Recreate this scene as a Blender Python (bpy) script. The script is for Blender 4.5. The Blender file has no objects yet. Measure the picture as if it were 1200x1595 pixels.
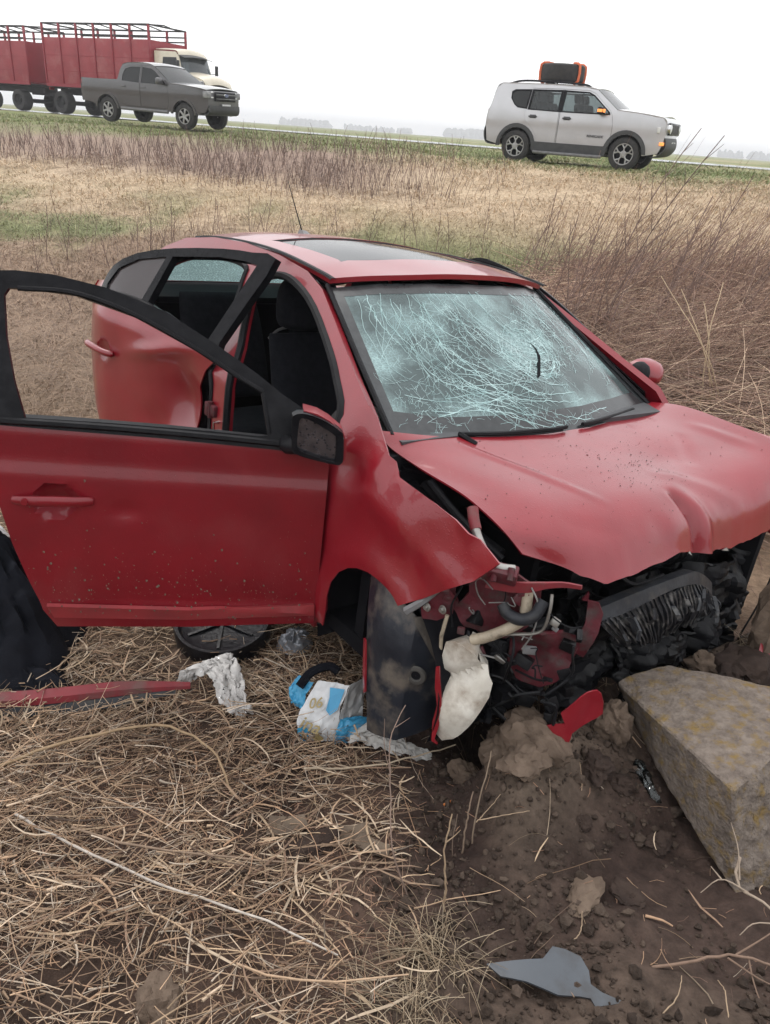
import bpy, bmesh, math, random
import numpy as np
from mathutils import Vector, Matrix, noise as mnoise
from mathutils.geometry import delaunay_2d_cdt

S = bpy.context.scene
COL = S.collection
rng = np.random.default_rng(7)
random.seed(7)

# ------------------------------------------------------------------ camera, sky, sun, exposure
cam_d = bpy.data.cameras.new('camera')
cam = bpy.data.objects.new('camera', cam_d)
COL.objects.link(cam)
S.camera = cam
cam_d.sensor_fit = 'HORIZONTAL'
cam_d.sensor_width = 36.0
cam_d.lens = 36.0
cam_d.clip_start = 0.05
cam_d.clip_end = 6000
PITCH, ROLL = math.radians(26.20), math.radians(4.26)
_cp, _sp = math.cos(PITCH), math.sin(PITCH)
_f, _u, _r = Vector((0, _cp, -_sp)), Vector((0, _sp, _cp)), Vector((1, 0, 0))
_r2 = math.cos(ROLL) * _r + math.sin(ROLL) * _u
_u2 = -math.sin(ROLL) * _r + math.cos(ROLL) * _u
cam.matrix_world = Matrix(((_r2.x, _u2.x, -_f.x, 0), (_r2.y, _u2.y, -_f.y, 0), (_r2.z, _u2.z, -_f.z, 2.0), (0, 0, 0, 1)))

SUN_EL, SUN_AZ = math.radians(58), math.radians(-35)     # azimuth from +y towards +x
world = bpy.data.worlds.new('World')
S.world = world
world.use_nodes = True
nt = world.node_tree
nt.nodes.clear()
wo = nt.nodes.new('ShaderNodeOutputWorld')
bg = nt.nodes.new('ShaderNodeBackground')
sky = nt.nodes.new('ShaderNodeTexSky')
sky.sky_type = 'NISHITA'
sky.sun_disc = False
sky.sun_elevation = SUN_EL
sky.sun_rotation = SUN_AZ
sky.dust_density = 4.0
# an even cloud deck over the clear sky: pale, a little brighter overhead
tc = nt.nodes.new('ShaderNodeTexCoord')
sep = nt.nodes.new('ShaderNodeSeparateXYZ')
nt.links.new(tc.outputs['Generated'], sep.inputs[0])
mr = nt.nodes.new('ShaderNodeMapRange')
mr.inputs['From Min'].default_value = -0.02
mr.inputs['From Max'].default_value = 1.0
mr.inputs['To Min'].default_value = 10.2
mr.inputs['To Max'].default_value = 13.0
nt.links.new(sep.outputs['Z'], mr.inputs['Value'])
cl = nt.nodes.new('ShaderNodeVectorMath')
cl.operation = 'SCALE'
cl.inputs[0].default_value = (0.985, 0.99, 1.0)
nt.links.new(mr.outputs[0], cl.inputs['Scale'])
mx = nt.nodes.new('ShaderNodeMix')
mx.data_type = 'RGBA'
mx.inputs['Factor'].default_value = 0.9
nt.links.new(sky.outputs[0], mx.inputs[6])
nt.links.new(cl.outputs[0], mx.inputs[7])
nt.links.new(mx.outputs[2], bg.inputs['Color'])
bg.inputs['Strength'].default_value = 0.145
nt.links.new(bg.outputs[0], wo.inputs['Surface'])

sun_d = bpy.data.lights.new('sun', 'SUN')
sun_d.energy = 1.0
sun_d.angle = math.radians(35)
sun_d.color = (1.0, 0.97, 0.93)
sun = bpy.data.objects.new('sun', sun_d)
COL.objects.link(sun)
_sd = Vector((math.sin(SUN_AZ) * math.cos(SUN_EL), math.cos(SUN_AZ) * math.cos(SUN_EL), math.sin(SUN_EL)))
sun.rotation_euler = _sd.to_track_quat('Z', 'Y').to_euler()
S.view_settings.view_transform = 'Standard'
S.view_settings.look = 'None'
S.view_settings.exposure = 0.0
S.view_settings.gamma = 1.0
S.view_settings.use_curve_mapping = False
S.render.engine = 'CYCLES'
S.cycles.max_bounces = 7
S.cycles.diffuse_bounces = 3
S.cycles.transparent_max_bounces = 12
S.cycles.use_denoising = True
S.cycles.volume_bounces = 0
S.cycles.caustics_reflective = False
S.cycles.caustics_refractive = False

# ------------------------------------------------------------------ materials
def mat(name, c1, c2=None, scale=8.0, rough=0.6, rough2=None, metal=0.0, coat=0.0, bump=0.0, bscale=60.0,
        detail=5.0, lo=0.35, hi=0.65, spec=0.5, c3=None, s3=2.0, drops=0.0, crough=0.08):
    m = bpy.data.materials.new(name)
    m.use_nodes = True
    n, l = m.node_tree.nodes, m.node_tree.links
    b = n['Principled BSDF']
    b.inputs['Metallic'].default_value = metal
    b.inputs['Roughness'].default_value = rough
    b.inputs['Specular IOR Level'].default_value = spec
    b.inputs['Coat Weight'].default_value = coat
    b.inputs['Coat Roughness'].default_value = crough
    t = n.new('ShaderNodeTexCoord')
    if c2 is None:
        c2 = tuple(min(1, v * 0.8) for v in c1)
    def noise_ramp(sc, a, z):
        x = n.new('ShaderNodeTexNoise')
        x.inputs['Scale'].default_value = sc
        x.inputs['Detail'].default_value = detail
        x.inputs['Roughness'].default_value = 0.62
        l.new(t.outputs['Object'], x.inputs['Vector'])
        r = n.new('ShaderNodeMapRange')
        r.inputs['From Min'].default_value = a
        r.inputs['From Max'].default_value = z
        l.new(x.outputs['Fac'], r.inputs['Value'])
        return r.outputs[0]
    def mix(f, a, z):
        x = n.new('ShaderNodeMix')
        x.data_type = 'RGBA'
        l.new(f, x.inputs['Factor'])
        for k, v in ((6, a), (7, z)):
            if isinstance(v, tuple):
                x.inputs[k].default_value = (*v, 1)
            else:
                l.new(v, x.inputs[k])
        return x.outputs[2]
    f = noise_ramp(scale, lo, hi)
    c = mix(f, c1, c2)
    if c3:
        c = mix(noise_ramp(s3, 0.5, 0.68), c, c3)
    l.new(c, b.inputs['Base Color'])
    if rough2 is not None:
        r = n.new('ShaderNodeMapRange')
        r.inputs['To Min'].default_value = rough
        r.inputs['To Max'].default_value = rough2
        l.new(f, r.inputs['Value'])
        l.new(r.outputs[0], b.inputs['Roughness'])
    h = None
    if bump:
        x = n.new('ShaderNodeTexNoise')
        x.inputs['Scale'].default_value = bscale
        x.inputs['Detail'].default_value = 6
        l.new(t.outputs['Object'], x.inputs['Vector'])
        bp = n.new('ShaderNodeBump')
        bp.inputs['Strength'].default_value = bump
        bp.inputs['Distance'].default_value = 0.01
        l.new(x.outputs['Fac'], bp.inputs['Height'])
        h = bp
    if drops:                                   # rain drops beading on the paint
        v = n.new('ShaderNodeTexVoronoi')
        v.inputs['Scale'].default_value = 95
        v.inputs['Randomness'].default_value = 1.0
        l.new(t.outputs['Object'], v.inputs['Vector'])
        r = n.new('ShaderNodeMapRange')
        r.inputs['From Min'].default_value = 0.30
        r.inputs['From Max'].default_value = 0.12
        l.new(v.outputs['Distance'], r.inputs['Value'])
        bp = n.new('ShaderNodeBump')
        bp.inputs['Strength'].default_value = drops
        bp.inputs['Distance'].default_value = 0.004
        l.new(r.outputs[0], bp.inputs['Height'])
        if h:
            l.new(h.outputs[0], bp.inputs['Normal'])
        h = bp
        l.new(h.outputs[0], b.inputs['Coat Normal'])
    if h:
        l.new(h.outputs[0], b.inputs['Normal'])
    return m

def attr_mat(name, rough=0.85, scale=30.0, amount=0.35, bump=0.0, bscale=40.0, spec=0.3):
    m = bpy.data.materials.new(name)
    m.use_nodes = True
    n, l = m.node_tree.nodes, m.node_tree.links
    b = n['Principled BSDF']
    b.inputs['Roughness'].default_value = rough
    b.inputs['Specular IOR Level'].default_value = spec
    a = n.new('ShaderNodeAttribute')
    a.attribute_name = 'Col'
    t = n.new('ShaderNodeTexCoord')
    x = n.new('ShaderNodeTexNoise')
    x.inputs['Scale'].default_value = scale
    x.inputs['Detail'].default_value = 8
    x.inputs['Roughness'].default_value = 0.7
    l.new(t.outputs['Object'], x.inputs['Vector'])
    r = n.new('ShaderNodeMapRange')
    r.inputs['From Min'].default_value = 0.3
    r.inputs['From Max'].default_value = 0.7
    r.inputs['To Min'].default_value = 1 - amount
    r.inputs['To Max'].default_value = 1 + amount
    l.new(x.outputs['Fac'], r.inputs['Value'])
    s = n.new('ShaderNodeVectorMath')
    s.operation = 'SCALE'
    l.new(a.outputs['Color'], s.inputs[0])
    l.new(r.outputs[0], s.inputs['Scale'])
    l.new(s.outputs[0], b.inputs['Base Color'])
    if bump:
        y = n.new('ShaderNodeTexNoise')
        y.inputs['Scale'].default_value = bscale
        y.inputs['Detail'].default_value = 8
        l.new(t.outputs['Object'], y.inputs['Vector'])
        bp = n.new('ShaderNodeBump')
        bp.inputs['Strength'].default_value = bump
        bp.inputs['Distance'].default_value = 0.02
        l.new(y.outputs['Fac'], bp.inputs['Height'])
        l.new(bp.outputs[0], b.inputs['Normal'])
    return m

def glass_mat(name, tint, body, opaque, rough=0.03, craze=0.0, ccol=(0.5, 0.66, 0.66), cscale=60, cmin=0.04, through=False):
    """thin pane: tinted see-through + dull body + sky reflection; craze whitens it with crushed cells"""
    m = bpy.data.materials.new(name)
    m.use_nodes = True
    n, l = m.node_tree.nodes, m.node_tree.links
    n.clear()
    o = n.new('ShaderNodeOutputMaterial')
    tr = n.new('ShaderNodeBsdfTransparent')
    tr.inputs[0].default_value = (*tint, 1)
    df = n.new('ShaderNodeBsdfDiffuse')
    df.inputs[0].default_value = (*body, 1)
    gl = n.new('ShaderNodeBsdfGlossy')
    gl.inputs['Roughness'].default_value = rough
    fr = n.new('ShaderNodeFresnel')
    fr.inputs['IOR'].default_value = 1.5
    geo = n.new('ShaderNodeNewGeometry')
    m1 = n.new('ShaderNodeMixShader')
    m1.inputs[0].default_value = opaque
    l.new(tr.outputs[0], m1.inputs[1])
    l.new(df.outputs[0], m1.inputs[2])
    if craze:
        t = n.new('ShaderNodeTexCoord')
        wn = n.new('ShaderNodeTexNoise')
        wn.inputs['Scale'].default_value = 5
        l.new(t.outputs['Object'], wn.inputs['Vector'])
        ad = n.new('ShaderNodeVectorMath')
        ad.operation = 'MULTIPLY_ADD'
        ad.inputs[1].default_value = (0.10, 0.10, 0.10)
        l.new(wn.outputs['Color'], ad.inputs[0])
        l.new(t.outputs['Object'], ad.inputs[2])
        v = n.new('ShaderNodeTexVoronoi')
        v.feature = 'DISTANCE_TO_EDGE'
        v.inputs['Scale'].default_value = cscale
        l.new(ad.outputs[0], v.inputs['Vector'])
        r = n.new('ShaderNodeMapRange')
        r.inputs['From Min'].default_value = 0.10
        r.inputs['From Max'].default_value = 0.0
        l.new(v.outputs['Distance'], r.inputs['Value'])
        pn = n.new('ShaderNodeTexNoise')
        pn.inputs['Scale'].default_value = 4.2
        pn.inputs['Detail'].default_value = 5
        l.new(t.outputs['Object'], pn.inputs['Vector'])
        pr = n.new('ShaderNodeMapRange')
        pr.inputs['From Min'].default_value = 0.44
        pr.inputs['From Max'].default_value = 0.66
        pr.inputs['To Min'].default_value = cmin
        pr.inputs['To Max'].default_value = craze
        l.new(pn.outputs['Fac'], pr.inputs['Value'])
        ba = n.new('ShaderNodeMath')
        ba.operation = 'MULTIPLY_ADD'
        l.new(r.outputs[0], ba.inputs[0])
        ba.inputs[1].default_value = 0.6
        ba.inputs[2].default_value = 0.55
        mu = n.new('ShaderNodeMath')
        mu.operation = 'MULTIPLY'
        mu.use_clamp = True
        l.new(ba.outputs[0], mu.inputs[0])
        l.new(pr.outputs[0], mu.inputs[1])
        d2 = n.new('ShaderNodeBsdfTranslucent' if through else 'ShaderNodeBsdfDiffuse')
        d2.inputs[0].default_value = (*ccol, 1)
        m3 = n.new('ShaderNodeMixShader')
        l.new(mu.outputs[0], m3.inputs[0])
        l.new(m1.outputs[0], m3.inputs[1])
        l.new(d2.outputs[0], m3.inputs[2])
        m1 = m3
    m2 = n.new('ShaderNodeMixShader')
    l.new(fr.outputs[0], m2.inputs[0])
    l.new(m1.outputs[0], m2.inputs[1])
    l.new(gl.outputs[0], m2.inputs[2])
    l.new(m2.outputs[0], o.inputs['Surface'])
    return m

RED = mat('red_paint', (0.235, 0.0062, 0.0150), (0.190, 0.0052, 0.0122), 3.0, rough=0.34, coat=.65, crough=0.04, c3=(0.235, 0.012, 0.021), s3=2.3, drops=0.12, spec=.45)
RED_DOOR = mat('red_paint_dirty', (0.195, 0.0064, 0.0138), (0.145, 0.0058, 0.0112), 3.0, rough=0.38, coat=0.5, crough=0.09, spec=.3, c3=(0.190, 0.020, 0.025), s3=2.0, drops=0.10)
RED_INNER = mat('red_primer', (0.105, 0.012, 0.020), (0.060, 0.012, 0.016), 14.0, rough=0.55, c3=(0.060, 0.042, 0.040), s3=18.0, spec=.3, bump=.3, bscale=50)
RED_DULL = mat('dull_red_plastic', (0.20, 0.012, 0.020), (0.14, 0.012, 0.018), 10.0, rough=0.55, c3=(0.12, 0.05, 0.045), s3=9.0)
BLACK = mat('black_rubber', (0.0055, 0.0055, 0.007), (0.012, 0.012, 0.014), 14.0, rough=0.55, bump=0.1, bscale=120, spec=.14)
BLACK_GLOSS = mat('black_trim', (0.005, 0.005, 0.0065), (0.012, 0.012, 0.014), 20.0, rough=0.25, drops=0.15, spec=.10)
DARK = mat('dark_interior', (0.006, 0.006, 0.008), (0.010, 0.010, 0.012), 8.0, rough=0.85, spec=.1)
FABRIC = mat('dark_seat_fabric', (0.011, 0.012, 0.016), (0.018, 0.019, 0.024), 30.0, rough=0.9, bump=0.3, bscale=300, spec=.15)
PLASTIC_G = mat('worn_black_plastic', (0.013, 0.014, 0.018), (0.035, 0.038, 0.044), 7.0, rough=0.42, c3=(0.060, 0.055, 0.050), s3=9.0, bump=0.25, bscale=40, spec=.3)
SOOT = mat('oily_black_plastic', (0.003, 0.003, 0.0035), (0.009, 0.0095, 0.012), 12.0, rough=0.35, rough2=0.6, bump=0.5, bscale=28, spec=.22)
WHITE_PL = mat('dirty_white_plastic', (0.62, 0.59, 0.53), (0.50, 0.46, 0.39), 6.0, rough=0.45, c3=(0.30, 0.25, 0.20), s3=9.0)
PIPE_W = mat('cream_pipe', (0.42, 0.36, 0.27), (0.28, 0.23, 0.17), 22.0, rough=0.5, c3=(.10, .08, .06), s3=20)
ALU = mat('dull_aluminium', (0.38, 0.37, 0.35), (0.25, 0.24, 0.22), 18.0, rough=0.42, metal=0.8)
GREYM = mat('grey_painted_metal', (0.16, 0.16, 0.165), (0.10, 0.095, 0.09), 14.0, rough=0.55)
TYRE = mat('tyre_rubber', (0.018, 0.018, 0.019), (0.035, 0.032, 0.030), 12.0, rough=0.8)
RIM = mat('alloy_rim', (0.42, 0.42, 0.42), (0.30, 0.29, 0.28), 8.0, rough=0.4, metal=0.7)
CHROME = mat('chrome', (0.6, 0.6, 0.6), (0.5, 0.5, 0.5), 8.0, rough=0.2, metal=1.0)
STRAW = attr_mat('straw', 0.75, 40, 0.25, spec=0.35)
GROUND = attr_mat('earth_and_grass', 0.92, 22, 0.45, bump=0.55, bscale=55, spec=0.2)
CLOD = mat('crumbly_soil', (0.165, 0.122, 0.092), (0.085, 0.061, 0.046), 9.0, rough=0.95, bump=0.9, bscale=35, spec=0.15)
CLOD_DARK = mat('moist_soil', (0.050, 0.034, 0.027), (0.028, 0.019, 0.016), 12.0, rough=0.9, bump=0.9, bscale=40, spec=0.2)
GLASS_DARK = glass_mat('tinted_glass', (0.16, 0.18, 0.18), (0.008, 0.010, 0.011), 0.35, 0.02)
GLASS_CLEAR = glass_mat('clear_glass', (0.66, 0.70, 0.70), (0.02, 0.025, 0.025), 0.10, 0.02)
GLASS_ROOF = glass_mat('sunroof_glass', (0.05, 0.05, 0.05), (0.02, 0.022, 0.024), 0.9, 0.06)
GLASS_WS = glass_mat('crazed_windscreen', (0.30, 0.37, 0.37), (0.100, 0.142, 0.144), 0.50, 0.07, craze=0.80, ccol=(0.36, 0.52, 0.52), cscale=85)
GLASS_RW = glass_mat('crazed_rear_window', (0.70, 0.82, 0.82), (0.20, 0.26, 0.26), 0.10, 0.10, craze=0.95, ccol=(0.70, 0.85, 0.85), cscale=60, through=True, cmin=.8)
CRACK = mat('crushed_glass_line', (0.50, 0.68, 0.68), (0.28, 0.44, 0.44), 12.0, rough=0.4)

# ------------------------------------------------------------------ mesh helpers
def tag(o, label=None, cat=None, group=None, kind=None):
    for k, v in (('label', label), ('category', cat), ('group', group), ('kind', kind)):
        if v:
            o[k] = v
    return o

def link(o, parent=None):
    COL.objects.link(o)
    if parent:
        o.parent = parent
    return o

def empty(name, loc=(0, 0, 0), rz=0.0, mw=None):
    o = bpy.data.objects.new(name, None)
    COL.objects.link(o)
    if mw is not None:
        o.matrix_world = mw
    else:
        o.location = loc
        o.rotation_euler = (0, 0, rz)
    return o

def finish(me, m, smooth=True, angle=38):
    if m:
        me.materials.append(m)
    if smooth:
        me.polygons.foreach_set('use_smooth', np.ones(len(me.polygons), bool))
        me.set_sharp_from_angle(angle=math.radians(angle))
    me.update()

def mesh(name, V, F, m, parent=None, smooth=True, angle=38, mw=None):
    me = bpy.data.meshes.new(name)
    me.from_pydata([tuple(map(float, v)) for v in V], [], [tuple(map(int, f)) for f in F])
    bm = bmesh.new()
    bm.from_mesh(me)
    bmesh.ops.recalc_face_normals(bm, faces=bm.faces)
    bm.to_mesh(me)
    bm.free()
    finish(me, m, smooth, angle)
    o = bpy.data.objects.new(name, me)
    if mw is not None:
        o.matrix_local = mw
    return link(o, parent)

def fast_mesh(name, V, Q, m, col=None, smooth=False, parent=None):
    """V (n,3), Q (k,4) quads; col per vertex"""
    me = bpy.data.meshes.new(name)
    V = np.ascontiguousarray(V, np.float32)
    Q = np.ascontiguousarray(Q, np.int32)
    me.vertices.add(len(V))
    me.vertices.foreach_set('co', V.ravel())
    me.loops.add(Q.size)
    me.loops.foreach_set('vertex_index', Q.ravel())
    me.polygons.add(len(Q))
    me.polygons.foreach_set('loop_start', np.arange(0, Q.size, Q.shape[1], dtype=np.int32))
    me.polygons.foreach_set('use_smooth', np.full(len(Q), smooth))
    if col is not None:
        a = me.attributes.new('Col', 'FLOAT_COLOR', 'POINT')
        c = np.ones((len(V), 4), np.float32)
        c[:, :3] = col
        a.data.foreach_set('color', c.ravel())
    me.materials.append(m)
    me.update()
    me.validate()
    return link(bpy.data.objects.new(name, me), parent)

class MB:
    """collects shapes into one mesh"""
    def __init__(self):
        self.V, self.F = [], []
    def add(self, V, F):
        k = len(self.V)
        self.V += [tuple(map(float, v)) for v in V]
        self.F += [tuple(int(i) + k for i in f) for f in F]
        return self
    def box(self, c, s, rz=0.0, ry=0.0, rx=0.0, bev=0.0):
        bm = bmesh.new()
        bmesh.ops.create_cube(bm, size=1)
        for v in bm.verts:
            v.co = Vector((v.co.x * s[0], v.co.y * s[1], v.co.z * s[2]))
        if bev:
            bmesh.ops.bevel(bm, geom=list(bm.edges), offset=bev, segments=2, affect='EDGES', profile=0.5)
        R = Matrix.Translation(c) @ Matrix.Rotation(rz, 4, 'Z') @ Matrix.Rotation(ry, 4, 'Y') @ Matrix.Rotation(rx, 4, 'X')
        bm.transform(R)
        bm.verts.index_update()
        self.add([v.co for v in bm.verts], [[v.index for v in f.verts] for f in bm.faces])
        bm.free()
        return self
    def tube(self, pts, r, n=8, cap=True):
        P = [Vector(p) for p in pts]
        rr = r if isinstance(r, (list, tuple)) else [r] * len(P)
        up = None
        V, F = [], []
        for i, p in enumerate(P):
            t = (P[min(i + 1, len(P) - 1)] - P[max(i - 1, 0)]).normalized()
            if up is None:
                up = t.orthogonal().normalized()
            up = (up - t * up.dot(t)).normalized()
            w = t.cross(up)
            for k in range(n):
                a = 2 * math.pi * k / n
                V.append(p + rr[i] * (math.cos(a) * up + math.sin(a) * w))
        for i in range(len(P) - 1):
            for k in range(n):
                F.append((i * n + k, i * n + (k + 1) % n, (i + 1) * n + (k + 1) % n, (i + 1) * n + k))
        if cap:
            F.append(tuple(range(n))[::-1])
            F.append(tuple((len(P) - 1) * n + k for k in range(n)))
        return self.add(V, F)
    def lathe(self, prof, n=32, axis='y', c=(0, 0, 0), closed=False):
        """prof: (radius, along axis)"""
        V, F = [], []
        for r, a in prof:
            for k in range(n):
                t = 2 * math.pi * k / n
                x, z = r * math.cos(t), r * math.sin(t)
                V.append({'y': (c[0] + x, c[1] + a, c[2] + z), 'z': (c[0] + x, c[1] + z, c[2] + a), 'x': (c[0] + a, c[1] + x, c[2] + z)}[axis])
        m = len(prof)
        for i in range(m if closed else m - 1):
            j = (i + 1) % m
            for k in range(n):
                F.append((i * n + k, i * n + (k + 1) % n, j * n + (k + 1) % n, j * n + k))
        return self.add(V, F)
    def build(self, name, m, parent=None, smooth=True, angle=38, mw=None):
        return mesh(name, self.V, self.F, m, parent, smooth, angle, mw)

def crom(P, n):
    """Catmull-Rom along axis 0 of P to n samples"""
    P = np.asarray(P, float)
    k = len(P)
    t = np.linspace(0, k - 1, n)
    i = np.clip(np.floor(t).astype(int), 0, k - 2)
    f = (t - i).reshape((-1,) + (1,) * (P.ndim - 1))
    p1, p2 = P[i], P[i + 1]
    p0 = np.where((i > 0).reshape(f.shape), P[np.maximum(i - 1, 0)], 2 * p1 - p2)
    p3 = np.where((i < k - 2).reshape(f.shape), P[np.minimum(i + 2, k - 1)], 2 * p2 - p1)
    return 0.5 * (2 * p1 + (p2 - p0) * f + (2 * p0 - 5 * p1 + 4 * p2 - p3) * f ** 2 + (3 * p1 - p0 - 3 * p2 + p3) * f ** 3)

def grid_vf(P, thick=0.0):
    n, m = P.shape[:2]
    V = P.reshape(-1, 3)
    idx = np.arange(n * m).reshape(n, m)
    F = np.stack([idx[:-1, :-1], idx[1:, :-1], idx[1:, 1:], idx[:-1, 1:]], -1).reshape(-1, 4)
    if thick:
        du = np.gradient(P, axis=0)
        dv = np.gradient(P, axis=1)
        N = np.cross(du, dv)
        N /= np.maximum(np.linalg.norm(N, axis=2, keepdims=True), 1e-9)
        B = (P - N * thick).reshape(-1, 3)
        k = len(V)
        V = np.concatenate([V, B])
        ring = list(idx[:, 0]) + list(idx[-1, 1:]) + list(idx[-2::-1, -1]) + list(idx[0, -2:0:-1])
        W = [(ring[i], ring[(i + 1) % len(ring)], ring[(i + 1) % len(ring)] + k, ring[i] + k) for i in range(len(ring))]
        F = np.concatenate([F, F[:, ::-1] + k, np.array(W)])
    return V, F

def sheet(name, P, nu, nv, m, parent=None, thick=0.004, fn=None, angle=60):
    """smooth panel through a grid of points"""
    P = np.asarray(P, float)
    G = crom(P, nu)
    G = np.swapaxes(crom(np.swapaxes(G, 0, 1), nv), 0, 1)
    if fn:
        G = fn(G)
    V, F = grid_vf(G, thick)
    return mesh(name, V, F, m, parent, True, angle)

def inside(poly, x, y):
    c = np.zeros(len(x), bool)
    j = len(poly) - 1
    for i in range(len(poly)):
        xi, yi = poly[i]
        xj, yj = poly[j]
        if yi != yj:
            k = ((yi > y) != (yj > y)) & (x < (xj - xi) * (y - yi) / (yj - yi) + xi)
            c ^= k
        j = i
    return c

def densify(poly, sp):
    out = []
    for i in range(len(poly)):
        a, b = np.array(poly[i], float), np.array(poly[(i + 1) % len(poly)], float)
        k = max(1, int(round(np.linalg.norm(b - a) / sp)))
        for j in range(k):
            out.append(tuple(a + (b - a) * j / k))
    return out

def smooth_poly(poly, n=3, closed=True):
    P = [np.array(p, float) for p in poly]
    out = []
    k = len(P)
    for i in range(k):
        p0, p1, p2, p3 = P[i - 1], P[i], P[(i + 1) % k], P[(i + 2) % k]
        for j in range(n):
            f = j / n
            out.append(tuple(0.5 * (2 * p1 + (p2 - p0) * f + (2 * p0 - 5 * p1 + 4 * p2 - p3) * f * f + (3 * p1 - p0 - 3 * p2 + p3) * f ** 3)))
    return out

def panel_vf(outline, holes, sp, fn, thick, back=None):
    """sheet cut to an outline with holes, bent by fn(u, v) -> xyz arrays, with real thickness"""
    rings = [densify(outline, sp)] + [densify(h, sp) for h in holes]
    pts, edges = [], []
    for r in rings:
        k = len(pts)
        pts += r
        edges += [(k + i, k + (i + 1) % len(r)) for i in range(len(r))]
    allb = np.array(pts)
    u0, v0 = allb.min(0)
    u1, v1 = allb.max(0)
    gu, gv = np.meshgrid(np.arange(u0 + sp / 2, u1, sp), np.arange(v0 + sp / 2, v1, sp))
    gu, gv = gu.ravel(), gv.ravel()
    ok = inside(rings[0], gu, gv)
    for h in rings[1:]:
        ok &= ~inside(h, gu, gv)
    gu, gv = gu[ok], gv[ok]
    if len(gu):
        d = np.sqrt(((gu[:, None] - allb[None, :, 0]) ** 2 + (gv[:, None] - allb[None, :, 1]) ** 2).min(1))
        gu, gv = gu[d > sp * 0.45], gv[d > sp * 0.45]
    allp = [Vector(p) for p in pts] + [Vector((a, b)) for a, b in zip(gu, gv)]
    vs, es, fs = delaunay_2d_cdt(allp, edges, [], 0, 1e-6)[:3]
    uv = np.array([tuple(v) for v in vs])
    T = np.array([f for f in fs if len(f) == 3])
    c = uv[T].mean(1)
    ok = inside(rings[0], c[:, 0], c[:, 1])
    for h in rings[1:]:
        ok &= ~inside(h, c[:, 0], c[:, 1])
    T = T[ok]
    A = np.asarray(fn(uv[:, 0], uv[:, 1])).T
    n = np.zeros_like(A)
    fnorm = np.cross(A[T[:, 1]] - A[T[:, 0]], A[T[:, 2]] - A[T[:, 0]])
    for k in range(3):
        np.add.at(n, T[:, k], fnorm)
    n /= np.maximum(np.linalg.norm(n, axis=1, keepdims=True), 1e-12)
    B = A - n * thick if back is None else np.asarray(back(uv[:, 0], uv[:, 1])).T
    k = len(A)
    ec = {}
    for t in T:
        for i in range(3):
            a, b = int(t[i]), int(t[(i + 1) % 3])
            ec[(a, b)] = ec.get((a, b), 0) + 1
    W = [(a, b, b + k, a + k) for (a, b) in ec if (b, a) not in ec]
    F = [tuple(t) for t in T] + [tuple(int(i) + k for i in t[::-1]) for t in T] + W
    return np.concatenate([A, B]), F

def panel(name, outline, holes, sp, fn, m, parent=None, thick=0.004, angle=38, back=None, mw=None):
    V, F = panel_vf(outline, holes, sp, fn, thick, back)
    return mesh(name, V, F, m, parent, True, angle, mw)

def text_mesh(name, fc, m):
    """lettering as a real mesh"""
    t = bpy.data.objects.new('txt', fc)
    COL.objects.link(t)
    bpy.context.view_layer.update()
    me = bpy.data.meshes.new_from_object(t.evaluated_get(bpy.context.evaluated_depsgraph_get()))
    bpy.data.objects.remove(t)
    me.materials.clear()
    me.materials.append(m)
    me.name = name
    o = bpy.data.objects.new(name, me)
    COL.objects.link(o)
    return o

def lump(name, r, m, seed=0, sc=(1, 1, 1), rough=0.35, sub=3, freq=2.0, parent=None, loc=(0, 0, 0), rot=(0, 0, 0), angle=30):
    bm = bmesh.new()
    bmesh.ops.create_icosphere(bm, subdivisions=sub, radius=1)
    for v in bm.verts:
        p = v.co.copy()
        d = 1 + rough * mnoise.noise(p * freq * 0.6 + Vector((seed * 7.1, 0, 0))) + rough * 0.6 * mnoise.noise(p * freq * 1.7 + Vector((0, seed * 3.3, 0))) + rough * 0.3 * mnoise.noise(p * freq * 4 + Vector((0, 0, seed)))
        v.co = Vector((p.x * sc[0], p.y * sc[1], p.z * sc[2])) * r * d
    me = bpy.data.meshes.new(name)
    bm.to_mesh(me)
    bm.free()
    finish(me, m, True, angle)
    o = bpy.data.objects.new(name, me)
    o.location = loc
    o.rotation_euler = rot
    return link(o, parent)

# ------------------------------------------------------------------ terrain
def _h(ix,iy,s):
    n=(ix.astype(np.int64)*374761393+iy.astype(np.int64)*668265263+s*974634777)&0xffffffff
    n=((n^(n>>13))*1274126177)&0xffffffff
    return ((n^(n>>16))&0xffff)/65535.0
def vnoise(x,y,s=0):
    ix=np.floor(x);iy=np.floor(y);fx=x-ix;fy=y-iy
    fx=fx*fx*(3-2*fx);fy=fy*fy*(3-2*fy)
    a=_h(ix,iy,s);b=_h(ix+1,iy,s);c=_h(ix,iy+1,s);d=_h(ix+1,iy+1,s)
    return (a+(b-a)*fx)+((c+(d-c)*fx)-(a+(b-a)*fx))*fy-.5
def fbm(x,y,o=4,s=0):
    r=0;a=1.
    for i in range(o):
        r=r+a*vnoise(x*2**i+13.7*i,y*2**i-7.3*i,s+i);a*=.5
    return r
def sst(a,b,x):
    t=np.clip((x-a)/(b-a),0,1);return t*t*(3-2*t)
def soil_mask(x,y):
    # bare dark soil on the right of the foreground, towards the wreck's nose
    e=.16*fbm(x*2.2,y*2.2,3,5)
    m=sst(-.04,.20,x+e)*sst(2.75,2.35,y+e-.5*np.maximum(x-.4,0))*sst(2.4,1.9,x)
    return m
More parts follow.
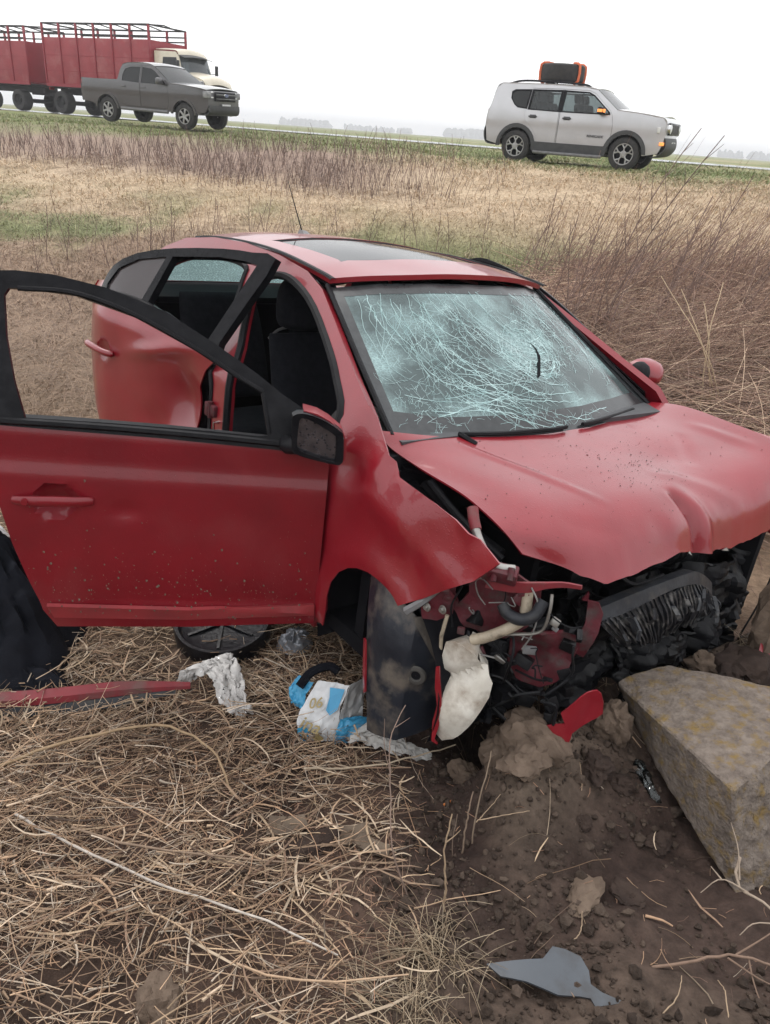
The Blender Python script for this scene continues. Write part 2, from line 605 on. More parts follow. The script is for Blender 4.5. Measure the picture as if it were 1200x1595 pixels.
def terrain(x,y):
    x=np.asarray(x,float);y=np.asarray(y,float)
    q=.436*x+.9*y
    z=.05+.38*sst(2.35,.1,y)
    z=z+1.38*sst(4.2,19.,q)**.85*1.0+.15*sst(14,18,q)
    z=z+.07*sst(20,26,q)+.08*sst(26.6,29.3,q)-.14*sst(36.5,40,q)
    far=sst(60,20,q)
    z=z+far*sst(3.5,7,q)*(.10*fbm(x*.55,y*.55,4,11)+.05*fbm(x*2,y*2,2,17))*sst(27,19,q)
    # pit under the nose of the car and the berm of soil it pushed up
    c=1.86+(x-.46)*.72
    t=(y-c)*.81
    along=sst(.22,.50,x)*sst(2.6,1.8,x)
    z=z+.235*along*np.exp(-np.where(t<0,(t/.30)**2,(t/.10)**2))
    z=z-.34*along*sst(1.8,1.3,x)*np.exp(-((t-.36)/.22)**2)
    z=z+.10*np.exp(-(((x-1.62)/.35)**2+((y-2.40)/.25)**2))
    z=z+.35*np.exp(-(((x-3.6)/1.3)**2+((y-5.6)/1.5)**2))
    near=sst(6,3,np.hypot(x,y-1))
    m=soil_mask(x,y)
    z=z+near*((.018+.016*m)*fbm(x*5,y*5,3,23)+(.006+.013*m)*fbm(x*17,y*17,3,29)+.035*fbm(x*1.7,y*1.7,2,31))
    return z
def zone_col(x, y, r):
    """ground cover colour by zone: straw near, dead weeds, tan matted grass, green verge"""
    q = .436 * x + .9 * y
    n1 = fbm(x * .35, y * .5, 4, 41)
    n2 = fbm(x * 1.3, y * 1.6, 3, 47)
    def L(a, b, t):
        return a + (b - a) * t[:, None]
    straw = np.array([.185, .128, .085])
    weed = np.array([.270, .188, .132])
    tan = np.array([.465, .358, .245])
    green = np.array([.135, .165, .060])
    mauve = np.array([.215, .150, .128])
    c = np.tile(straw, (len(x), 1))
    c = L(c, weed, sst(3.0, 5.5, q))
    c = L(c, tan, sst(6.5, 10.5, q + 2.2 * n2 + 1.5 * n1))
    gp = sst(6.6, 7.8, q + .8 * n1) * sst(12.2, 9.6, q) * sst(-.18, .30, n2 + .8 * n1 + r * .25 - .1 + .25 * sst(-1.5, 1, x))
    c = L(c, green, gp * .85)
    c = L(c, mauve, sst(11.8, 13.5, q + 1.2 * n1) * sst(1.2, -2.5, x + n1) * .8)
    c = L(c, green * np.array([1.25, 1.15, 1.3]), sst(16.6, 19.0, q + 1.4 * n1 + .6 * n2 - .05 * np.minimum(x, 0)) * (.62 + .38 * (n2 > -.1)))
    return c, gp

# ------------------------------------------------------------------ ground sheet
def axis(fine0, fine1, step, lo, hi, grow=1.13):
    a = list(np.arange(fine0, fine1 + 1e-6, step))
    s, v = step, a[-1]
    while v < hi:
        s = min(s * grow, 60)
        v += s
        a.append(v)
    s, v, b = step, a[0], []
    while v > lo:
        s = min(s * grow, 60)
        v -= s
        b.append(v)
    return np.array(b[::-1] + a)
gx = axis(-1.8, 2.2, .0125, -1500, 1500)
gy = axis(.6, 3.2, .0125, -400, 2200)
X, Y = np.meshgrid(gx, gy)
Z = terrain(X.ravel(), Y.ravel())
gi = np.arange(X.size).reshape(X.shape)
gq = np.stack([gi[:-1, :-1], gi[:-1, 1:], gi[1:, 1:], gi[1:, :-1]], -1).reshape(-1, 4)
gc, _ = zone_col(X.ravel(), Y.ravel(), np.zeros(X.size))
sm = soil_mask(X.ravel(), Y.ravel())
dry = np.clip(.5 + 1.6 * fbm(X.ravel() * 3.2, Y.ravel() * 3.2, 4, 61), 0, 1)
sc_ = np.array([.027, .0170, .0140])[None] * (1 - dry[:, None]) + np.array([.056, .0370, .0300])[None] * dry[:, None]
berm = np.clip((Z - .22) / .12, 0, 1) * (np.hypot(X.ravel(), Y.ravel()) < 3.2)
sc_ = sc_ * (1 - .6 * berm[:, None]) + np.array([.155, .118, .088])[None] * .6 * berm[:, None]
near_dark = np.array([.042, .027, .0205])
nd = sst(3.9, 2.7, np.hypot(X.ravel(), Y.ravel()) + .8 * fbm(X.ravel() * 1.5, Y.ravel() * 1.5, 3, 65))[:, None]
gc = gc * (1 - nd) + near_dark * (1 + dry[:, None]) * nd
gc = gc * (1 - sm[:, None]) + sc_ * sm[:, None]
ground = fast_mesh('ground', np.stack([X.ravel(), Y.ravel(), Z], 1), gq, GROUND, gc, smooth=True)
ground['kind'] = 'structure'

# the road on its low embankment, wet and pale
ASPH = mat('wet_asphalt', (0.17, 0.17, 0.175), (0.14, 0.14, 0.145), 3.0, rough=0.06, spec=.8)
PAINTW = mat('worn_road_paint', (0.62, 0.62, 0.60), (0.45, 0.45, 0.44), 2.0, rough=0.5)
ddir = np.array([.8998, -.4363])
nrm = np.array([.4363, .8998])
def strip(q0, q1, dz, s0=-700, s1=700):
    V, F = [], []
    ss = np.arange(s0, s1 + 1, 10.0)
    for s in ss:
        for q in np.linspace(q0, q1, 4):
            p = ddir * s + nrm * q
            V.append((p[0], p[1], 1.738 + dz))
    n = len(ss)
    for i in range(n - 1):
        for j in range(3):
            F.append((i * 4 + j, (i + 1) * 4 + j, (i + 1) * 4 + j + 1, i * 4 + j + 1))
    return V, F
mesh('road', *strip(29.4, 36.6, .0), ASPH)['kind'] = 'structure'
mb = MB()
for q in (29.7, 36.2):
    mb.add(*strip(q, q + .14, .004))
for s in np.arange(-300, 300, 12.0):
    mb.add(*strip(32.95, 33.07, .004, s, s + 10))
mb.build('road_marking', PAINTW)['kind'] = 'structure'

# far woods along the horizon, each a ragged band of many crowns
FARTREE = mat('far_foliage', (0.050, 0.065, 0.040), (0.085, 0.090, 0.060), 0.05, rough=0.95)
def far_wood(name, cx, cy, length, h, n, label, ang=0.0, depth=25, seed=1):
    r = np.random.default_rng(seed)
    mb = MB()
    for i in range(n):
        a = r.uniform(-.5, .5) * length
        b = r.uniform(-.5, .5) * depth
        hh = h * r.uniform(.55, 1.0)
        w = h * r.uniform(.25, .55)
        x, y = cx + a * math.cos(ang) - b * math.sin(ang), cy + a * math.sin(ang) + b * math.cos(ang)
        V, F = [], []
        for k, (fr, fz) in enumerate(((.5, 0), (1, .25), (.95, .55), (.6, .85), (.12, 1.0))):
            for j in range(7):
                t = 2 * math.pi * j / 7 + k
                s = fr * w * r.uniform(.75, 1.2)
                V.append((x + s * math.cos(t), y + s * math.sin(t), 1.5 + hh * fz * r.uniform(.93, 1.05)))
        for k in range(4):
            for j in range(7):
                F.append((k * 7 + j, k * 7 + (j + 1) % 7, k * 7 + 7 + (j + 1) % 7, k * 7 + 7 + j))
        F.append(tuple(28 + j for j in range(7)))
        mb.add(V, F)
    o = mb.build(name, FARTREE)
    return tag(o, label, 'woodland', kind='stuff')
far_wood('distant_trees', -190, 1500, 84, 13, 60, 'low pale band of far trees on the horizon beside the pickup', 0, 30, 3)
far_wood('distant_trees', -62, 1500, 116, 10, 80, 'thin pale tree line on the horizon left of the wreck antenna', 0, 30, 4)
far_wood('distant_trees', 88, 1450, 66, 16, 90, 'boxy grey-blue far grove on the horizon left of the silver car', 0, 14, 5)
far_wood('distant_trees', 225, 1480, 260, 7, 140, 'thin far hedge line on the horizon behind the silver car', 0, 30, 6)
far_wood('distant_trees', 700, 1350, 420, 13, 220, 'long pale wood on the horizon at the far right', -.3, 60, 7)

# ------------------------------------------------------------------ the wrecked red saloon
CR = Matrix(((.610145, .792274, 0, 0), (-.792274, .610145, 0, 0), (0, 0, 1, 0), (0, 0, 0, 1)))  # replaced below
def rot_ypr(y, p, r):
    return Matrix.Rotation(y, 4, 'Z') @ Matrix.Rotation(p, 4, 'Y') @ Matrix.Rotation(r, 4, 'X')
CARM = Matrix.Translation((.03, 3.41, .04)) @ rot_ypr(math.radians(-52.4), math.radians(-.2), math.radians(-4))
car = empty('crashed_car', mw=CARM)
tag(car, 'wrecked red saloon with crazed windscreen, open doors and torn-off nose', 'car')

def ys(x, z):
    """half width of the body side"""
    x, z = np.asarray(x, float), np.asarray(z, float)
    up = np.maximum(z - .93, 0)
    y = .88 - up * .60 - .02 * ((z - .6) / .35) ** 2 * (z < .93)
    y = y - .17 * np.clip((-1.75 - x) / .55, 0, 1) ** 2
    return y
def arch(cx, cz, r, a0, a1, n=10):
    return [(cx + r * math.cos(math.radians(a0 + (a1 - a0) * i / n)), cz + r * math.sin(math.radians(a0 + (a1 - a0) * i / n))) for i in range(n + 1)]

F_OPEN = [(-.283, 1.352), (-.335, 1.30), (-.25, 1.17), (-.150, 1.038), (-.115, .85), (-.10, .5), (-.08, .36), (.0, .335), (.62, .335), (.655, .45), (.655, .90), (.63, 1.045), (.52, 1.125), (.396, 1.195), (.158, 1.303), (-.024, 1.356), (-.16, 1.372)]
R_OPEN = [(-.47, 1.352), (-.44, 1.30), (-.33, 1.10), (-.275, .95), (-.25, .72), (-.26, .40), (-.30, .335), (-.90, .335), (-.98, .50), (-1.07, .66), (-1.16, .78), (-1.24, .92), (-1.27, 1.06), (-1.262, 1.18), (-1.21, 1.255), (-1.05, 1.315), (-.80, 1.352), (-.62, 1.365)]
SIDE = [(.133, 1.372), (.311, 1.292), (.567, 1.172), (.765, 1.088), (.735, 1.03), (.70, .95), (.70, .32), (.66, .23), (-.93, .23)] + \
       arch(-1.351, .31, .36, 0, 180, 12)[1:] + [(-1.75, .25), (-2.15, .30), (-2.28, .42), (-2.33, .62), (-2.31, .86), (-2.25, .97), (-2.10, 1.02), (-1.80, 1.065), (-1.55, 1.20), (-1.35, 1.32), (-1.18, 1.385), (-.90, 1.425), (-.593, 1.442), (-.277, 1.436), (-.02, 1.412)]
def side_fn(sgn, off=0.0):
    def fn(u, v):
        bul = .022 * np.exp(-((np.hypot(u + 1.351, v - .31) - .40) / .07) ** 2)
        return np.stack([u, sgn * (ys(u, v) + off + bul), v])
    return fn
panel('body_side', SIDE, [smooth_poly(F_OPEN, 3), smooth_poly(R_OPEN, 3)], .05, side_fn(-1), RED, car, .035)
# door-opening rubber seals
def seal(poly, off, r=.011):
    P = [(x, -(float(ys(x, z)) + off), z) for x, z in smooth_poly(poly, 3)]
    P.append(P[0])
    return P
mbs = MB().tube(seal([(p[0] * .995, p[1] - .004) for p in F_OPEN], -.004), .016, 6)
mbs.build('door_seal', BLACK, car)
MB().tube(seal([(p[0], p[1] - .003) for p in R_OPEN], -.004), .015, 6).build('door_seal', BLACK, car)

# the far side, closed: wing, doors and windows in one skin with dark panes let in
WIN_L = [[(-.16, 1.345), (-.24, 1.02), (.60, 1.02), (.35, 1.18), (.06, 1.32)], [(-.29, 1.35), (-.33, 1.02), (-1.18, 1.03), (-1.17, 1.22), (-.85, 1.33)]]
SIDE_L = [(.133, 1.372), (.311, 1.292), (.567, 1.172), (.76, 1.085), (.80, 1.02), (1.30, 1.03), (1.46, .86), (1.44, .62)] + arch(1.22, .33, .36, 30, 180, 10) + [(.66, .23), (-.93, .23)] + SIDE[SIDE.index((-.93, .23)) + 1:]
panel('body_side', SIDE_L, WIN_L, .07, side_fn(1), RED, car, -.03)
for w, nm in zip(WIN_L, ('side_window', 'side_window')):
    panel(nm, w, [], .15, side_fn(1, -.012), GLASS_DARK, car, .004)

LIN_L = [(.05, 1.36), (.45, 1.19), (.70, 1.05), (.70, .36), (-1.0, .36), (-1.25, .80), (-1.70, 1.04), (-1.62, 1.12), (-1.30, 1.30), (-1.0, 1.37), (-.3, 1.38)]
panel('door_trim', LIN_L, WIN_L, .12, side_fn(1, -.045), DARK, car, .006)
# roof
def roof_z(x, y):
    prof = np.interp(x, [-1.32, -1.15, -.9, -.6, -.3, -.05, .15, .30], [1.385, 1.418, 1.448, 1.466, 1.470, 1.462, 1.440, 1.412])
    return prof + .022 - .052 * (np.abs(y) / .57) ** 2.2
def roof_fn(x, y):
    xx = x + .15 * (1 - (y / .60) ** 2) * np.clip((x + .3) / .42, 0, 1) - .06 * (1 - (y / .6) ** 2) * np.clip((-x - .9) / .3, 0, 1)
    z = roof_z(x, y)
    z = z - .008 * np.exp(-((x - .0) ** 2 + (y + .30) ** 2) / .02)
    return np.stack([xx, y, z])
ROOF_O = [(.125, -.585), (.125, .585), (-.3, .575), (-.8, .565), (-1.22, .545), (-1.22, -.545), (-.8, -.565), (-.3, -.575)]
SUN_O = smooth_poly([(-.08, -.40), (-.06, 0), (-.08, .40), (-.10, .425), (-.55, .43), (-.60, .40), (-.62, 0), (-.60, -.40), (-.55, -.43), (-.10, -.425)], 2)
roof = panel('roof', ROOF_O, [SUN_O], .05, roof_fn, RED, car, .02)
SUN_I = [(x * .975 - .008, y * .975) for x, y in SUN_O]
panel('sunroof', SUN_I, [], .08, lambda x, y: roof_fn(x, y) + np.array([[0], [0], [-.006]]), GLASS_ROOF, car, .006)
P = [tuple(roof_fn(np.array([x]), np.array([y]))[:, 0] + np.array([0, 0, -.012])) for x, y in SUN_O]
MB().tube(P + [P[0]], .012, 6).build('sunroof_seal', BLACK, car)
for s in (-1, 1):
    pts = [(.16, .585), (.05, .583), (-.28, .568), (-.60, .560), (-.95, .552), (-1.20, .540)]
    P = crom([(x, s * y, float(roof_z(np.array(x), np.array(y))) + .004) for x, y in pts], 22)
    mb = MB()
    V, F = [], []
    for p in P:
        for dy, dz in ((-.013, 0), (-.008, .007), (.008, .007), (.013, 0)):
            V.append((p[0], p[1] + dy, p[2] + dz))
    for i in range(len(P) - 1):
        for k in range(3):
            F.append((i * 4 + k, i * 4 + k + 1, i * 4 + 5 + k, i * 4 + 4 + k))
    mb.add(V, F).build('roof_moulding', BLACK, car)
an = MB()
an.add([(-.98, 0, 1.448), (-1.0, .028, 1.445), (-1.09, .030, 1.432), (-1.115, 0, 1.430), (-1.09, -.030, 1.432), (-1.0, -.028, 1.445), (-1.06, .012, 1.470), (-1.10, .008, 1.470), (-1.10, -.008, 1.470), (-1.06, -.012, 1.470)],
       [(0, 1, 6), (1, 2, 7, 6), (2, 3, 7), (3, 4, 8), (3, 8, 7), (4, 5, 9, 8), (5, 0, 9), (0, 6, 9), (6, 7, 8, 9)])
ant = an.build('antenna', GREYM, car)
MB().tube([(-1.085, 0, 1.465), (-1.16, 0, 1.56), (-1.27, 0, 1.70)], [.004, .003, .002], 6).build('antenna_mast', BLACK, ant)

# rear window, boot lid, rear bumper
def rw(s, t):
    x = -1.20 - .58 * t - .08 * (1 - s * s) * (1 - t * .6)
    z = 1.405 - .33 * t - .018 * s * s * (1 - t) + .02 * math.sin(math.pi * t)
    return (x, s * (.545 + .10 * t), z)
sheet('rear_window', [[rw(s, t) for s in np.linspace(-1, 1, 7)] for t in np.linspace(0, 1, 5)], 14, 18, GLASS_RW, car, .004)
BL = [[(-1.80 - .07 * (1 - s * s), s * .66, 1.066), (-1.98, s * .67, 1.05), (-2.14 - .05 * (1 - s * s), s * .66, 1.03), (-2.27 - .05 * (1 - s * s), s * .66, .96), (-2.31 - .06 * (1 - s * s), s * .66, .80), (-2.32 - .05 * (1 - s * s), s * .66, .55)] for s in np.linspace(-1, 1, 7)]
sheet('boot_lid', np.swapaxes(np.array(BL), 0, 1), 20, 16, RED, car, .02)
sheet('rear_bumper', [[(-2.30 - .10 * (1 - s * s), s * .68, z) for s in np.linspace(-1, 1, 7)] for z in (.62, .50, .38, .28)], 8, 16, RED, car, .02)
for s in (-1, 1):
    panel('tail_light', [(-2.10, 1.02), (-2.24, .99), (-2.30, .86), (-2.28, .78), (-2.16, .84)], [], .05, side_fn(s, .008), mat('tail_light_red', (.30, .01, .012), rough=.15), car, .02)

# cabin tub, dashboard, seats
def tub():
    P = [(-1.85, .70, 1.08), (-1.30, .74, 1.0)]
    mb = MB()
    mb.box((-.15, 0, .27), (2.2, 1.62, .06))
    mb.box((.86, 0, .62), (.05, 1.60, .72))
    mb.box((-1.52, 0, .62), (.05, 1.50, .76))
    mb.box((-1.62, 0, 1.045), (.50, 1.36, .03))
    return mb
tub().build('cabin_floor', DARK, car)
mb = MB()
hl = [[(x, y, float(roof_z(np.array(x), np.array(y))) - .035) for y in np.linspace(-.57, .57, 5)] for x in (.12, -.3, -.7, -1.22)]
sheet('headlining', hl, 8, 8, DARK, car, .006)
def seat(x, y, name='front_seat', hr=True):
    """backrest shaped with side bolsters, cushion, headrest on two posts"""
    def shell(w, h, d, bolster, top):
        rows = []
        for t in np.linspace(0, 1, 6):
            ww = w * (1 - .12 * t ** 3 * top)
            row = []
            for s in (-1, -.92, -.6, 0, .6, .92, 1):
                dd = d * (.35 + .65 * math.sqrt(max(0, 1 - abs(s) ** 6))) + bolster * math.exp(-((abs(s) - .78) / .2) ** 2)
                row.append((dd * (1 - .5 * t ** 6), s * ww, t * h))
            rows.append(row)
        return np.array(rows)
    G = shell(.255, .60, .055, .045, 1)
    lean = math.radians(20)
    def pl(G, ox, oz, a):
        H = G.copy()
        H[..., 0] = x + ox + G[..., 0] * math.cos(a) - G[..., 2] * math.sin(a)
        H[..., 2] = oz + G[..., 0] * math.sin(a) + G[..., 2] * math.cos(a)
        H[..., 1] = y + G[..., 1]
        return H
    s = sheet(name, pl(G, 0, .54, lean), 8, 9, FABRIC, car, -.09)
    C = shell(.26, .52, .06, .035, 0)
    C2 = C.copy()
    C2[..., 0] = x + .52 - C[..., 2]
    C2[..., 2] = .46 + C[..., 0]
    C2[..., 1] = y + C[..., 1]
    sheet('seat_cushion', C2, 6, 8, FABRIC, s, -.16)
    hx, hz = x - .60 * math.sin(lean) - .015, .54 + .60 * math.cos(lean)
    mbh = MB()
    V = []
    bm = bmesh.new()
    bmesh.ops.create_cube(bm, size=1)
    bmesh.ops.subdivide_edges(bm, edges=list(bm.edges), cuts=4, use_grid_fill=True)
    for v in bm.verts:
        p = v.co
        k = (abs(2 * p.x) ** 4 + abs(2 * p.y) ** 4 + abs(2 * p.z) ** 4) ** .25
        k = max(k, 1e-6)
        mxx = max(abs(2 * p.x), abs(2 * p.y), abs(2 * p.z))
        v.co = Vector((p.x * .13, p.y * .34 * (1 - .18 * (p.z + .5)), p.z * .24)) * (mxx / k)
        v.co.x -= .10 * p.y * p.y * -1
    bm.transform(Matrix.Translation((hx, y, hz + .115)) @ Matrix.Rotation(-lean * .6, 4, 'Y'))
    bm.verts.index_update()
    mbh.add([v.co for v in bm.verts], [[v.index for v in f.verts] for f in bm.faces])
    bm.free()
    for sg in (-1, 1):
        mbh.tube([(hx, y + sg * .06, hz - .05), (hx - .01, y + sg * .06, hz + .08)], .007, 6)
    if hr:
        mbh.build('headrest', FABRIC, s)
    for o_ in [s] + list(s.children):
        md = o_.modifiers.new('round', 'SUBSURF')
        md.levels = md.render_levels = 2
    return s
fs = seat(-.15, -.36)
seat(-.15, .36)
MB().tube(crom([(-.33, -.575, 1.075), (-.352, -.50, 1.113), (-.355, -.36, 1.118), (-.352, -.24, 1.113), (-.33, -.16, 1.075)], 16), .006, 6).build('seat_piping', GREYM, fs)
sheet('airbag', [[(.70, -.80, 1.02), (.66, -.70, 1.02), (.62, -.62, 1.00)], [(.66, -.79, 1.07), (.62, -.70, 1.065), (.57, -.62, 1.03)], [(.62, -.78, 1.02), (.56, -.70, 1.0), (.52, -.62, .98)]], 12, 12, mat('white_airbag', (.62, .64, .60), (.5, .52, .48), 9, rough=.8), car, .004)
for y in (-.36, .30):
    G = seat(-1.16, y, 'rear_seat', False)
dash = [[(.86 - .06 * (1 - s * s) * 0, s * .72, .985), (.66, s * .72, 1.0 + .015 * math.cos(3 * s)), (.46, s * .70, .97 + .03 * math.exp(-((s - .5) / .25) ** 2)), (.40, s * .68, .86), (.50, s * .68, .62)] for s in np.linspace(-1, 1, 9)]
sheet('dashboard', np.swapaxes(np.array(dash), 0, 1), 16, 24, mat('grey_dash', (.055, .058, .062), (.040, .042, .046), 20, rough=.6), car, .03)
mb = MB()
R_ = Matrix.Translation((.27, .36, .93)) @ Matrix.Rotation(math.radians(-66), 4, 'Y')
ring = [R_ @ Vector((.185 * math.cos(t), .185 * math.sin(t), 0)) for t in np.linspace(0, 2 * math.pi, 25)]
mb.tube(ring, .016, 8)
for a in (0, 2.2, 4.1):
    mb.tube([R_ @ Vector((0, 0, -.02)), R_ @ Vector((.18 * math.cos(a + 1.57), .18 * math.sin(a + 1.57), 0))], .018, 6)
mb.tube([R_ @ Vector((0, 0, 0)), R_ @ Vector((0, 0, -.25))], .04, 10)
mb.build('steering_wheel', BLACK, car)
MB().box((.20, .03, 1.315), (.03, .23, .07), bev=.012).tube([(.21, .03, 1.34), (.27, .03, 1.40)], .01, 6).build('rear_view_mirror', BLACK, car)

# windscreen, pushed in and crazed, with its crack net, black border, slit and scuttle
TOP = [(.135, -.590, 1.372), (.205, -.40, 1.405), (.262, -.20, 1.420), (.280, 0, 1.424), (.262, .20, 1.420), (.205, .40, 1.408), (.125, .565, 1.385)]
BOT = [(.800, -.730, 1.025), (.862, -.52, .992), (.905, -.30, .985), (.925, -.05, .985), (.900, .20, .985), (.845, .45, .985), (.775, .745, .992)]
TOP, BOT = np.array(TOP), np.array(BOT)
def ws_pt(s, t, off=0.0):
    """s 0..1 right to left of the car, t 0 top..1 base; off along the outward normal"""
    s, t = np.atleast_1d(s).astype(float), np.atleast_1d(t).astype(float)
    k = np.linspace(0, 1, 7)
    a = np.stack([np.interp(s, k, TOP[:, i]) for i in range(3)], -1)
    b = np.stack([np.interp(s, k, BOT[:, i]) for i in range(3)], -1)
    p = a + (b - a) * t[..., None]
    edge = np.sin(np.pi * np.clip(s, 0, 1)) * np.sin(np.pi * np.clip(t, 0, 1))
    dent = -.035 * np.exp(-(((s - .60) / .17) ** 2 + ((t - .42) / .22) ** 2)) - .020 * np.exp(-(((s - .22) / .15) ** 2 + ((t - .55) / .3) ** 2))
    bow = .030 * edge + dent + .007 * edge * fbm(s * 9 + 3, t * 8, 3, 71)
    nv = np.array([.50, 0, .866])
    return p + (bow + off)[..., None] * nv
sg, tg = np.meshgrid(np.linspace(0, 1, 64), np.linspace(0, 1, 48))
Pw = ws_pt(sg.ravel(), tg.ravel()).reshape(48, 64, 3)
V, F = grid_vf(Pw, .005)
ws = mesh('windscreen', V, F, GLASS_WS, car, True, 80)
# black ceramic border on the glass
def ribbon(pts, w, off, fn=ws_pt):
    """flat ribbon on the glass along (s, t) points"""
    pts = np.asarray(pts, float)
    d = np.gradient(pts, axis=0) * np.array([1.42, .80])
    n = np.stack([-d[:, 1], d[:, 0]], 1)
    n /= np.maximum(np.linalg.norm(n, axis=1, keepdims=True), 1e-9)
    n = n / np.array([1.42, .80])
    w = np.broadcast_to(np.asarray(w, float), (len(pts),))[:, None]
    a, b = pts - n * w / 2, pts + n * w / 2
    A, B = fn(a[:, 0], a[:, 1], off), fn(b[:, 0], b[:, 1], off)
    k = len(pts)
    V = np.concatenate([A, B])
    F = [(i, i + 1, k + i + 1, k + i) for i in range(k - 1)]
    return V, F
mb = MB()
L = np.linspace(0, 1, 40)
for P_, w in ((np.stack([L * .98 + .01, 0 * L + .035], 1), .06), (np.stack([L * .98 + .01, 0 * L + .935], 1), .13), (np.stack([0 * L + .020, L], 1), .055), (np.stack([0 * L + .985, L], 1), .04)):
    mb.add(*ribbon(P_, w, .0012))
mb.build('glass_border', mat('black_ceramic_border', (.020, .022, .024), (.035, .038, .040), 30, rough=.2), ws)
# crack net: long curved splits sweeping round the two blows, radial splits, short cross pieces
mb = MB()
wb = np.random.default_rng(5)
def crack(s, t, ang, n, step, turn, w, wig=.35):
    P_ = []
    for i in range(n):
        P_.append((s, t))
        ang += turn + wb.normal(0, wig * .35)
        st = step * wb.uniform(.6, 1.4)
        s += math.cos(ang) * st / 1.42
        t += math.sin(ang) * st / .80
        if not (.025 < s < .975 and .04 < t < .96):
            break
    if len(P_) > 2:
        mb.add(*ribbon(P_, np.linspace(w, w * .5, len(P_)), .0022))
    return P_
def around(c, r0, r1, a0, a1, n, w):
    """arcs around a blow"""
    for _ in range(n):
        r = wb.uniform(r0, r1)
        a = wb.uniform(a0, a1)
        m_ = int(wb.uniform(8, 22))
        crack(c[0] + r * math.cos(a) / 1.42, c[1] + r * math.sin(a) / .80, a + math.pi / 2, m_, .022, .022 / r, w * wb.uniform(.6, 1.2), .30)
def radial(c, n, a0, a1, r0, w, m0=8, m1=24):
    for _ in range(n):
        a = wb.uniform(a0, a1)
        crack(c[0] + r0 * math.cos(a) / 1.42, c[1] + r0 * math.sin(a) / .80, a, int(wb.uniform(m0, m1)), .024, wb.normal(0, .02), w * wb.uniform(.5, 1.2), .32)
def arc(c, r, a0, a1, w, wob=.05, sx=1.0):
    """one long split: a wavering arc about c, broken off at random"""
    n = max(6, int(abs(a1 - a0) * r / .016))
    a = np.linspace(a0, a1, n)
    k = wb.uniform(0, 99)
    rr = r * (1 + wob * 2 * fbm(a * 1.6 + k, a * 0 + k, 3, 3)) + wb.normal(0, .0016, n)
    s, t = c[0] + sx * rr * np.cos(a) / 1.42, c[1] + rr * np.sin(a) / .80
    ok = (s > .03) & (s < .97) & (t > .05) & (t < .95)
    if ok.sum() < 5:
        return
    i0, i1 = np.argmax(ok), len(ok) - np.argmax(ok[::-1])
    P_ = np.stack([s + wb.normal(0, .0012, n), t + wb.normal(0, .0018, n)], 1)[i0:i1]
    P_ = P_[ok[i0:i1]]
    ww = w * (1 + .6 * np.sin(np.linspace(0, 9, len(P_)) + k)).clip(.35, 1.5)
    mb.add(*ribbon(P_, ww, .0022))
    for _ in range(int(len(P_) * .8)):                # cross splits joining neighbours
        p = P_[wb.integers(0, len(P_))]
        crack(p[0], p[1], wb.uniform(0, 6.28), int(wb.uniform(3, 6)), .011, 0, .0013, .7)
UP, HIT = (.66, .05), (.60, .48)
for k in range(34):                                    # nested sweeps from the top edge, round the left, out along the base
    r = .20 + .62 * (k / 33) ** .9 + wb.normal(0, .012)
    a0 = wb.uniform(2.6, 3.25) if k % 3 else wb.uniform(2.0, 2.6)
    a1 = wb.uniform(1.25, 1.9) if k % 2 else wb.uniform(1.7, 2.1)
    arc(UP, r, a0, a1, .0017, .09)
for k in range(22):                                    # sweeps down the driver's side
    r = .12 + .44 * k / 21 + wb.normal(0, .01)
    a0 = wb.uniform(-1.3, -.6)
    arc((.56, .45), r, a0, a0 + wb.uniform(.6, 1.6), .0016, .09)
for k in range(34):                                    # round the blow itself
    r = .03 + .15 * wb.random()
    a0 = wb.uniform(0, 6.28)
    arc(HIT, r, a0, a0 + wb.uniform(.8, 2.4), .0018, .12)
for k in range(44):                                    # splits fanning from the blow
    a0 = wb.uniform(0, 6.28)
    crack(HIT[0] + .04 * math.cos(a0), HIT[1] + .06 * math.sin(a0), a0, int(wb.uniform(6, 15)), .018, wb.normal(0, .03), .0014, .6)
for k in range(20):                                    # steep splits from the top edge on the passenger side
    crack(.08 + .32 * k / 19 + wb.normal(0, .01), wb.uniform(.06, .16), 1.62 - .012 * k + wb.normal(0, .08), int(wb.uniform(12, 30)), .020, wb.normal(-.006, .008), .0017, .35)
for k in range(11):                                    # low sweeps over the dashboard
    crack(wb.uniform(.08, .45), wb.uniform(.60, .88), .15 + wb.normal(0, .2), int(wb.uniform(10, 22)), .024, wb.normal(.0, .012), .0022, .25)
for _ in range(800):                                   # crushed cells in the lower corner and about the slit
    c = ((.17, .78), (.62, .50), (.78, .35), (.30, .35))[wb.integers(0, 4)]
    crack(c[0] + wb.normal(0, .085), c[1] + wb.normal(0, .12), wb.uniform(0, 6.28), int(wb.uniform(3, 7)), .011, 0, .0011, .8)
o = mb.build('glass_crack', CRACK, ws, False)
o['kind'] = 'stuff'
SL = [(.640, .40), (.642, .45), (.632, .50), (.616, .54), (.600, .565), (.584, .60), (.566, .635), (.548, .66)]
MB().add(*ribbon(SL, [.004, .010, .017, .013, .020, .015, .018, .004], .003)).build('glass_slit', DARK, ws)
# dusty spatter of glass and grit near the base of the screen
# scuttle and wipers
sheet('scuttle', [[tuple(b + np.array([dx, 0, dz])) for b in BOT] for dx, dz in ((-.03, -.004), (.02, -.050), (.10, -.085))], 6, 24, BLACK, car, .012)
wp = ws_pt(np.linspace(.20, .55, 8), np.full(8, .965), .016)
MB().tube(wp, .008, 6).tube([wp[0], wp[0] + np.array([.06, .03, -.02])], .011, 6).build('wiper', BLACK, car)
wp = ws_pt(np.linspace(.62, .90, 8), np.full(8, .965), .014)
MB().tube(wp, .008, 6).build('wiper', BLACK, car)

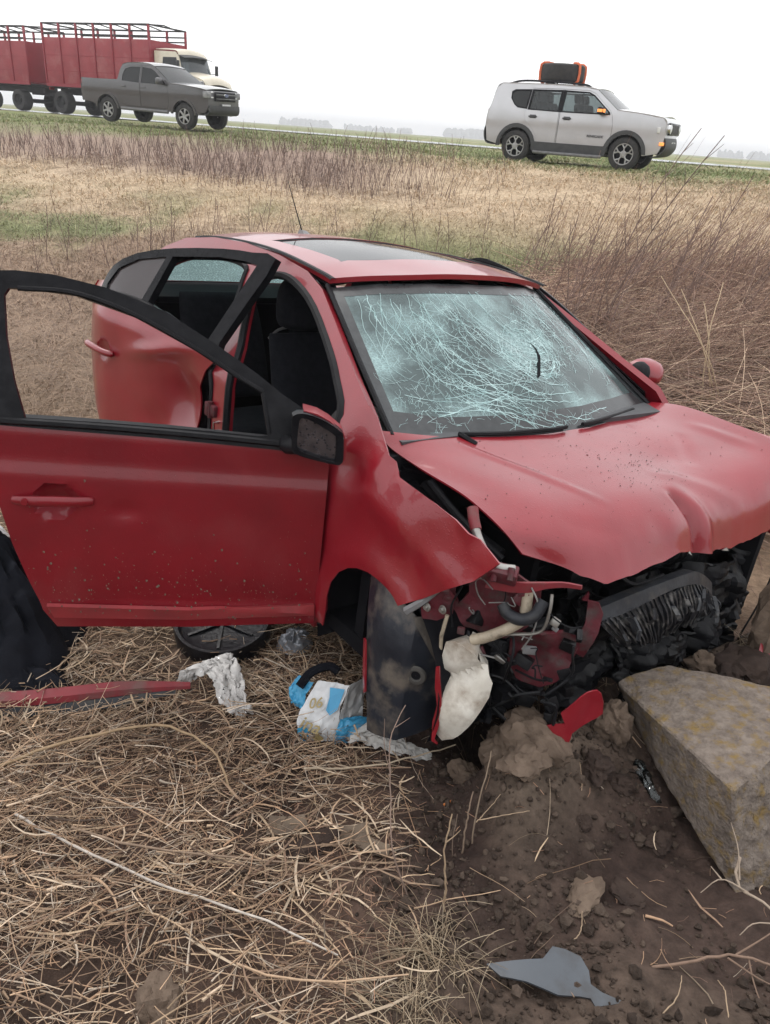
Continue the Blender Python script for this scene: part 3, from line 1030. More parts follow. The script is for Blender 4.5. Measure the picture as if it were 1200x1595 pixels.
# seal strips down both screen pillars
for s_ in (0.0, 1.0):
    P_ = ws_pt(np.full(10, s_), np.linspace(-.02, 1.02, 10), .006)
    MB().tube(P_, .010, 6).build('pillar_seal', BLACK, car)
# driver-side window frame sprung out over the roof edge
P_ = crom([(-.38, .575, 1.430), (-.249, .592, 1.448), (.034, .650, 1.382), (.289, .728, 1.252), (.491, .812, 1.104), (.576, .845, 1.045), (.66, .870, .985)], 26)
mb = MB()
for i, p in enumerate(P_):
    t = P_[min(i + 1, 25)] - P_[max(i - 1, 0)]
V, F = [], []
for p in P_:
    for dy, dz in ((-.010, .0), (-.004, .022), (.010, .020), (.014, -.020), (-.002, -.028)):
        V.append((p[0], p[1] + dy, p[2] + dz))
for i in range(len(P_) - 1):
    for k in range(5):
        F.append((i * 5 + k, i * 5 + (k + 1) % 5, i * 5 + 5 + (k + 1) % 5, i * 5 + 5 + k))
mb.add(V, F).build('sprung_window_frame', BLACK_GLOSS, car)
# driver-side mirror
bm_ = MB()
def mirror_shell(c, ax, ay, az, n=12):
    V, F = [], []
    for i, (t, sc) in enumerate(((0, .97), (.12, 1.0), (.45, .95), (.75, .72), (.93, .38), (1.0, .08))):
        for k in range(16):
            a = 2 * math.pi * k / 16
            cx_, sx_ = math.cos(a), math.sin(a)
            e = (abs(cx_) ** 3 + abs(sx_) ** 3) ** (-1 / 3)
            V.append(np.array(c) + np.array(ax) * t + np.array(ay) * cx_ * e * sc + np.array(az) * sx_ * e * sc)
    for i in range(5):
        for k in range(16):
            F.append((i * 16 + k, i * 16 + (k + 1) % 16, i * 16 + 16 + (k + 1) % 16, i * 16 + 16 + k))
    F.append(tuple(5 * 16 + k for k in range(16)))
    return V, F
m_ = MB().add(*mirror_shell((.50, .965, 1.085), (.13, -.01, -.01), (.02, .075, .01), (.01, 0, .066))).build('side_mirror', RED, car)
MB().add(*mirror_shell((.535, .905, 1.085), (.075, -.02, -.01), (.015, .040, .005), (.008, 0, .060))).build('mirror_inner_cover', BLACK, m_)
MB().add(*[([(.495, .875, 1.02), (.60, .875, 1.02), (.60, .92, 1.05), (.495, .92, 1.05), (.495, .875, 1.055), (.60, .875, 1.05), (.60, .92, 1.075), (.495, .92, 1.08)], [(0, 1, 2, 3), (4, 5, 6, 7), (0, 1, 5, 4), (1, 2, 6, 5), (2, 3, 7, 6), (3, 0, 4, 7)])][0]).build('mirror_arm', BLACK, m_)

# bonnet, buckled: six lines of points from the scuttle to the folded front edge
HC = [
    [(.800, -.775, 1.040), (.850, -.762, 1.000), (.955, -.722, .966), (1.149, -.698, .946), (1.300, -.680, .905), (1.372, -.635, .838)],
    [(.845, -.56, 1.016), (.96, -.56, .990), (1.14, -.56, .965), (1.28, -.555, .930), (1.37, -.555, .880), (1.408, -.525, .800)],
    [(.885, -.35, 1.006), (1.03, -.35, .980), (1.18, -.35, .958), (1.33, -.35, .925), (1.43, -.35, .855), (1.502, -.35, .748)],
    [(.910, -.10, 1.002), (1.05, -.10, .980), (1.20, -.10, .960), (1.36, -.08, .930), (1.455, -.08, .865), (1.505, -.08, .770)],
    [(.890, .12, 1.000), (1.05, .12, .977), (1.20, .12, .955), (1.36, .12, .925), (1.455, .12, .855), (1.498, .12, .752)],
    [(.835, .35, .998), (1.00, .35, .986), (1.15, .35, .968), (1.33, .35, .935), (1.445, .35, .860), (1.490, .35, .728)],
    [(.790, .58, 1.002), (1.00, .60, 1.002), (1.20, .62, .988), (1.37, .62, .958), (1.46, .62, .870), (1.480, .60, .735)],
    [(.750, .765, 1.020), (.90, .785, 1.042), (1.10, .795, 1.038), (1.32, .80, 1.018), (1.45, .78, .940), (1.47, .76, .800)],
]
def bonnet_dents(G):
    x, y = G[..., 0], G[..., 1]
    z = G[..., 2]
    z += .003 * fbm(x * 5, y * 3.2, 3, 81) * sst(.95, 1.1, x)
    z -= .010 * np.exp(-(((x - 1.17) / .10) ** 2 + ((y - .30) / .20) ** 2))
    def crease(x0, y0, x1, y1, amp, w):
        dx_, dy_ = x1 - x0, y1 - y0
        L2_ = dx_ * dx_ + dy_ * dy_
        k_ = ((x - x0) * dx_ + (y - y0) * dy_) / L2_
        d_ = np.abs((x - x0) * dy_ - (y - y0) * dx_) / math.sqrt(L2_)
        return amp * np.clip(1 - d_ / w, 0, 1) * np.clip(1 - np.abs(2 * k_ - 1) ** 3, 0, 1)
    for c_ in ((.88, -.52, 1.36, -.24, .008, .022), (1.18, .34, 1.40, .02, .005, .05), (1.05, .55, 1.25, .36, -.006, .04), (1.22, .10, 1.47, .42, .006, .05), (1.35, -.48, 1.46, -.22, -.004, .04), (1.00, .66, 1.30, .72, .006, .04)):
        z += crease(*c_)
    fold = np.exp(-((y - .10 - .25 * (x - 1.45)) / .022) ** 2) * sst(1.33, 1.42, x)
    G[..., 0] -= .035 * fold
    z -= .02 * fold
    ridge = np.exp(-((y - .16 - .25 * (x - 1.45)) / .030) ** 2) * sst(1.31, 1.42, x)
    G[..., 0] += .020 * ridge
    rag = sst(1.40, 1.50, x)
    z += rag * .030 * fbm(y * 9, x * 3, 3, 83)
    return G
hood = sheet('bonnet', np.swapaxes(np.array(HC), 0, 1), 70, 110, RED, car, .006, bonnet_dents, 50)
# grit lying on the bonnet
mb = MB()
hg = np.random.default_rng(9)
hv = np.array([v.co[:] for v in hood.data.vertices])[:7700].reshape(70, 110, 3)
for _ in range(520):
    if hg.random() < .6:
        i, j = int(np.clip(hg.normal(24, 9), 2, 66)), int(np.clip(hg.normal(58, 15), 2, 107))
    else:
        i, j = int(hg.uniform(2, 66)), int(hg.uniform(2, 107))
    p = hv[i, j] + np.array([hg.uniform(-.006, .006), hg.uniform(-.006, .006), .0015])
    r = .0007 + .0020 * hg.random() ** 2
    mb.add([p + r * np.array(v) for v in ((1.3, 0, 0), (-1, .3, 0), (0, 1.2, 0), (.1, -1.1, 0), (0, 0, .9))], [(0, 2, 4), (2, 1, 4), (1, 3, 4), (3, 0, 4)])
o = mb.build('bonnet_grit', CLOD_DARK, hood, False)
o['kind'] = 'stuff'
# torn, bare-metal lips of the fold
mb = MB()
for (a, b, c) in (((1.497, .045, .768), (1.503, .062, .758), (1.494, .055, .772)), ((1.497, .27, .733), (1.50, .31, .725), (1.495, .30, .737))):
    a, b, c = map(np.array, (a, b, c))
    n = np.array([.006, -.004, .002])
    mb.add([a, b, c, a + n, b + n, c + n], [(0, 1, 2), (5, 4, 3), (0, 1, 4, 3), (1, 2, 5, 4), (2, 0, 3, 5)])
mb.build('torn_paint_lip', ALU, hood, False)

# near front wing
WING = [(.648, 1.045), (.68, 1.085), (.735, 1.105), (.80, 1.085), (.85, 1.058), (.894, 1.034), (.96, .997), (1.006, .966), (1.081, .962), (1.19, .957), (1.286, .947), (1.38, .925), (1.466, .895), (1.40, .810), (1.32, .745), (1.24, .675), (1.161, .612)] + \
       [(1.13, .632), (1.096, .640), (1.04, .645), (.991, .642), (.93, .625), (.88, .600), (.825, .555), (.785, .495), (.768, .43), (.762, .36), (.755, .30), (.69, .275), (.672, .30), (.668, .60), (.660, .88), (.645, .98)]
def wing_fn(u, v):
    d = np.hypot(u - 1.02, (v - .36))
    lip = .020 * np.exp(-((d - .30) / .05) ** 2) * (v > .3)
    cre = .014 * np.exp(-((v - .86 + .25 * (u - 1.0)) / .05) ** 2) * sst(.75, .95, u)
    bend = .03 * sst(1.15, 1.46, u) ** 1.5
    dent = .030 * np.exp(-(((u - .80) / .08) ** 2 + ((v - .93) / .07) ** 2)) + .012 * np.exp(-(((u - 1.2) / .06) ** 2 + ((v - .80) / .09) ** 2))
    y = ys(u, v) + lip + cre - bend - dent + .006 * fbm(u * 7, v * 7, 2, 91)
    y = y - .020 * sst(.90, .965, v) * (u > .95)
    y = y + .006 * sst(.80, .70, u)
    return np.stack([u, -y, v])
panel('front_wing', WING, [], .030, wing_fn, RED, car, .006)
# wheel housing of black sheet, floor of the engine bay
mb = MB()
A_ = [(1.02 + .345 * math.cos(math.radians(a)), .33 + .345 * math.sin(math.radians(a))) for a in range(-20, 201, 10)]
V = [(x, y, z) for y in (-.86, -.45) for x, z in A_]
k = len(A_)
F = [(i, i + 1, k + i + 1, k + i) for i in range(k - 1)]
mb.add(V, F)
mb.build('wheel_housing', DARK, car)
MB().box((1.00, -.44, .50), (.55, .03, .52)).box((.88, 0, .62), (.04, 1.5, .62)).box((1.15, 0, .36), (.55, 1.3, .04)).box((1.10, .66, .60), (.7, .03, .6)).build('engine_bay_wall', DARK, car)
mb = MB()
er = np.random.default_rng(21)
for _ in range(26):
    mb.box((er.uniform(.95, 1.33), er.uniform(-.40, .60), er.uniform(.45, .74)), (er.uniform(.06, .2), er.uniform(.06, .22), er.uniform(.06, .16)), er.uniform(-.5, .5), er.uniform(-.4, .4), er.uniform(-.3, .3), .012)
mb.build('engine', SOOT, car)
MB().tube(crom([(1.00, -.70, .93), (1.10, -.695, .885), (1.2, -.69, .85), (1.32, -.66, .80)], 14), .013, 8).tube(crom([(.95, -.68, .90), (1.12, -.65, .83), (1.28, -.62, .79)], 12), .018, 8).build('bonnet_gap_hose', BLACK, car)
mb = MB()
mb.box((1.06, -.70, .80), (.50, .04, .10), 0, math.radians(15)).box((1.16, -.62, .72), (.42, .12, .05), 0, math.radians(12))
mb.build('wing_inner_rail', SOOT, car)
# ------------------------------------------------------------------ open doors (local x from the hinge to the latch, y outward, z up)
def door_matrix(hinge, deg):
    a = math.radians(deg)
    d = Vector((-math.cos(a), -math.sin(a), 0))
    n = Vector((math.sin(a), -math.cos(a), 0))
    return Matrix(((d.x, n.x, 0, hinge[0]), (d.y, n.y, 0, hinge[1]), (0, 0, 1, hinge[2]), (0, 0, 0, 1)))
def dy(u, w):
    """outward bulge of a door skin: tumblehome above the belt, a swage line, a tucked sill"""
    up = np.maximum(w - .95, 0)
    y = .018 - .42 * up - .10 * np.clip((.58 - w) / .36, 0, 1) ** 2 * .4
    y = y + .012 * sst(.86, .80, w) - .016 * np.exp(-((w - .81) / .03) ** 2) * 0
    return y
def door_fn(off=0.0, dent=None):
    def fn(u, w):
        y = dy(u, w) + off
        if dent is not None:
            y = y + dent(u, w)
        return np.stack([u, y, w])
    return fn
FD = [(.012, .900), (.10, .945), (.19, .958), (.55, .970), (.84, .973), (1.06, .970), (1.065, .86), (1.050, .745), (1.030, .65), (1.012, .565), (.97, .42), (.935, .31), (.895, .235), (.46, .249), (.012, .285), (.012, .60)]
def cup(u0, w0, ru, rw, dep):
    return lambda u, w: -dep * np.clip(1 - ((u - u0) / ru) ** 2 - ((w - w0) / rw) ** 2, 0, 1) ** .5
fcup = cup(.872, .724, .066, .056, .040)
fd_dent = lambda u, w: fcup(u, w) - .010 * np.exp(-(((u - .66) / .05) ** 2 + ((w - .70) / .03) ** 2)) + .010 * sst(.372 - .04 * u, .352 - .04 * u, w) + .003 * fbm(u * 4, w * 4, 2, 33)
fdoor = panel('front_door', FD, [], .018, door_fn(0, fd_dent), RED_DOOR, car, -.006, mw=door_matrix((.70, -.875, 0), 62))
# inner shell of the door
panel('door_inner', [(u * .985 + .008, w - .004) for u, w in FD], [], .09, lambda u, w: np.stack([u, np.minimum(dy(u, w), .0) - .012, w]), BLACK, fdoor, -.075)
FO = [(.030, 1.030), (.10, 1.068), (.18, 1.112), (.263, 1.166), (.403, 1.244), (.555, 1.321), (.736, 1.373), (.893, 1.395), (1.0, 1.396), (1.11, 1.385), (1.140, 1.34), (1.125, 1.15), (1.085, .962), (.84, .958), (.55, .955), (.19, .943), (.06, .930)]
FH = [(.213, 1.0), (.240, 1.108), (.262, 1.128), (.33, 1.150), (.46, 1.219), (.647, 1.298), (.826, 1.343), (.955, 1.349), (1.018, 1.345), (1.030, 1.325), (1.018, 1.21), (.990, 1.09), (.954, .987), (.70, .989), (.396, .986), (.25, .981), (.218, .985)]
ff = panel('window_frame', FO, [FH], .035, door_fn(.004), BLACK_GLOSS, fdoor, -.018)
def strip_on(poly, off, r, m, name, parent, n=6, mats=None):
    P = crom([(u, float(dy(np.array(u), np.array(w))) + off, w) for u, w in poly], 24)
    return MB().tube(P, r, n).build(name, m, parent)
strip_on([(.05, .952), (.19, .966), (.55, .976), (.84, .978), (1.035, .976)], .012, .011, BLACK, 'belt_seal', fdoor)
strip_on([(.24, 1.115), (.33, 1.158), (.46, 1.226), (.647, 1.305), (.826, 1.35), (.99, 1.348)], .010, .008, BLACK, 'frame_seal', fdoor)
strip_on([(.212, .99), (.240, 1.11)], .010, .008, BLACK, 'frame_seal', fdoor)
SAIL = [(.235, 1.150), (.18, 1.112), (.10, 1.068), (.030, 1.030), (.055, .945), (.12, .953), (.208, .965), (.212, 1.0), (.236, 1.108)]
panel('mirror_sail', SAIL, [], .04, door_fn(.012), BLACK_GLOSS, fdoor, -.006)
# sill moulding along the foot of the door
panel('sill_moulding', [(.018, .372), (.46, .337), (.918, .334), (.900, .278), (.46, .285), (.014, .325)], [], .04, door_fn(.014, lambda u, w: .012 * np.exp(-((w - .345 + .02 * u) / .02) ** 2)), mat('dusty_red_moulding', (.30, .030, .036), (.22, .03, .034), 6, rough=.5), fdoor, -.014)
# handle: a bar across a scooped cup
mb = MB()
hp = crom([(1.000, .035, .722), (.965, .050, .727), (.93, .058, .731), (.872, .060, .735), (.81, .056, .735), (.775, .044, .733), (.755, .032, .731)], 18)
V, F = [], []
for i, p in enumerate(hp):
    k = math.sin(math.pi * min(1, max(0, i / 17 * 1.0)))
    hgt = .012 + .006 * k ** .5
    for j in range(10):
        a = 2 * math.pi * j / 10
        V.append((p[0], p[1] + .011 * math.cos(a), p[2] + hgt * math.sin(a)))
for i in range(17):
    for j in range(10):
        F.append((i * 10 + j, i * 10 + (j + 1) % 10, i * 10 + 10 + (j + 1) % 10, i * 10 + 10 + j))
F += [tuple(range(10)), tuple(170 + j for j in range(10))]
mb.add(V, F)
mb.lathe([(.0001, .009), (.010, .009), (.012, .004), (.012, 0)], 14, 'y', (.955, .062, .730))
mb.build('door_handle', RED_DOOR, fdoor)
# mirror: housing with a rolled rim, wet glass, red cap along the top
def flat_fn(y0, dome=0.0, c=(.066, 1.025)):
    return lambda u, w: np.stack([u, y0 + dome * (((u - c[0]) / .09) ** 2 + ((w - c[1]) / .08) ** 2), w])
MO = smooth_poly([(.150, 1.080), (.146, 1.098), (.118, 1.106), (.074, 1.096), (.036, 1.080), (.001, 1.058), (-.011, 1.041), (-.018, .970), (-.012, .952), (.005, .947), (.081, .959), (.131, .974), (.144, .998)], 3)
MG = smooth_poly([(.124, 1.090), (.091, 1.084), (.058, 1.067), (.019, 1.045), (.009, 1.028), (.005, .968), (.015, .956), (.072, .969), (.118, .985), (.129, 1.002), (.129, 1.053)], 3)
mh = panel('mirror_housing', MO, [MG], .012, flat_fn(.130, .004), BLACK_GLOSS, fdoor, -.030)
V, F = [], []
for i, (k, yy) in enumerate(((.99, .105), (.97, .075), (.86, .045), (.60, .022), (.1, .015))):
    for p in MO:
        V.append((.066 + (p[0] - .066) * k, yy, 1.025 + (p[1] - 1.025) * k))
m_ = len(MO)
for i in range(4):
    for k in range(m_):
        F.append((i * m_ + k, i * m_ + (k + 1) % m_, (i + 1) * m_ + (k + 1) % m_, (i + 1) * m_ + k))
F.append(tuple(4 * m_ + k for k in range(m_)))
MB().add(V, F).build('mirror_back', BLACK_GLOSS, fdoor)
panel('mirror_cap', [(.117, 1.111), (.072, 1.102), (.033, 1.083), (-.012, 1.048), (-.025, 1.019), (-.028, .984), (-.026, .955), (-.019, .958), (-.016, 1.031), (-.002, 1.050), (.033, 1.072), (.071, 1.088), (.116, 1.098)], [], .015, flat_fn(.118), RED, fdoor, -.075)
panel('mirror_glass', MG, [], .02, flat_fn(.116), mat('wet_mirror', (.10, .095, .11), (.17, .16, .18), 45, rough=.10, metal=.85, drops=1.0), fdoor, -.006)
MB().tube([(.16, -.005, .962), (.15, .05, .968), (.120, .10, .985)], [.030, .026, .024], 10).build('mirror_arm', BLACK, fdoor)

# rear door, bent, its glass gone but for the rear quarter light
RD = [(-.020, 1.000), (.03, .955), (.060, .905), (.090, .865), (.100, .683), (.104, .40), (.12, .30), (.55, .29), (.70, .30), (.80, .40), (.885, .482), (.945, .60), (.972, .690), (1.005, .82), (1.000, .960), (.965, 1.03), (.915, 1.10), (.861, 1.128), (.70, 1.135), (.523, 1.132), (.25, 1.085), (.042, 1.040), (-.025, 1.035)]
rcup = cup(.80, .868, .055, .05, .02)
def rd_dent(u, w):
    d = -.075 * np.exp(-(((u - .20) / .13) ** 2 + ((w - .78) / .15) ** 2))
    d = d + .030 * np.exp(-(((u - .34) / .20) ** 2 + ((w - .98 + .25 * (u - .3)) / .035) ** 2))
    d = d + .030 * np.exp(-(((u - .15) / .10) ** 2 + ((w - .60) / .05) ** 2))
    d = d - .02 * np.exp(-(((u - .38) / .1) ** 2 + ((w - .62) / .08) ** 2))
    return d + rcup(u, w) + .006 * fbm(u * 6, w * 6, 2, 37)
def rdy(off, dent=None):
    def fn(u, w):
        y = .012 - .42 * np.maximum(w - 1.02, 0) - .05 * np.clip((.6 - w) / .3, 0, 1) ** 2 - .10 * np.clip((u - .75) / .3, 0, 1) ** 2 + off
        if dent is not None:
            y = y + dent(u, w)
        return np.stack([u, y, w])
    return fn
rdoor = panel('rear_door', RD, [], .020, rdy(0, rd_dent), RED, car, -.006, mw=door_matrix((-.26, -.875, 0), 14))
panel('door_inner', [(u * .86 + .02, w - .02) for u, w in RD], [], .09, lambda u, w: np.stack([u, rdy(0)(u, w)[1] - .075 - 0 * u, w]), BLACK, rdoor, -.03)
RO = smooth_poly([(.905, 1.110), (.914, 1.165), (.855, 1.247), (.694, 1.328), (.449, 1.386), (.141, 1.430), (-.04, 1.442), (-.178, 1.440), (-.12, 1.28), (-.036, 1.085), (-.02, 1.015), (.25, 1.065), (.523, 1.112), (.72, 1.112)], 2)
RH1 = [(.440, 1.352), (.14, 1.396), (-.02, 1.404), (-.090, 1.400), (-.03, 1.25), (.040, 1.075), (.25, 1.105), (.500, 1.148)]
RH2 = [(.480, 1.345), (.669, 1.305), (.795, 1.245), (.855, 1.165), (.845, 1.142), (.70, 1.150), (.548, 1.150)]
panel('window_frame', RO, [RH1, RH2], .03, rdy(.006), BLACK_GLOSS, rdoor, -.035)
panel('quarter_glass', [(.475, 1.350), (.672, 1.310), (.80, 1.25), (.862, 1.165), (.85, 1.138), (.70, 1.146), (.54, 1.146)], [], .08, rdy(-.004), glass_mat('dusty_dark_glass', (.25, .25, .25), (.085, .070, .072), .62, .08), rdoor, -.004)
P = crom([(.03, .03, 1.045), (.25, .03, 1.092), (.52, .0, 1.138), (.70, -.03, 1.142), (.87, -.06, 1.130)], 16)
MB().tube([(p[0], rdy(.010)(p[0], p[2])[1], p[2]) for p in P], .010, 6).build('belt_seal', BLACK, rdoor)
mb = MB()
hp = crom([(.935, .0, .872), (.90, .022, .876), (.84, .034, .876), (.77, .036, .872), (.725, .026, .868), (.700, .012, .866)], 14)
mb.tube([(p[0], p[1] + .006, p[2]) for p in hp], [.010] + [.0165] * 12 + [.010], 10)
mb.build('door_handle', RED, rdoor)
# hinge, striker on the pillar
MB().box((-.215, -.86, .80), (.05, .06, .05), bev=.008).box((-.25, -.885, .80), (.03, .03, .06), bev=.006).tube([(-.235, -.885, .765), (-.235, -.885, .835)], .012, 8).build('door_hinge', RED_INNER, car)
MB().box((-.178, -.868, .745), (.040, .012, .055), bev=.005).tube([(-.165, -.875, .765), (-.165, -.90, .765), (-.165, -.90, .728), (-.165, -.875, .728)], .007, 6).build('door_striker', CHROME, car)
# wheels still on: rear pair
def wheel_mb(r, w, rim_r, n=36):
    t = MB().lathe([(rim_r, -w * .42), (rim_r + .01, -w * .5), (r * .90, -w * .5), (r * .975, -w * .42), (r, -w * .28), (r, w * .28), (r * .975, w * .42), (r * .90, w * .5), (rim_r + .01, w * .5), (rim_r, w * .42)], n, 'y', closed=True)
    return t
for s in (-1, 1):
    w = wheel_mb(.315, .205, .205).build('wheel', TYRE, car, mw=Matrix.Translation((-1.351, s * .76, .31)))
    mb = MB().lathe([(.205, s * .085), (.195, s * .095), (.18, s * .03), (.06, s * .03), (.05, s * .05), (.001, s * .05)], 28, 'y')
    for k in range(5):
        a = 2 * math.pi * k / 5
        mb.box((.12 * math.cos(a), s * .06, .12 * math.sin(a)), (.17, .03, .045), ry=-a, bev=.008)
    mb.build('rim', RIM, w)

# ------------------------------------------------------------------ the torn nose (plane facing the near corner)
E0, EU, EN = np.array([1.42, -.70, 0.]), np.array([.8, .6, 0.]), np.array([.6, -.8, 0.])
def E(u, w, off=0.0):
    return E0 + EU * u + EN * off + np.array([0, 0, w])
def e_fn(off=0.0, amp=0.01, fr=9, seed=1, slope=0.0):
    def fn(u, w):
        o = off + amp * fbm(u * fr + seed, w * fr, 3, seed) + slope * (w - .7)
        return (E0[:, None] + EU[:, None] * u + EN[:, None] * o + np.array([0, 0, 1.])[:, None] * w)
    return fn
panel('front_structure', [(-.200, .725), (-.164, .772), (-.10, .800), (-.05, .822), (.021, .790), (.075, .775), (.085, .70), (.062, .64), (.0, .585), (-.05, .575), (-.12, .590), (-.165, .640), (-.19, .68)], [[(-.165, .745), (-.135, .752), (-.125, .70), (-.150, .655), (-.168, .69)], [(.02, .745), (.06, .748), (.062, .70), (.03, .692)]], .02, e_fn(-.015, .035, 12, 3), RED_INNER, car, .012, 30)
panel('headlamp_bracket', [(-.262, .662), (-.250, .690), (-.182, .707), (-.160, .690), (-.160, .636), (-.20, .604), (-.245, .600)], [], .03, e_fn(.015, .010, 14, 5), RED_INNER, car, .014, 30)
for u, w in ((-.232, .650), (-.185, .655)):
    c = E(u, w, .03)
    bl = MB().lathe([(.014, 0), (.014, .004), (.007, .005), (.007, .012), (.001, .012)], 12, 'y')
    MB().add([tuple(c + np.array(v) * np.array([1, -1, 1])) for v in bl.V], bl.F).build('bolt', ALU, car)
panel('lower_structure', [(.020, .600), (.09, .618), (.199, .644), (.215, .60), (.205, .52), (.180, .470), (.136, .440), (.06, .448), (.025, .50)], [], .02, e_fn(-.04, .04, 11, 7), RED_INNER, car, .02, 30)
panel('cross_panel', [(.20, .69), (.25, .69), (.27, .66), (.27, .60), (.245, .50), (.20, .52), (.225, .62), (.215, .72)], [], .03, e_fn(-.17, .03, 9, 9), RED_INNER, car, .012, 30)
panel('upper_tie_bar', [(-.078, .786), (0, .798), (.09, .814), (.178, .834), (.180, .824), (.09, .796), (.05, .776), (0, .764), (-.078, .756)], [], .02, e_fn(.02, .02, 9, 23), RED_DULL, car, .010, 30)
mb = MB().box(tuple(E(-.045, .812, .02)), (.10, .05, .04), math.radians(37), 0, math.radians(15), .006)
for u, w in ((-.06, .825), (-.015, .84)):
    mb.tube([E(u, w, .03), E(u + .002, w - .03, .05)], .010, 8)
mb.build('mounting_bracket', RED_INNER, car)
MB().tube(crom([E(-.165, .953, -.06), E(-.150, .925, -.03), E(-.128, .895, .0), E(-.098, .862, .02), E(-.072, .838, .02), E(-.045, .828, .02), E(-.008, .828, .01)], 22), [.011] * 4 + [.0135] * 18, 10).build('coolant_pipe', ALU, car)
MB().tube(crom([E(-.165, .953, -.06), E(-.152, .928, -.035), E(-.138, .908, -.015)], 8), .017, 10).build('pipe_sleeve', RED_DULL, car)
MB().tube(crom([E(-.085, .580, .03), E(-.050, .602, .035), E(-.014, .630, .035), (E(.028, .667, .03)), E(.060, .705, .02)], 14), .0165, 12).build('cream_pipe', PIPE_W, car)
MB().tube([E(.040, .775, .0), E(.047, .705, .015)], .0165, 12).build('cream_pipe', PIPE_W, car)
MB().tube(crom([E(-.02, .715, .02), E(.0, .698, .035), E(.040, .696, .045), E(.075, .718, .04), E(.090, .76, .02)], 16), .018, 10).build('rubber_hose', PLASTIC_G, car)
MB().tube(crom([E(.108, .785, .02), E(.112, .74, .03), E(.108, .68, .03), E(.085, .655, .03), E(.03, .635, .03), E(.005, .62, .02)], 20), .005, 8).build('thin_metal_pipe', ALU, car)
mb = MB()
cr_ = np.random.default_rng(31)
for (u0, w0, u1, w1, r) in ((-.06, .60, .05, .50, .004), (.02, .62, .03, .46, .004), (-.02, .47, .09, .43, .005), (.05, .43, .14, .46, .006), (.14, .45, .21, .53, .004), (-.145, .77, -.15, .60, .003), (.16, .44, .20, .36, .005), (-.10, .60, -.02, .57, .005), (.20, .64, .19, .50, .004), (.0, .40, .06, .33, .005), (.07, .42, .01, .36, .004)):
    a, b = E(u0, w0, .02), E(u1, w1, .02)
    m1 = (a + b) / 2 + cr_.normal(0, .018, 3)
    mb.tube(crom([a, a * .6 + m1 * .4 + cr_.normal(0, .008, 3), m1, b], 12), r, 6)
mb.build('wiring', SOOT, car)
mb = MB()
for i in range(46):
    u, w = cr_.uniform(-.10, .22), cr_.uniform(.24, .66)
    c = E(u, w, cr_.uniform(-.10, -.02))
    mb.box(tuple(c), (cr_.uniform(.015, .06), cr_.uniform(.015, .05), cr_.uniform(.01, .05)), cr_.uniform(0, 3), cr_.uniform(-.6, .6), cr_.uniform(-.6, .6), .003)
mb.build('engine_fittings', SOOT, car)
# grey clip strip under the wing edge
MB().tube([E(-.296, .612, .02), E(-.25, .660, .025), E(-.205, .715, .02)], [.014, .012, .008], 6).build('headlamp_clip', GREYM, car)
MB().tube([E(-.170, .640, .03), E(-.176, .57, .035), E(-.172, .52, .03)], .006, 8).build('stay_rod', PIPE_W, car)

# washer bottle: moulded, squashed tank with a raw edge
RES = ([(-.158, .560), (-.135, .578), (-.112, .584), (-.064, .562), (-.025, .515), (.001, .467), (.0, .42), (-.015, .375), (-.040, .315), (-.058, .285), (-.080, .252), (-.112, .230), (-.136, .240), (-.133, .29), (-.131, .35), (-.150, .42), (-.164, .495)])
def res_fn(u, w):
    cx, cw = -.075, .40
    o = .075 - .9 * np.maximum(u - (-.02 - .25 * np.abs(w - .45)), 0) - .55 * np.maximum(-.115 - u, 0) * 1.2
    o = o - .030 * np.exp(-((w - .47 - .7 * (u + .10)) / .022) ** 2) + .03 * np.exp(-((w - .34) / .07) ** 2) + .008 * fbm(u * 15, w * 15, 2, 19)
    return E0[:, None] + EU[:, None] * u + EN[:, None] * o + np.array([0, 0, 1.])[:, None] * w
panel('washer_bottle', RES, [], .014, res_fn, WHITE_PL, car, .09, 45)
panel('broken_lamp_edge', [(-.168, .495), (-.158, .50), (-.142, .42), (-.128, .35), (-.128, .29), (-.134, .235), (-.122, .222), (-.142, .228), (-.150, .30), (-.145, .36), (-.16, .42)], [], .015, e_fn(.090, .008, 14, 21), RED, car, .008)
# wing liner: a big curved sheet of black plastic hanging in the wheel arch
LIN = [(-.475, .700), (-.42, .694), (-.361, .645), (-.312, .612), (-.25, .585), (-.19, .60), (-.150, .52), (-.135, .397), (-.123, .30), (-.121, .195), (-.20, .160), (-.30, .130), (-.372, .115), (-.385, .20), (-.41, .30), (-.429, .447), (-.452, .58)]
def lin_fn(u, w):
    k = (u + .29) / .17
    o = .022 - .125 * k * k - .09 * np.clip((w - .45) / .25, 0, 1) ** 2
    o = o + .012 * np.exp(-((k - .15) / .10) ** 2) + .006 * fbm(u * 12, w * 8, 3, 57)
    return E0[:, None] + EU[:, None] * u + EN[:, None] * o + np.array([0, 0, 1.])[:, None] * w
unused_hole = [(-.235 + .010 * math.cos(t), .395 + .013 * math.sin(t)) for t in np.linspace(0, 6.28, 9)[:-1]]
liner = panel('wheel_arch_liner', LIN, [], .013, lin_fn, mat('scuffed_liner', (.007, .009, .014), (.014, .018, .027), 6, rough=.28, rough2=.5, c3=(.115, .098, .082), s3=6.5, bump=.25, bscale=24), car, .006)
c = lin_fn(np.array([-.235]), np.array([.395]))[:, 0] + EN * .007
rg = MB().lathe([(.034, 0), (.030, .006), (.020, .007), (.016, .002), (.001, .001)], 20, 'y')
Rm = Matrix(((EU[0], -EN[0], 0), (EU[1], -EN[1], 0), (0, 0, 1)))
rg2 = MB().add([Vector(c) + Rm @ Vector((v[0], -v[1], v[2])) for v in rg.V], rg.F).build('liner_boss', mat('mud_grey', (.07, .066, .06), (.05, .046, .042), 20, rough=.7), liner)
hl2 = MB().lathe([(.015, .0035), (.001, .0035)], 14, 'y')
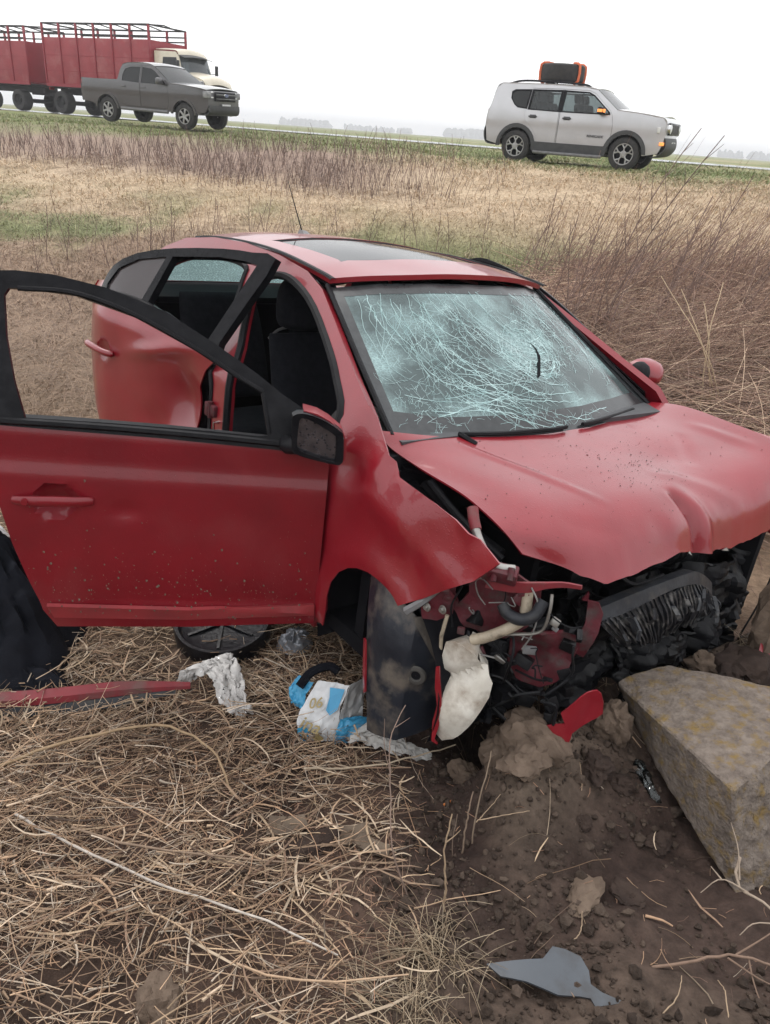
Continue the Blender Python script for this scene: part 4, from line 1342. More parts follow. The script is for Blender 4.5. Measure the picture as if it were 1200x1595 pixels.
MB().add([Vector(c) + Rm @ Vector((v[0], -v[1], v[2])) for v in hl2.V], hl2.F).build('bolt_hole', DARK, liner)
panel('liner_dirt_flap', [(-.275, .590), (-.19, .605), (-.155, .53), (-.133, .40), (-.150, .36), (-.175, .42), (-.215, .49)], [], .02, lambda u, w: lin_fn(u, w) + EN[:, None] * .004, mat('mud_caked_plastic', (.10, .085, .070), (.055, .048, .042), 12, rough=.8, bump=.3), car, -.004)
panel('red_liner_edge', [(-.430, .430), (-.421, .43), (-.405, .34), (-.392, .26), (-.397, .25), (-.415, .32)], [], .03, lambda u, w: lin_fn(u, w) + EN[:, None] * .008, RED, car, -.006)
# grille shutter: torn vertical fins on a bent carrier, across the nose
def X0(y, z, off=0.0):
    return np.array([1.47 + off, y, z])
mb = MB()
cur = lambda t: np.array([1.475 + .03 * math.sin(3 * t), -.385 + .66 * t, .655 - .02 * t + .06 * math.sin(2.6 * t) - .10 * max(0, t - .72) ** 1.2 * 3])
top = [cur(t) for t in np.linspace(0, 1, 22)]
V, F = [], []
for i, p in enumerate(top):
    t = i / 21
    hh = .040 + .008 * math.sin(9 * t)
    V += [p + np.array([.02, 0, 0]), p + np.array([.035, 0, -hh]), p + np.array([.0, 0, -hh - .005]), p + np.array([-.02, 0, -.01])]
for i in range(21):
    for k in range(4):
        F.append((i * 4 + k, i * 4 + (k + 1) % 4, i * 4 + 4 + (k + 1) % 4, i * 4 + 4 + k))
mb.add(V, F).build('grille_carrier', PLASTIC_G, car)
fr_ = np.random.default_rng(77)
# the torn grille shutter: a ribbed sheet hanging under the carrier, its lower edge in tatters
nx_g, ny_g = 260, 16
tt = np.linspace(0, 1, nx_g)
bot = np.array([[1.50, -.190 + .50 * t, .452 + .10 * max(0, t - .45) ** 1.3 + .01 * math.sin(11 * t)] for t in tt])
topc = np.array([cur(t) + np.array([.034, 0, -.040]) for t in tt])
rag = 1 - .38 * np.clip(vnoise(tt * 26, tt * 0, 5) + .25, 0, 1) - .25 * np.clip(vnoise(tt * 70, tt * 0, 6), 0, 1)
G = np.zeros((ny_g, nx_g, 3))
for i in range(ny_g):
    k = i / (ny_g - 1)
    G[i] = topc + (bot - topc) * (k * rag)[:, None]
    G[i, :, 0] += .030 * math.sin(math.pi * k * .8) + (.003 + .007 * k) * np.sign(np.sin(tt * 2 * math.pi * 30 + 1.5 * k)) + .020 * fbm(tt * 7, tt * 0 + k * 2, 3, 15)
    G[i, :, 1] += .008 * k * fbm(tt * 20, tt * 0 + k, 2, 25)
V, F = grid_vf(G, .004)
GRL = mat('painted_glint_grille', (.010, .011, .014), (.022, .024, .029), 16, rough=.34, c3=(.13, .125, .12), s3=26, spec=.4)  # black plastic; pale specks mixed into the colour imitate glints on the ribs
mesh('grille_shutter', V, F, GRL, car, True, 25)
for i in range(22):
    t = fr_.uniform(.02, .98)
    p = cur(t) + np.array([.05, 0, -.045 - .05 * fr_.random()])
    ln = (.13 - .03 * t) * fr_.uniform(.35, 1.0)
    dirv = np.array([fr_.uniform(-.1, .5), fr_.normal(.35, .35), -1.0])
    dirv /= np.linalg.norm(dirv)
    side_ = np.array([fr_.uniform(.2, .8), .75, fr_.uniform(-.1, .3)]) * fr_.uniform(.003, .008)
    thk = np.array([.003, -.002, 0])
    pts = [p, p + dirv * ln * .5 + np.array([.012, 0, 0]), p + dirv * ln + np.array([fr_.uniform(-.01, .02), fr_.uniform(-.01, .02), 0])]
    V, F = [], []
    for q_ in pts:
        V += [q_ - side_, q_ + side_, q_ + side_ + thk, q_ - side_ + thk]
    for a in range(2):
        for k in range(4):
            F.append((a * 4 + k, a * 4 + (k + 1) % 4, a * 4 + 4 + (k + 1) % 4, a * 4 + 4 + k))
    F += [(0, 1, 2, 3), (11, 10, 9, 8)]
    MB().add(V, F).build('grille_fin', GRL, car, False)
# loose wires, clips and small brackets among the torn metal
WGREY = mat('grey_wire', (.20, .195, .185), (.12, .115, .11), 20, rough=.5)
for i in range(16):
    u0, w0 = fr_.uniform(-.14, .20), fr_.uniform(.42, .80)
    a = E(u0, w0, .025)
    P_ = [a]
    dv = fr_.normal(0, 1, 3)
    for k in range(4):
        dv = dv * .6 + fr_.normal(0, .8, 3)
        st = EU * dv[0] * .022 + EN * dv[1] * .008 + np.array([0, 0, dv[2] * .02 - .006])
        P_.append(P_[-1] + st)
    MB().tube(crom(P_, 14), fr_.uniform(.0018, .0038), 6).build('wire', WGREY if i % 3 == 0 else BLACK, car)
for i in range(14):
    u0, w0 = fr_.uniform(-.18, .20), fr_.uniform(.46, .78)
    MB().box(tuple(E(u0, w0, .012)), (fr_.uniform(.015, .045), fr_.uniform(.006, .015), fr_.uniform(.01, .035)), .64 + fr_.uniform(-.5, .5), fr_.uniform(-.6, .6), fr_.uniform(-.4, .4), .003).build('clip', (ALU, RED_INNER, BLACK, RED_INNER, GREYM)[i % 5], car)
# crumpled black bumper core and undertray
def crumple(name, x0, y0, y1, z0, z1, seed, m, amp=.05, thick=.008, nx=60, ny=34):
    P = np.zeros((ny, nx, 3))
    ys_, zs_ = np.linspace(y0, y1, nx), np.linspace(z0, z1, ny)
    YY, ZZ = np.meshgrid(ys_, zs_)
    n = fbm(YY * 10, ZZ * 12, 4, seed)
    P[..., 0] = x0 + amp * n + .03 * np.sign(fbm(YY * 4, ZZ * 9, 2, seed + 3)) * .5
    P[..., 1] = YY + amp * .4 * fbm(YY * 9, ZZ * 9, 2, seed + 5)
    P[..., 2] = ZZ + amp * .4 * fbm(YY * 8 + 4, ZZ * 8, 2, seed + 9)
    V, F = grid_vf(P, thick)
    return mesh(name, V, F, m, car, True, 25)
crumple('bumper_core', 1.41, -.36, .74, .20, .64, 101, SOOT, .09)
crumple('undertray', 1.46, -.15, .66, .12, .42, 107, SOOT, .11)
crumple('radiator', 1.33, -.36, .66, .30, .70, 113, SOOT, .05)
MB().tube(crom([X0(.70, .76), X0(.73, .62, .03), X0(.70, .45, .04), X0(.60, .30, .05)], 14), .004, 6).build('loose_cable', BLACK, car)
MB().tube(crom([X0(-.28, .74, .0), X0(-.20, .70, .02), X0(-.05, .70, .02)], 10), .006, 6).build('loose_cable', BLACK, car)

# ------------------------------------------------------------------ things on the ground
def gz(x, y):
    return float(terrain(np.array([x]), np.array([y]))[0])
def on_ground(o, x, y, dz=0.0, rz=0.0):
    o.location = (x, y, gz(x, y) + dz)
    o.rotation_euler[2] = rz
    return o
# broken concrete slab
BT = [(.816, 2.095, .400), (.885, 2.132, .418), (1.009, 2.179, .428), (1.42, 2.05, .448), (1.50, 1.88, .455), (1.36, 1.82, .470), (1.165, 1.715, .470), (1.085, 1.645, .463), (1.005, 1.584, .455), (.955, 1.72, .440), (.880, 1.92, .418)]
BB = [(.895, 2.00, .270), (.93, 2.10, .26), (1.03, 2.14, .26), (1.42, 2.03, .20), (1.48, 1.86, .16), (1.34, 1.62, .12), (1.16, 1.49, .13), (1.10, 1.475, .15), (1.050, 1.492, .165), (.975, 1.66, .215), (.920, 1.86, .250)]
bm = bmesh.new()
vt = [bm.verts.new(p) for p in BT]
vb = [bm.verts.new(p) for p in BB]
bm.faces.new(vt)
bm.faces.new(vb[::-1])
for i in range(len(vt)):
    j = (i + 1) % len(vt)
    bm.faces.new((vt[i], vb[i], vb[j], vt[j]))
bmesh.ops.recalc_face_normals(bm, faces=bm.faces)
bmesh.ops.triangulate(bm, faces=bm.faces)
bmesh.ops.bevel(bm, geom=[e for e in bm.edges if e.calc_face_angle(0) > .5], offset=.006, segments=1, affect='EDGES')
bmesh.ops.triangulate(bm, faces=bm.faces)
for _ in range(5):
    bmesh.ops.subdivide_edges(bm, edges=[e for e in bm.edges if e.calc_length() > .022], cuts=1)
    bmesh.ops.triangulate(bm, faces=bm.faces)
bm.normal_update()
for v in bm.verts:
    p = v.co
    n = mnoise.noise(p * 9) * .003 + mnoise.noise(p * 30) * .003 + mnoise.noise(p * 75) * .0025
    if p.x > 1.03 and p.y < 1.75 and v.normal.z < .6 and v.normal.y < -.3:
        n += .016 * mnoise.noise(p * 16) + .008 * mnoise.noise(p * 45)
    v.co = p + v.normal * n
me = bpy.data.meshes.new('concrete_slab')
bm.to_mesh(me)
bm.free()
CONC = mat('weathered_concrete', (.215, .178, .150), (.115, .092, .078), 30, rough=.92, bump=1.0, bscale=95, c3=(.190, .128, .050), s3=24.0, spec=.2, detail=8)
finish(me, CONC, True, 32)
slab = link(bpy.data.objects.new('concrete_slab', me))
tag(slab, 'broken concrete slab with yellow lichen lying on the soil by the wreck nose', 'concrete block')
# lichen crust facing out
# dark plastic shard
def plate(name, outline, z_fn, m, thick, sp=.03, angle=35):
    return panel(name, outline, [], sp, lambda u, v: np.stack([u, v, z_fn(u, v)]), m, None, thick, angle)
tz = lambda u, v, dz=0.0: terrain(np.asarray(u), np.asarray(v)) + dz
SH = [(.313, 1.150), (.377, 1.159), (.446, 1.169), (.474, 1.201), (.504, 1.199), (.540, 1.187), (.554, 1.157), (.553, 1.127), (.577, 1.112), (.628, 1.096), (.555, 1.079), (.547, 1.096), (.522, 1.097), (.471, 1.093), (.401, 1.114), (.343, 1.123)]
sh = plate('plastic_shard', SH, lambda u, v: .285 + .12 * (v - 1.14) + .008 * np.sin((u - .3) * 16) - .06 * np.maximum(u - .57, 0), mat('slate_plastic', (.075, .085, .098), (.060, .068, .080), 6, rough=.42, c3=(.045, .045, .048), s3=9), .006)
tag(sh, 'dark grey jagged plastic shard lying on the bare soil', 'plastic fragment')
# red plastic fragment standing in the berm
RF = smooth_poly([(.520, .310), (.527, .433), (.580, .463), (.562, .498), (.610, .563), (.645, .578), (.672, .569), (.689, .498), (.650, .457), (.607, .428), (.604, .365), (.590, .310)], 2)
def rf_fn(u, v):
    return np.stack([u, 1.80 + .30 * (v - .43) * 0 + .012 * np.sin(u * 40) + .006 * fbm(u * 20, v * 20, 2, 5), v])
rf = panel('red_fragment', RF, [], .012, rf_fn, RED, None, .005)
tag(rf, 'torn piece of red body plastic stuck in the soil below the nose', 'plastic fragment')
rf2 = panel('red_fragment', [(0, 0), (.05, .01), (.07, .04), (.02, .05)], [], .02, lambda u, v: np.stack([1.415 + u, 2.36 + v, tz(1.415 + u, 2.36 + v, .05) + .4 * v]), RED, None, .004)
tag(rf2, 'small red plastic chip on the mound at the right edge', 'plastic fragment')
# sill trim torn off the car
tr = empty('sill_trim', (-1.02, 2.165, .115), math.atan2(.142, .621))
tag(tr, 'long red sill trim with black lower edge lying in the straw', 'car trim')
def bar(x0, x1, prof, wob=.004):
    V, F = [], []
    xs = np.linspace(x0, x1, 24)
    for i, x in enumerate(xs):
        k = 1 - .55 * max(0, (x - .1) / (x1 - .1)) if x > .1 else 1
        for (a, b) in prof:
            V.append((x, a * k + .006 * math.sin(x * 5), b * k + wob * math.sin(x * 9)))
    n = len(prof)
    for i in range(len(xs) - 1):
        for k in range(n):
            F.append((i * n + k, i * n + (k + 1) % n, i * n + n + (k + 1) % n, i * n + n + k))
    F += [tuple(range(n)), tuple((len(xs) - 1) * n + k for k in range(n))]
    return V, F
MB().add(*bar(-.45, .36, [(-.030, .0), (-.022, .022), (.010, .036), (.020, .030), (.0, .005)])).build('red_cover', RED_DULL, tr)
MB().add(*bar(-.45, .31, [(-.052, -.030), (-.030, -.003), (.0, .0), (.0, -.018), (-.040, -.040)])).build('black_edge', PLASTIC_G, tr)
# crumpled cloths and bags
def cloth(name, rows, m, nu, nv, seed, amp=.012, fr=14, thick=.003, parent=None, fn=None, angle=60):
    P = np.asarray(rows, float)
    def f(G):
        s, t = np.meshgrid(np.linspace(0, 1, G.shape[1]), np.linspace(0, 1, G.shape[0]))
        for k in range(3):
            G[..., k] += amp * (1 - np.abs(2 * fbm(s * fr * .45 + k * 5, t * fr * .45, 3, seed + k)) * 1.6)
        if fn:
            G = fn(G)
        return G
    return sheet(name, P, nu, nv, m, parent, thick, f, angle)
def heap(name, cx, cy, rx, ry, h, m, seed, nx=48, ny=48, amp=.05, fr=4.0, prof=1.6, skew=(0, 0), ridge=.5):
    """fabric dropped in a pile: folds run down from a soft top, the hem lies on the ground"""
    a, b = np.meshgrid(np.linspace(0, 2 * math.pi, nx, endpoint=False), np.linspace(0, 1, ny))
    edge = 1 + .22 * fbm(np.cos(a) * 1.5 + seed, np.sin(a) * 1.5, 3, seed)
    r = b * edge
    hx = np.cos(a) * r * rx
    hy = np.sin(a) * r * ry
    z = h * np.clip(1 - b ** prof, 0, 1)
    fold = (1 - np.abs(fbm(np.cos(a) * 2.2 * fr * .4 + seed * 3, np.sin(a) * 2.2 * fr * .4 + b * 1.1, 4, seed + 1)) * 3) * amp * np.sin(np.pi * np.clip(b, 0, 1)) ** .6
    f2 = amp * ridge * fbm(hx * 22, hy * 22, 3, seed + 2) * (1 - b ** 4)
    X_, Y_ = cx + hx + skew[0] * z + fold * np.cos(a) * .5, cy + hy + skew[1] * z + fold * np.sin(a) * .5
    Z_ = terrain(X_.ravel(), Y_.ravel()).reshape(X_.shape) + .006 + np.maximum(z + fold * .6 + f2, 0)
    V = np.stack([X_, Y_, Z_], -1).reshape(-1, 3)
    idx = np.arange(nx * ny).reshape(ny, nx)
    F = []
    for i in range(ny - 1):
        for k in range(nx):
            F.append((idx[i, k], idx[i, (k + 1) % nx], idx[i + 1, (k + 1) % nx], idx[i + 1, k]))
    return mesh(name, V, F, m, None, True, 60)
NAVY = mat('wet_black_cloth', (.005, .0055, .0085), (.010, .011, .016), 9, rough=.8, bump=.25, bscale=240, spec=.12)
jk = heap('jacket', -1.50, 2.42, .33, .36, .52, NAVY, 3, 64, 60, .085, 4.5, 1.15, (0, .1))
tag(jk, 'black jacket heaped on the straw below the open front door', 'jacket')
jk2 = heap('jacket_sleeve', -1.28, 2.22, .19, .10, .10, NAVY, 8, 40, 30, .03, 4, 1.4)
jk2.name = 'sleeve'
jk2.parent = jk
bc = heap('blue_cloth', -1.03, 2.80, .13, .10, .06, mat('royal_blue_cloth', (.008, .018, .10), (.006, .012, .06), 9, rough=.8), 5, 40, 26, .02)
tag(bc, 'small blue cloth on the straw under the open front door', 'cloth')
# round black plastic tub lid under the door
TUBM = mat('wet_black_tub', (.008, .008, .010), (.014, .014, .017), 9, rough=.3, spec=.3, bump=.2, bscale=60)
tb = MB().lathe([(.001, .020), (.10, .018), (.150, .024), (.170, .030), (.182, .048), (.196, .050), (.200, .035), (.198, -.03), (.19, -.05)], 44, 'z').build('round_tub', TUBM)
tb.location = (-.64, 2.66, gz(-.64, 2.66) + .055)
tb.rotation_euler = (math.radians(9), math.radians(-4), .3)
tag(tb, 'round black plastic tub lying under the open front door', 'plastic tub')
mb = MB()
for a in (.3, 1.35, 2.4):
    mb.box((0, 0, .026), (.30, .012, .008), a)
mb.build('rib', TUBM, tb)
# grey crumpled packet
MUD = mat('dried_mud', (.15, .115, .085), (.09, .07, .05), 20, rough=.9)
GP = mat('grey_foil', (.30, .31, .34), (.18, .19, .21), 20, rough=.3, metal=.3)
pk = heap('foil_packet', -.335, 2.62, .075, .065, .075, GP, 12, 36, 26, .03, 5, 1.3)
tag(pk, 'crumpled grey packet between the door foot and the front wing', 'packet')
# clear white plastic bag
PB = glass_mat('milky_plastic', (.85, .84, .82), (.60, .58, .56), .80, .40)
pbag = cloth('plastic_bag', [[(-.70 + .10 * s, 2.30 + .07 * s, .085 + .03 * s), (-.655 + .10 * s, 2.345 + .06 * s, .140 + .02 * s), (-.590 + .09 * s, 2.335 + .05 * s, .150 + .02 * s), (-.545 + .07 * s, 2.27 + .04 * s, .125), (-.505 + .05 * s, 2.20 + .04 * s, .095), (-.455 + .04 * s, 2.155 + .03 * s, .080)] for s in (-.6, -.2, .2, .7)], PB, 26, 44, 31, .014, 18)
tag(pbag, 'crumpled translucent white plastic bag on the straw beside the red trim', 'plastic bag')
# blue and white printed bag with gold lettering
BAGW = mat('white_printed_film', (.66, .66, .66), (.58, .60, .62), 7, rough=.4)
BAGB = mat('sky_blue_print', (.06, .33, .55), (.05, .27, .48), 9, rough=.4)
GOLD = mat('gold_print', (.34, .27, .13), (.28, .21, .09), 20, rough=.45)
bag = empty('printed_bag', (-.185, 2.10, .072))
bag.scale = (1.22, 1.22, 1.15)
tag(bag, 'blue and white printed bag with gold lettering crumpled beside the wheel arch', 'bag')
BAGP = {  # local: x right, y away, z up
 'front_face': ([[(-.045, -.020, -.005), (.005, -.030, -.012), (.055, -.025, -.010)], [(-.060, .000, .045), (.000, -.012, .055), (.060, -.005, .060)], [(-.040, .030, .095), (.020, .015, .105), (.070, .012, .112)], [(-.010, .075, .135), (.040, .060, .148), (.085, .045, .155)]], BAGW),
 'side_face': ([[(.055, -.025, -.010), (.085, .010, -.004), (.120, .050, .0)], [(.060, -.005, .060), (.085, .020, .050), (.125, .055, .040)], [(.070, .012, .112), (.100, .050, .100), (.130, .085, .085)], [(.085, .045, .155), (.115, .080, .150), (.130, .110, .125)]], mat('grey_white_lining', (.50, .50, .50), (.36, .36, .35), 9, rough=.5)),
 'blue_fold': ([[(-.085, .060, .060), (-.070, .050, .050), (-.045, .032, .060)], [(-.095, .080, .095), (-.075, .070, .090), (-.040, .045, .095)], [(-.070, .105, .125), (-.055, .095, .130), (-.020, .075, .130)]], BAGB),
 'blue_base': ([[(.050, -.035, -.012), (.100, -.020, -.016), (.165, .0, -.016)], [(.055, -.025, .035), (.105, .0, .040), (.160, .03, .02)], [(.065, .0, .060), (.110, .03, .050), (.165, .06, .02)]], BAGB),
}
for nm, (rows, m) in BAGP.items():
    cloth(nm, rows, m, 22, 22, 41, .005, 10, .0015, bag)
FFP = np.array(BAGP['front_face'][0])
def ff_pt(s, t, off=.004):
    g = crom(FFP, 20)
    g = np.swapaxes(crom(np.swapaxes(g, 0, 1), 20), 0, 1)
    i, j = int(np.clip(t, 0, 1) * 19), int(np.clip(s, 0, 1) * 19)
    return g[i, j] + np.array([-.003, -.010, .004])
def decal(poly, m, name):
    V = [ff_pt(s, t) for s, t in poly]
    c = np.mean(V, axis=0)
    n = np.array([0, .0012, -.0008])
    k = len(V)
    V2 = V + [v + n for v in V]
    F = [tuple(range(k)), tuple(range(2 * k - 1, k - 1, -1))] + [(i, (i + 1) % k, k + (i + 1) % k, k + i) for i in range(k)]
    MB().add(V2, F).build(name, m, bag, False)
decal([(.52, .98), (.95, .95), (.98, .62), (.80, .50), (.66, .62), (.62, .80)], BAGB, 'blue_patch')
decal([(.02, .05), (.30, .02), (.42, .22), (.25, .36), (.06, .26)], BAGB, 'blue_patch')
def star(s, t, r):
    P_ = []
    for k in range(10):
        a = math.pi / 2 + k * math.pi / 5
        q_ = r * (1 if k % 2 == 0 else .42)
        P_.append((s + q_ * math.cos(a), t + q_ * math.sin(a) * .8))
    V = [ff_pt(*p) + np.array([0, -.0015, .001]) for p in P_]
    V2 = V + [ff_pt(s, t) + np.array([0, -.0018, .0012])]
    MB().add(V2, [(k, (k + 1) % 10, 10) for k in range(10)]).build('gold_star', GOLD, bag, False)
star(.22, .14, .13)
star(.60, .12, .15)
def lettering(txt, s, t, size, m, parent, ang=0.0):
    fc = bpy.data.curves.new('lettering', 'FONT')
    fc.body = txt
    fc.size = size
    fc.extrude = .0006
    fc.shear = .25
    fc.offset = .0006
    o = text_mesh('lettering', fc, m)
    a, b = ff_pt(s, t), ff_pt(min(1, s + .3), t)
    up = ff_pt(s, min(1, t + .25)) - a
    x = Vector(b - a).normalized()
    u_ = Vector(up)
    u_ = (u_ - x * u_.dot(x)).normalized()
    z = x.cross(u_)
    R_ = Matrix(((x.x, u_.x, z.x), (x.y, u_.y, z.y), (x.z, u_.z, z.z))) @ Matrix.Rotation(ang, 3, 'Z')
    o.matrix_local = Matrix.Translation(Vector(a) + z * .006) @ R_.to_4x4()
    o.parent = parent
    return o
lettering('ina', .14, .30, .055, GOLD, bag, -.25)
lettering('06', .22, .58, .042, GOLD, bag, .2)
MB().tube(crom([(-.06, .06, .125), (-.03, .09, .158), (.02, .11, .170), (.05, .10, .160)], 10), .014, 7).build('dark_strap', NAVY, bag)
# white paper wipe trailing from it
wp_ = cloth('white_wipe', [[(-.06, 2.075 + .03 * s, .085), (.02, 2.06 + .05 * s, .110 + .02 * s), (.08, 2.04 + .05 * s, .100), (.15, 2.015 + .04 * s, .090), (.215, 2.00 + .02 * s, .085)] for s in (-.6, 0, .6, 1.0)], mat('damp_tissue', (.55, .54, .52), (.40, .385, .36), 8, rough=.9), 24, 40, 51, .012, 16)
tag(wp_, 'long damp white wipe trailing from the printed bag under the liner', 'wipe')
cg = MB().tube([(0, 0, 0), (.006, .004, .001)], .0042, 10).tube([(.006, .004, .001), (.026, .016, .003)], .0040, 10).build('cigarette_butt', mat('orange_filter', (.60, .20, .05), (.5, .16, .04), 20, rough=.8))
cg.location = (.250, 1.752, gz(.25, 1.752) + .006)
cg.scale = (1.0, 1.0, 1.0)
tag(cg, 'orange cigarette butt on the soil among dry stems', 'cigarette')
cw = cloth('clear_wrapper', [[(.845 + .05 * s, 1.90 - .05 * s, .245 + .03 * s), (.860 + .05 * s, 1.84 - .05 * s, .232 + .02 * s), (.885 + .04 * s, 1.78 - .05 * s, .205)] for s in (-.6, 0, .6)], GLASS_CLEAR, 14, 14, 61, .008, 12)
tag(cw, 'clear plastic wrapper crushed under the edge of the concrete slab', 'wrapper')
yl = heap('yellow_cloth', -2.92, 5.55, .07, .06, .10, mat('yellow_cloth', (.62, .55, .04), (.5, .42, .03), 9, rough=.8), 15, 30, 20, .02)
tag(yl, 'small yellow cloth on the grass seen through the open door window', 'cloth')
wl = heap('white_bag', -1.98, 3.28, .15, .12, .12, BAGW, 16, 36, 24, .03)
tag(wl, 'white bag on the grass behind the open front door', 'bag')

# clods and stones pushed up by the nose
for (x, y, r, sc, seed, m, lab) in (
    (.430, 1.86, .075, (1.3, .9, .75), 1, CLOD, 'pale crumbly clod below the washer bottle'),
    (.520, 1.83, .085, (1.35, .9, .8), 2, CLOD, 'large pale clod on the berm left of the red fragment'),
    (.470, 1.74, .060, (1.4, 1.0, .7), 3, CLOD, 'pale flat clod just in front of the berm'),
    (.330, 1.90, .050, (1.2, 1.0, .8), 4, CLOD, 'small clod against the foot of the washer bottle'),
    (.800, 1.98, .070, (.8, .9, 1.2), 5, CLOD, 'upright pale clod wedged against the slab end'),
    (.705, 1.80, .045, (1.2, 1.0, .8), 6, CLOD_DARK, 'dark clod at the foot of the red fragment'),
    (.790, 1.79, .032, (1.3, 1.0, .7), 7, CLOD_DARK, 'clod in front of the slab left end'),
    (.600, 1.395, .042, (1.6, 1.0, .40), 8, CLOD, 'flat brown clod on the soil above the grey shard'),
    (.720, 1.42, .034, (1.4, 1.0, .45), 9, CLOD_DARK, 'dark flat clod right of the brown clod'),
    (.870, 1.62, .035, (1.2, 1.0, .8), 10, CLOD_DARK, 'dark clod under the slab near edge'),
    (.640, 1.62, .020, (1.2, 1.0, .8), 11, CLOD_DARK, 'small dark clod in the middle of the soil patch'),
    (1.520, 2.46, .10, (1.0, .8, 2.6), 12, CLOD, 'tall lump of earth standing at the right edge by the bonnet'),
    (1.36, 2.33, .09, (1.5, 1.0, .8), 13, CLOD_DARK, 'dark lump of soil on the mound behind the slab'),
    (1.24, 2.36, .055, (1.3, 1.0, .8), 14, CLOD, 'pale clod on the mound below the torn grille'),
    (-.14, 1.52, .05, (1.6, .8, .35), 15, CLOD_DARK, 'dark flat clod among straw at the soil edge'),
    (-.40, .99, .045, (1.2, 1.0, 1.1), 16, CLOD, 'olive brown clod in the straw at the bottom left'),
):
    c = lump('clod', r, m, seed, sc, .42, 4, 1.7, None, (x, y, gz(x, y) + r * sc[2] * .35), (0, 0, seed * 1.3))
    tag(c, lab, 'clod', 'clods of soil round the wreck nose')
# crumbs of soil: nobody could count them
mb = MB()
cr2 = np.random.default_rng(91)
ico = bmesh.new()
bmesh.ops.create_icosphere(ico, subdivisions=1, radius=1)
iv = np.array([v.co[:] for v in ico.verts])
ifc = np.array([[v.index for v in f.verts] for f in ico.faces])
ico.free()
N = 15000
cx = cr2.uniform(-.15, 1.9, N)
cy = cr2.uniform(.75, 2.6, N)
ok = (soil_mask(cx, cy) > cr2.random(N)) & (fbm(cx * 4, cy * 4, 3, 71) + cr2.random(N) * .5 > .12)
cx, cy = cx[ok], cy[ok]
n = len(cx)
rr = .0016 + .014 * cr2.random(n) ** 7 + .004 * cr2.random(n)
jit = 1 + .35 * cr2.standard_normal((n, len(iv), 1)).clip(-1.5, 1.5) * .6
V = iv[None] * jit * rr[:, None, None] * cr2.uniform(.6, 1.3, (n, 1, 3))
V[..., 0] += cx[:, None]
V[..., 1] += cy[:, None]
V[..., 2] += (terrain(cx, cy) + rr * .35)[:, None]
F = ifc[None] + (np.arange(n) * len(iv))[:, None, None]
tone = np.clip(.5 + .5 * cr2.standard_normal(n) * .6, 0, 1)[:, None]
cc = np.array([.034, .024, .019]) * (1 - tone) + np.array([.085, .062, .048]) * tone
o = fast_mesh('soil_crumbs', V.reshape(-1, 3), F.reshape(-1, 3), GROUND, np.repeat(cc, len(iv), 0), False)
tag(o, 'loose dark soil crumbs scattered over the bare earth', 'soil crumbs', kind='stuff')
# slabs of bark
BARK = mat('grey_bark', (.16, .12, .085), (.09, .065, .047), 16, rough=.9, bump=.7, bscale=45)
for (x, y, a, l, w, lab) in ((-.215, 1.60, .1, .060, .030, 'flat chip of bark on the soil edge below the printed bag'), (-.015, 1.585, .25, .050, .030, 'pale chip of bark right of the other chips'), (.035, 1.53, -.5, .055, .022, 'narrow dark chip of bark pointing at the soil')):
    mb = MB()
    V, F = panel_vf([(-l, -w), (-l * .3, -w * 1.15), (l * .6, -w * .8), (l, -w * .3), (l * .8, w), (0, w * .8), (-l * .9, w * 1.1)], [], .014, lambda u, v: np.stack([u, v, .004 * np.sin(u * 90) * 0 + .5 * (v * v) * 6 + .004 * fbm(u * 40, v * 60, 3, 3)]), .008)
    o = mesh('bark_chip', V, F, BARK, None, True, 25)
    o.location = (x, y, gz(x, y) + .022)
    o.rotation_euler = (.12, -.08, a)
    tag(o, lab, 'bark', 'chips of bark')

# mud flecks thrown up the door and wing
mb = MB()
mg_ = np.random.default_rng(19)
for _ in range(420):
    u, w = mg_.uniform(.03, 1.0), .30 + abs(mg_.normal(0, .16))
    if w > .9 or u > .9 + .15 * (w - .25) / .4:
        continue
    r_ = .0010 + .0034 * mg_.random() ** 3
    p = np.array([u, float(dy(np.array(u), np.array(w))) + .012, w])
    if w < .375:
        p[1] += .016
    V = [p + np.array([r_ * mg_.uniform(.6, 1.3) * math.cos(a), -.004, r_ * mg_.uniform(.7, 1.6) * math.sin(a)]) for a in np.linspace(0, 6.28, 7)[:-1]]
    mb.add(V + [p - np.array([0, .0028, 0])], [(k, (k + 1) % 6, 6) for k in range(6)])
o = mb.build('mud_fleck', MUD, fdoor, False)
o['kind'] = 'stuff'
# ------------------------------------------------------------------ vehicles on the verge and the road
def vehicle_matrix(x, y, z, yaw, pitch=0.0, roll=0.0):
    return Matrix.Translation((x, y, z)) @ rot_ypr(math.radians(yaw), math.radians(pitch), math.radians(roll))

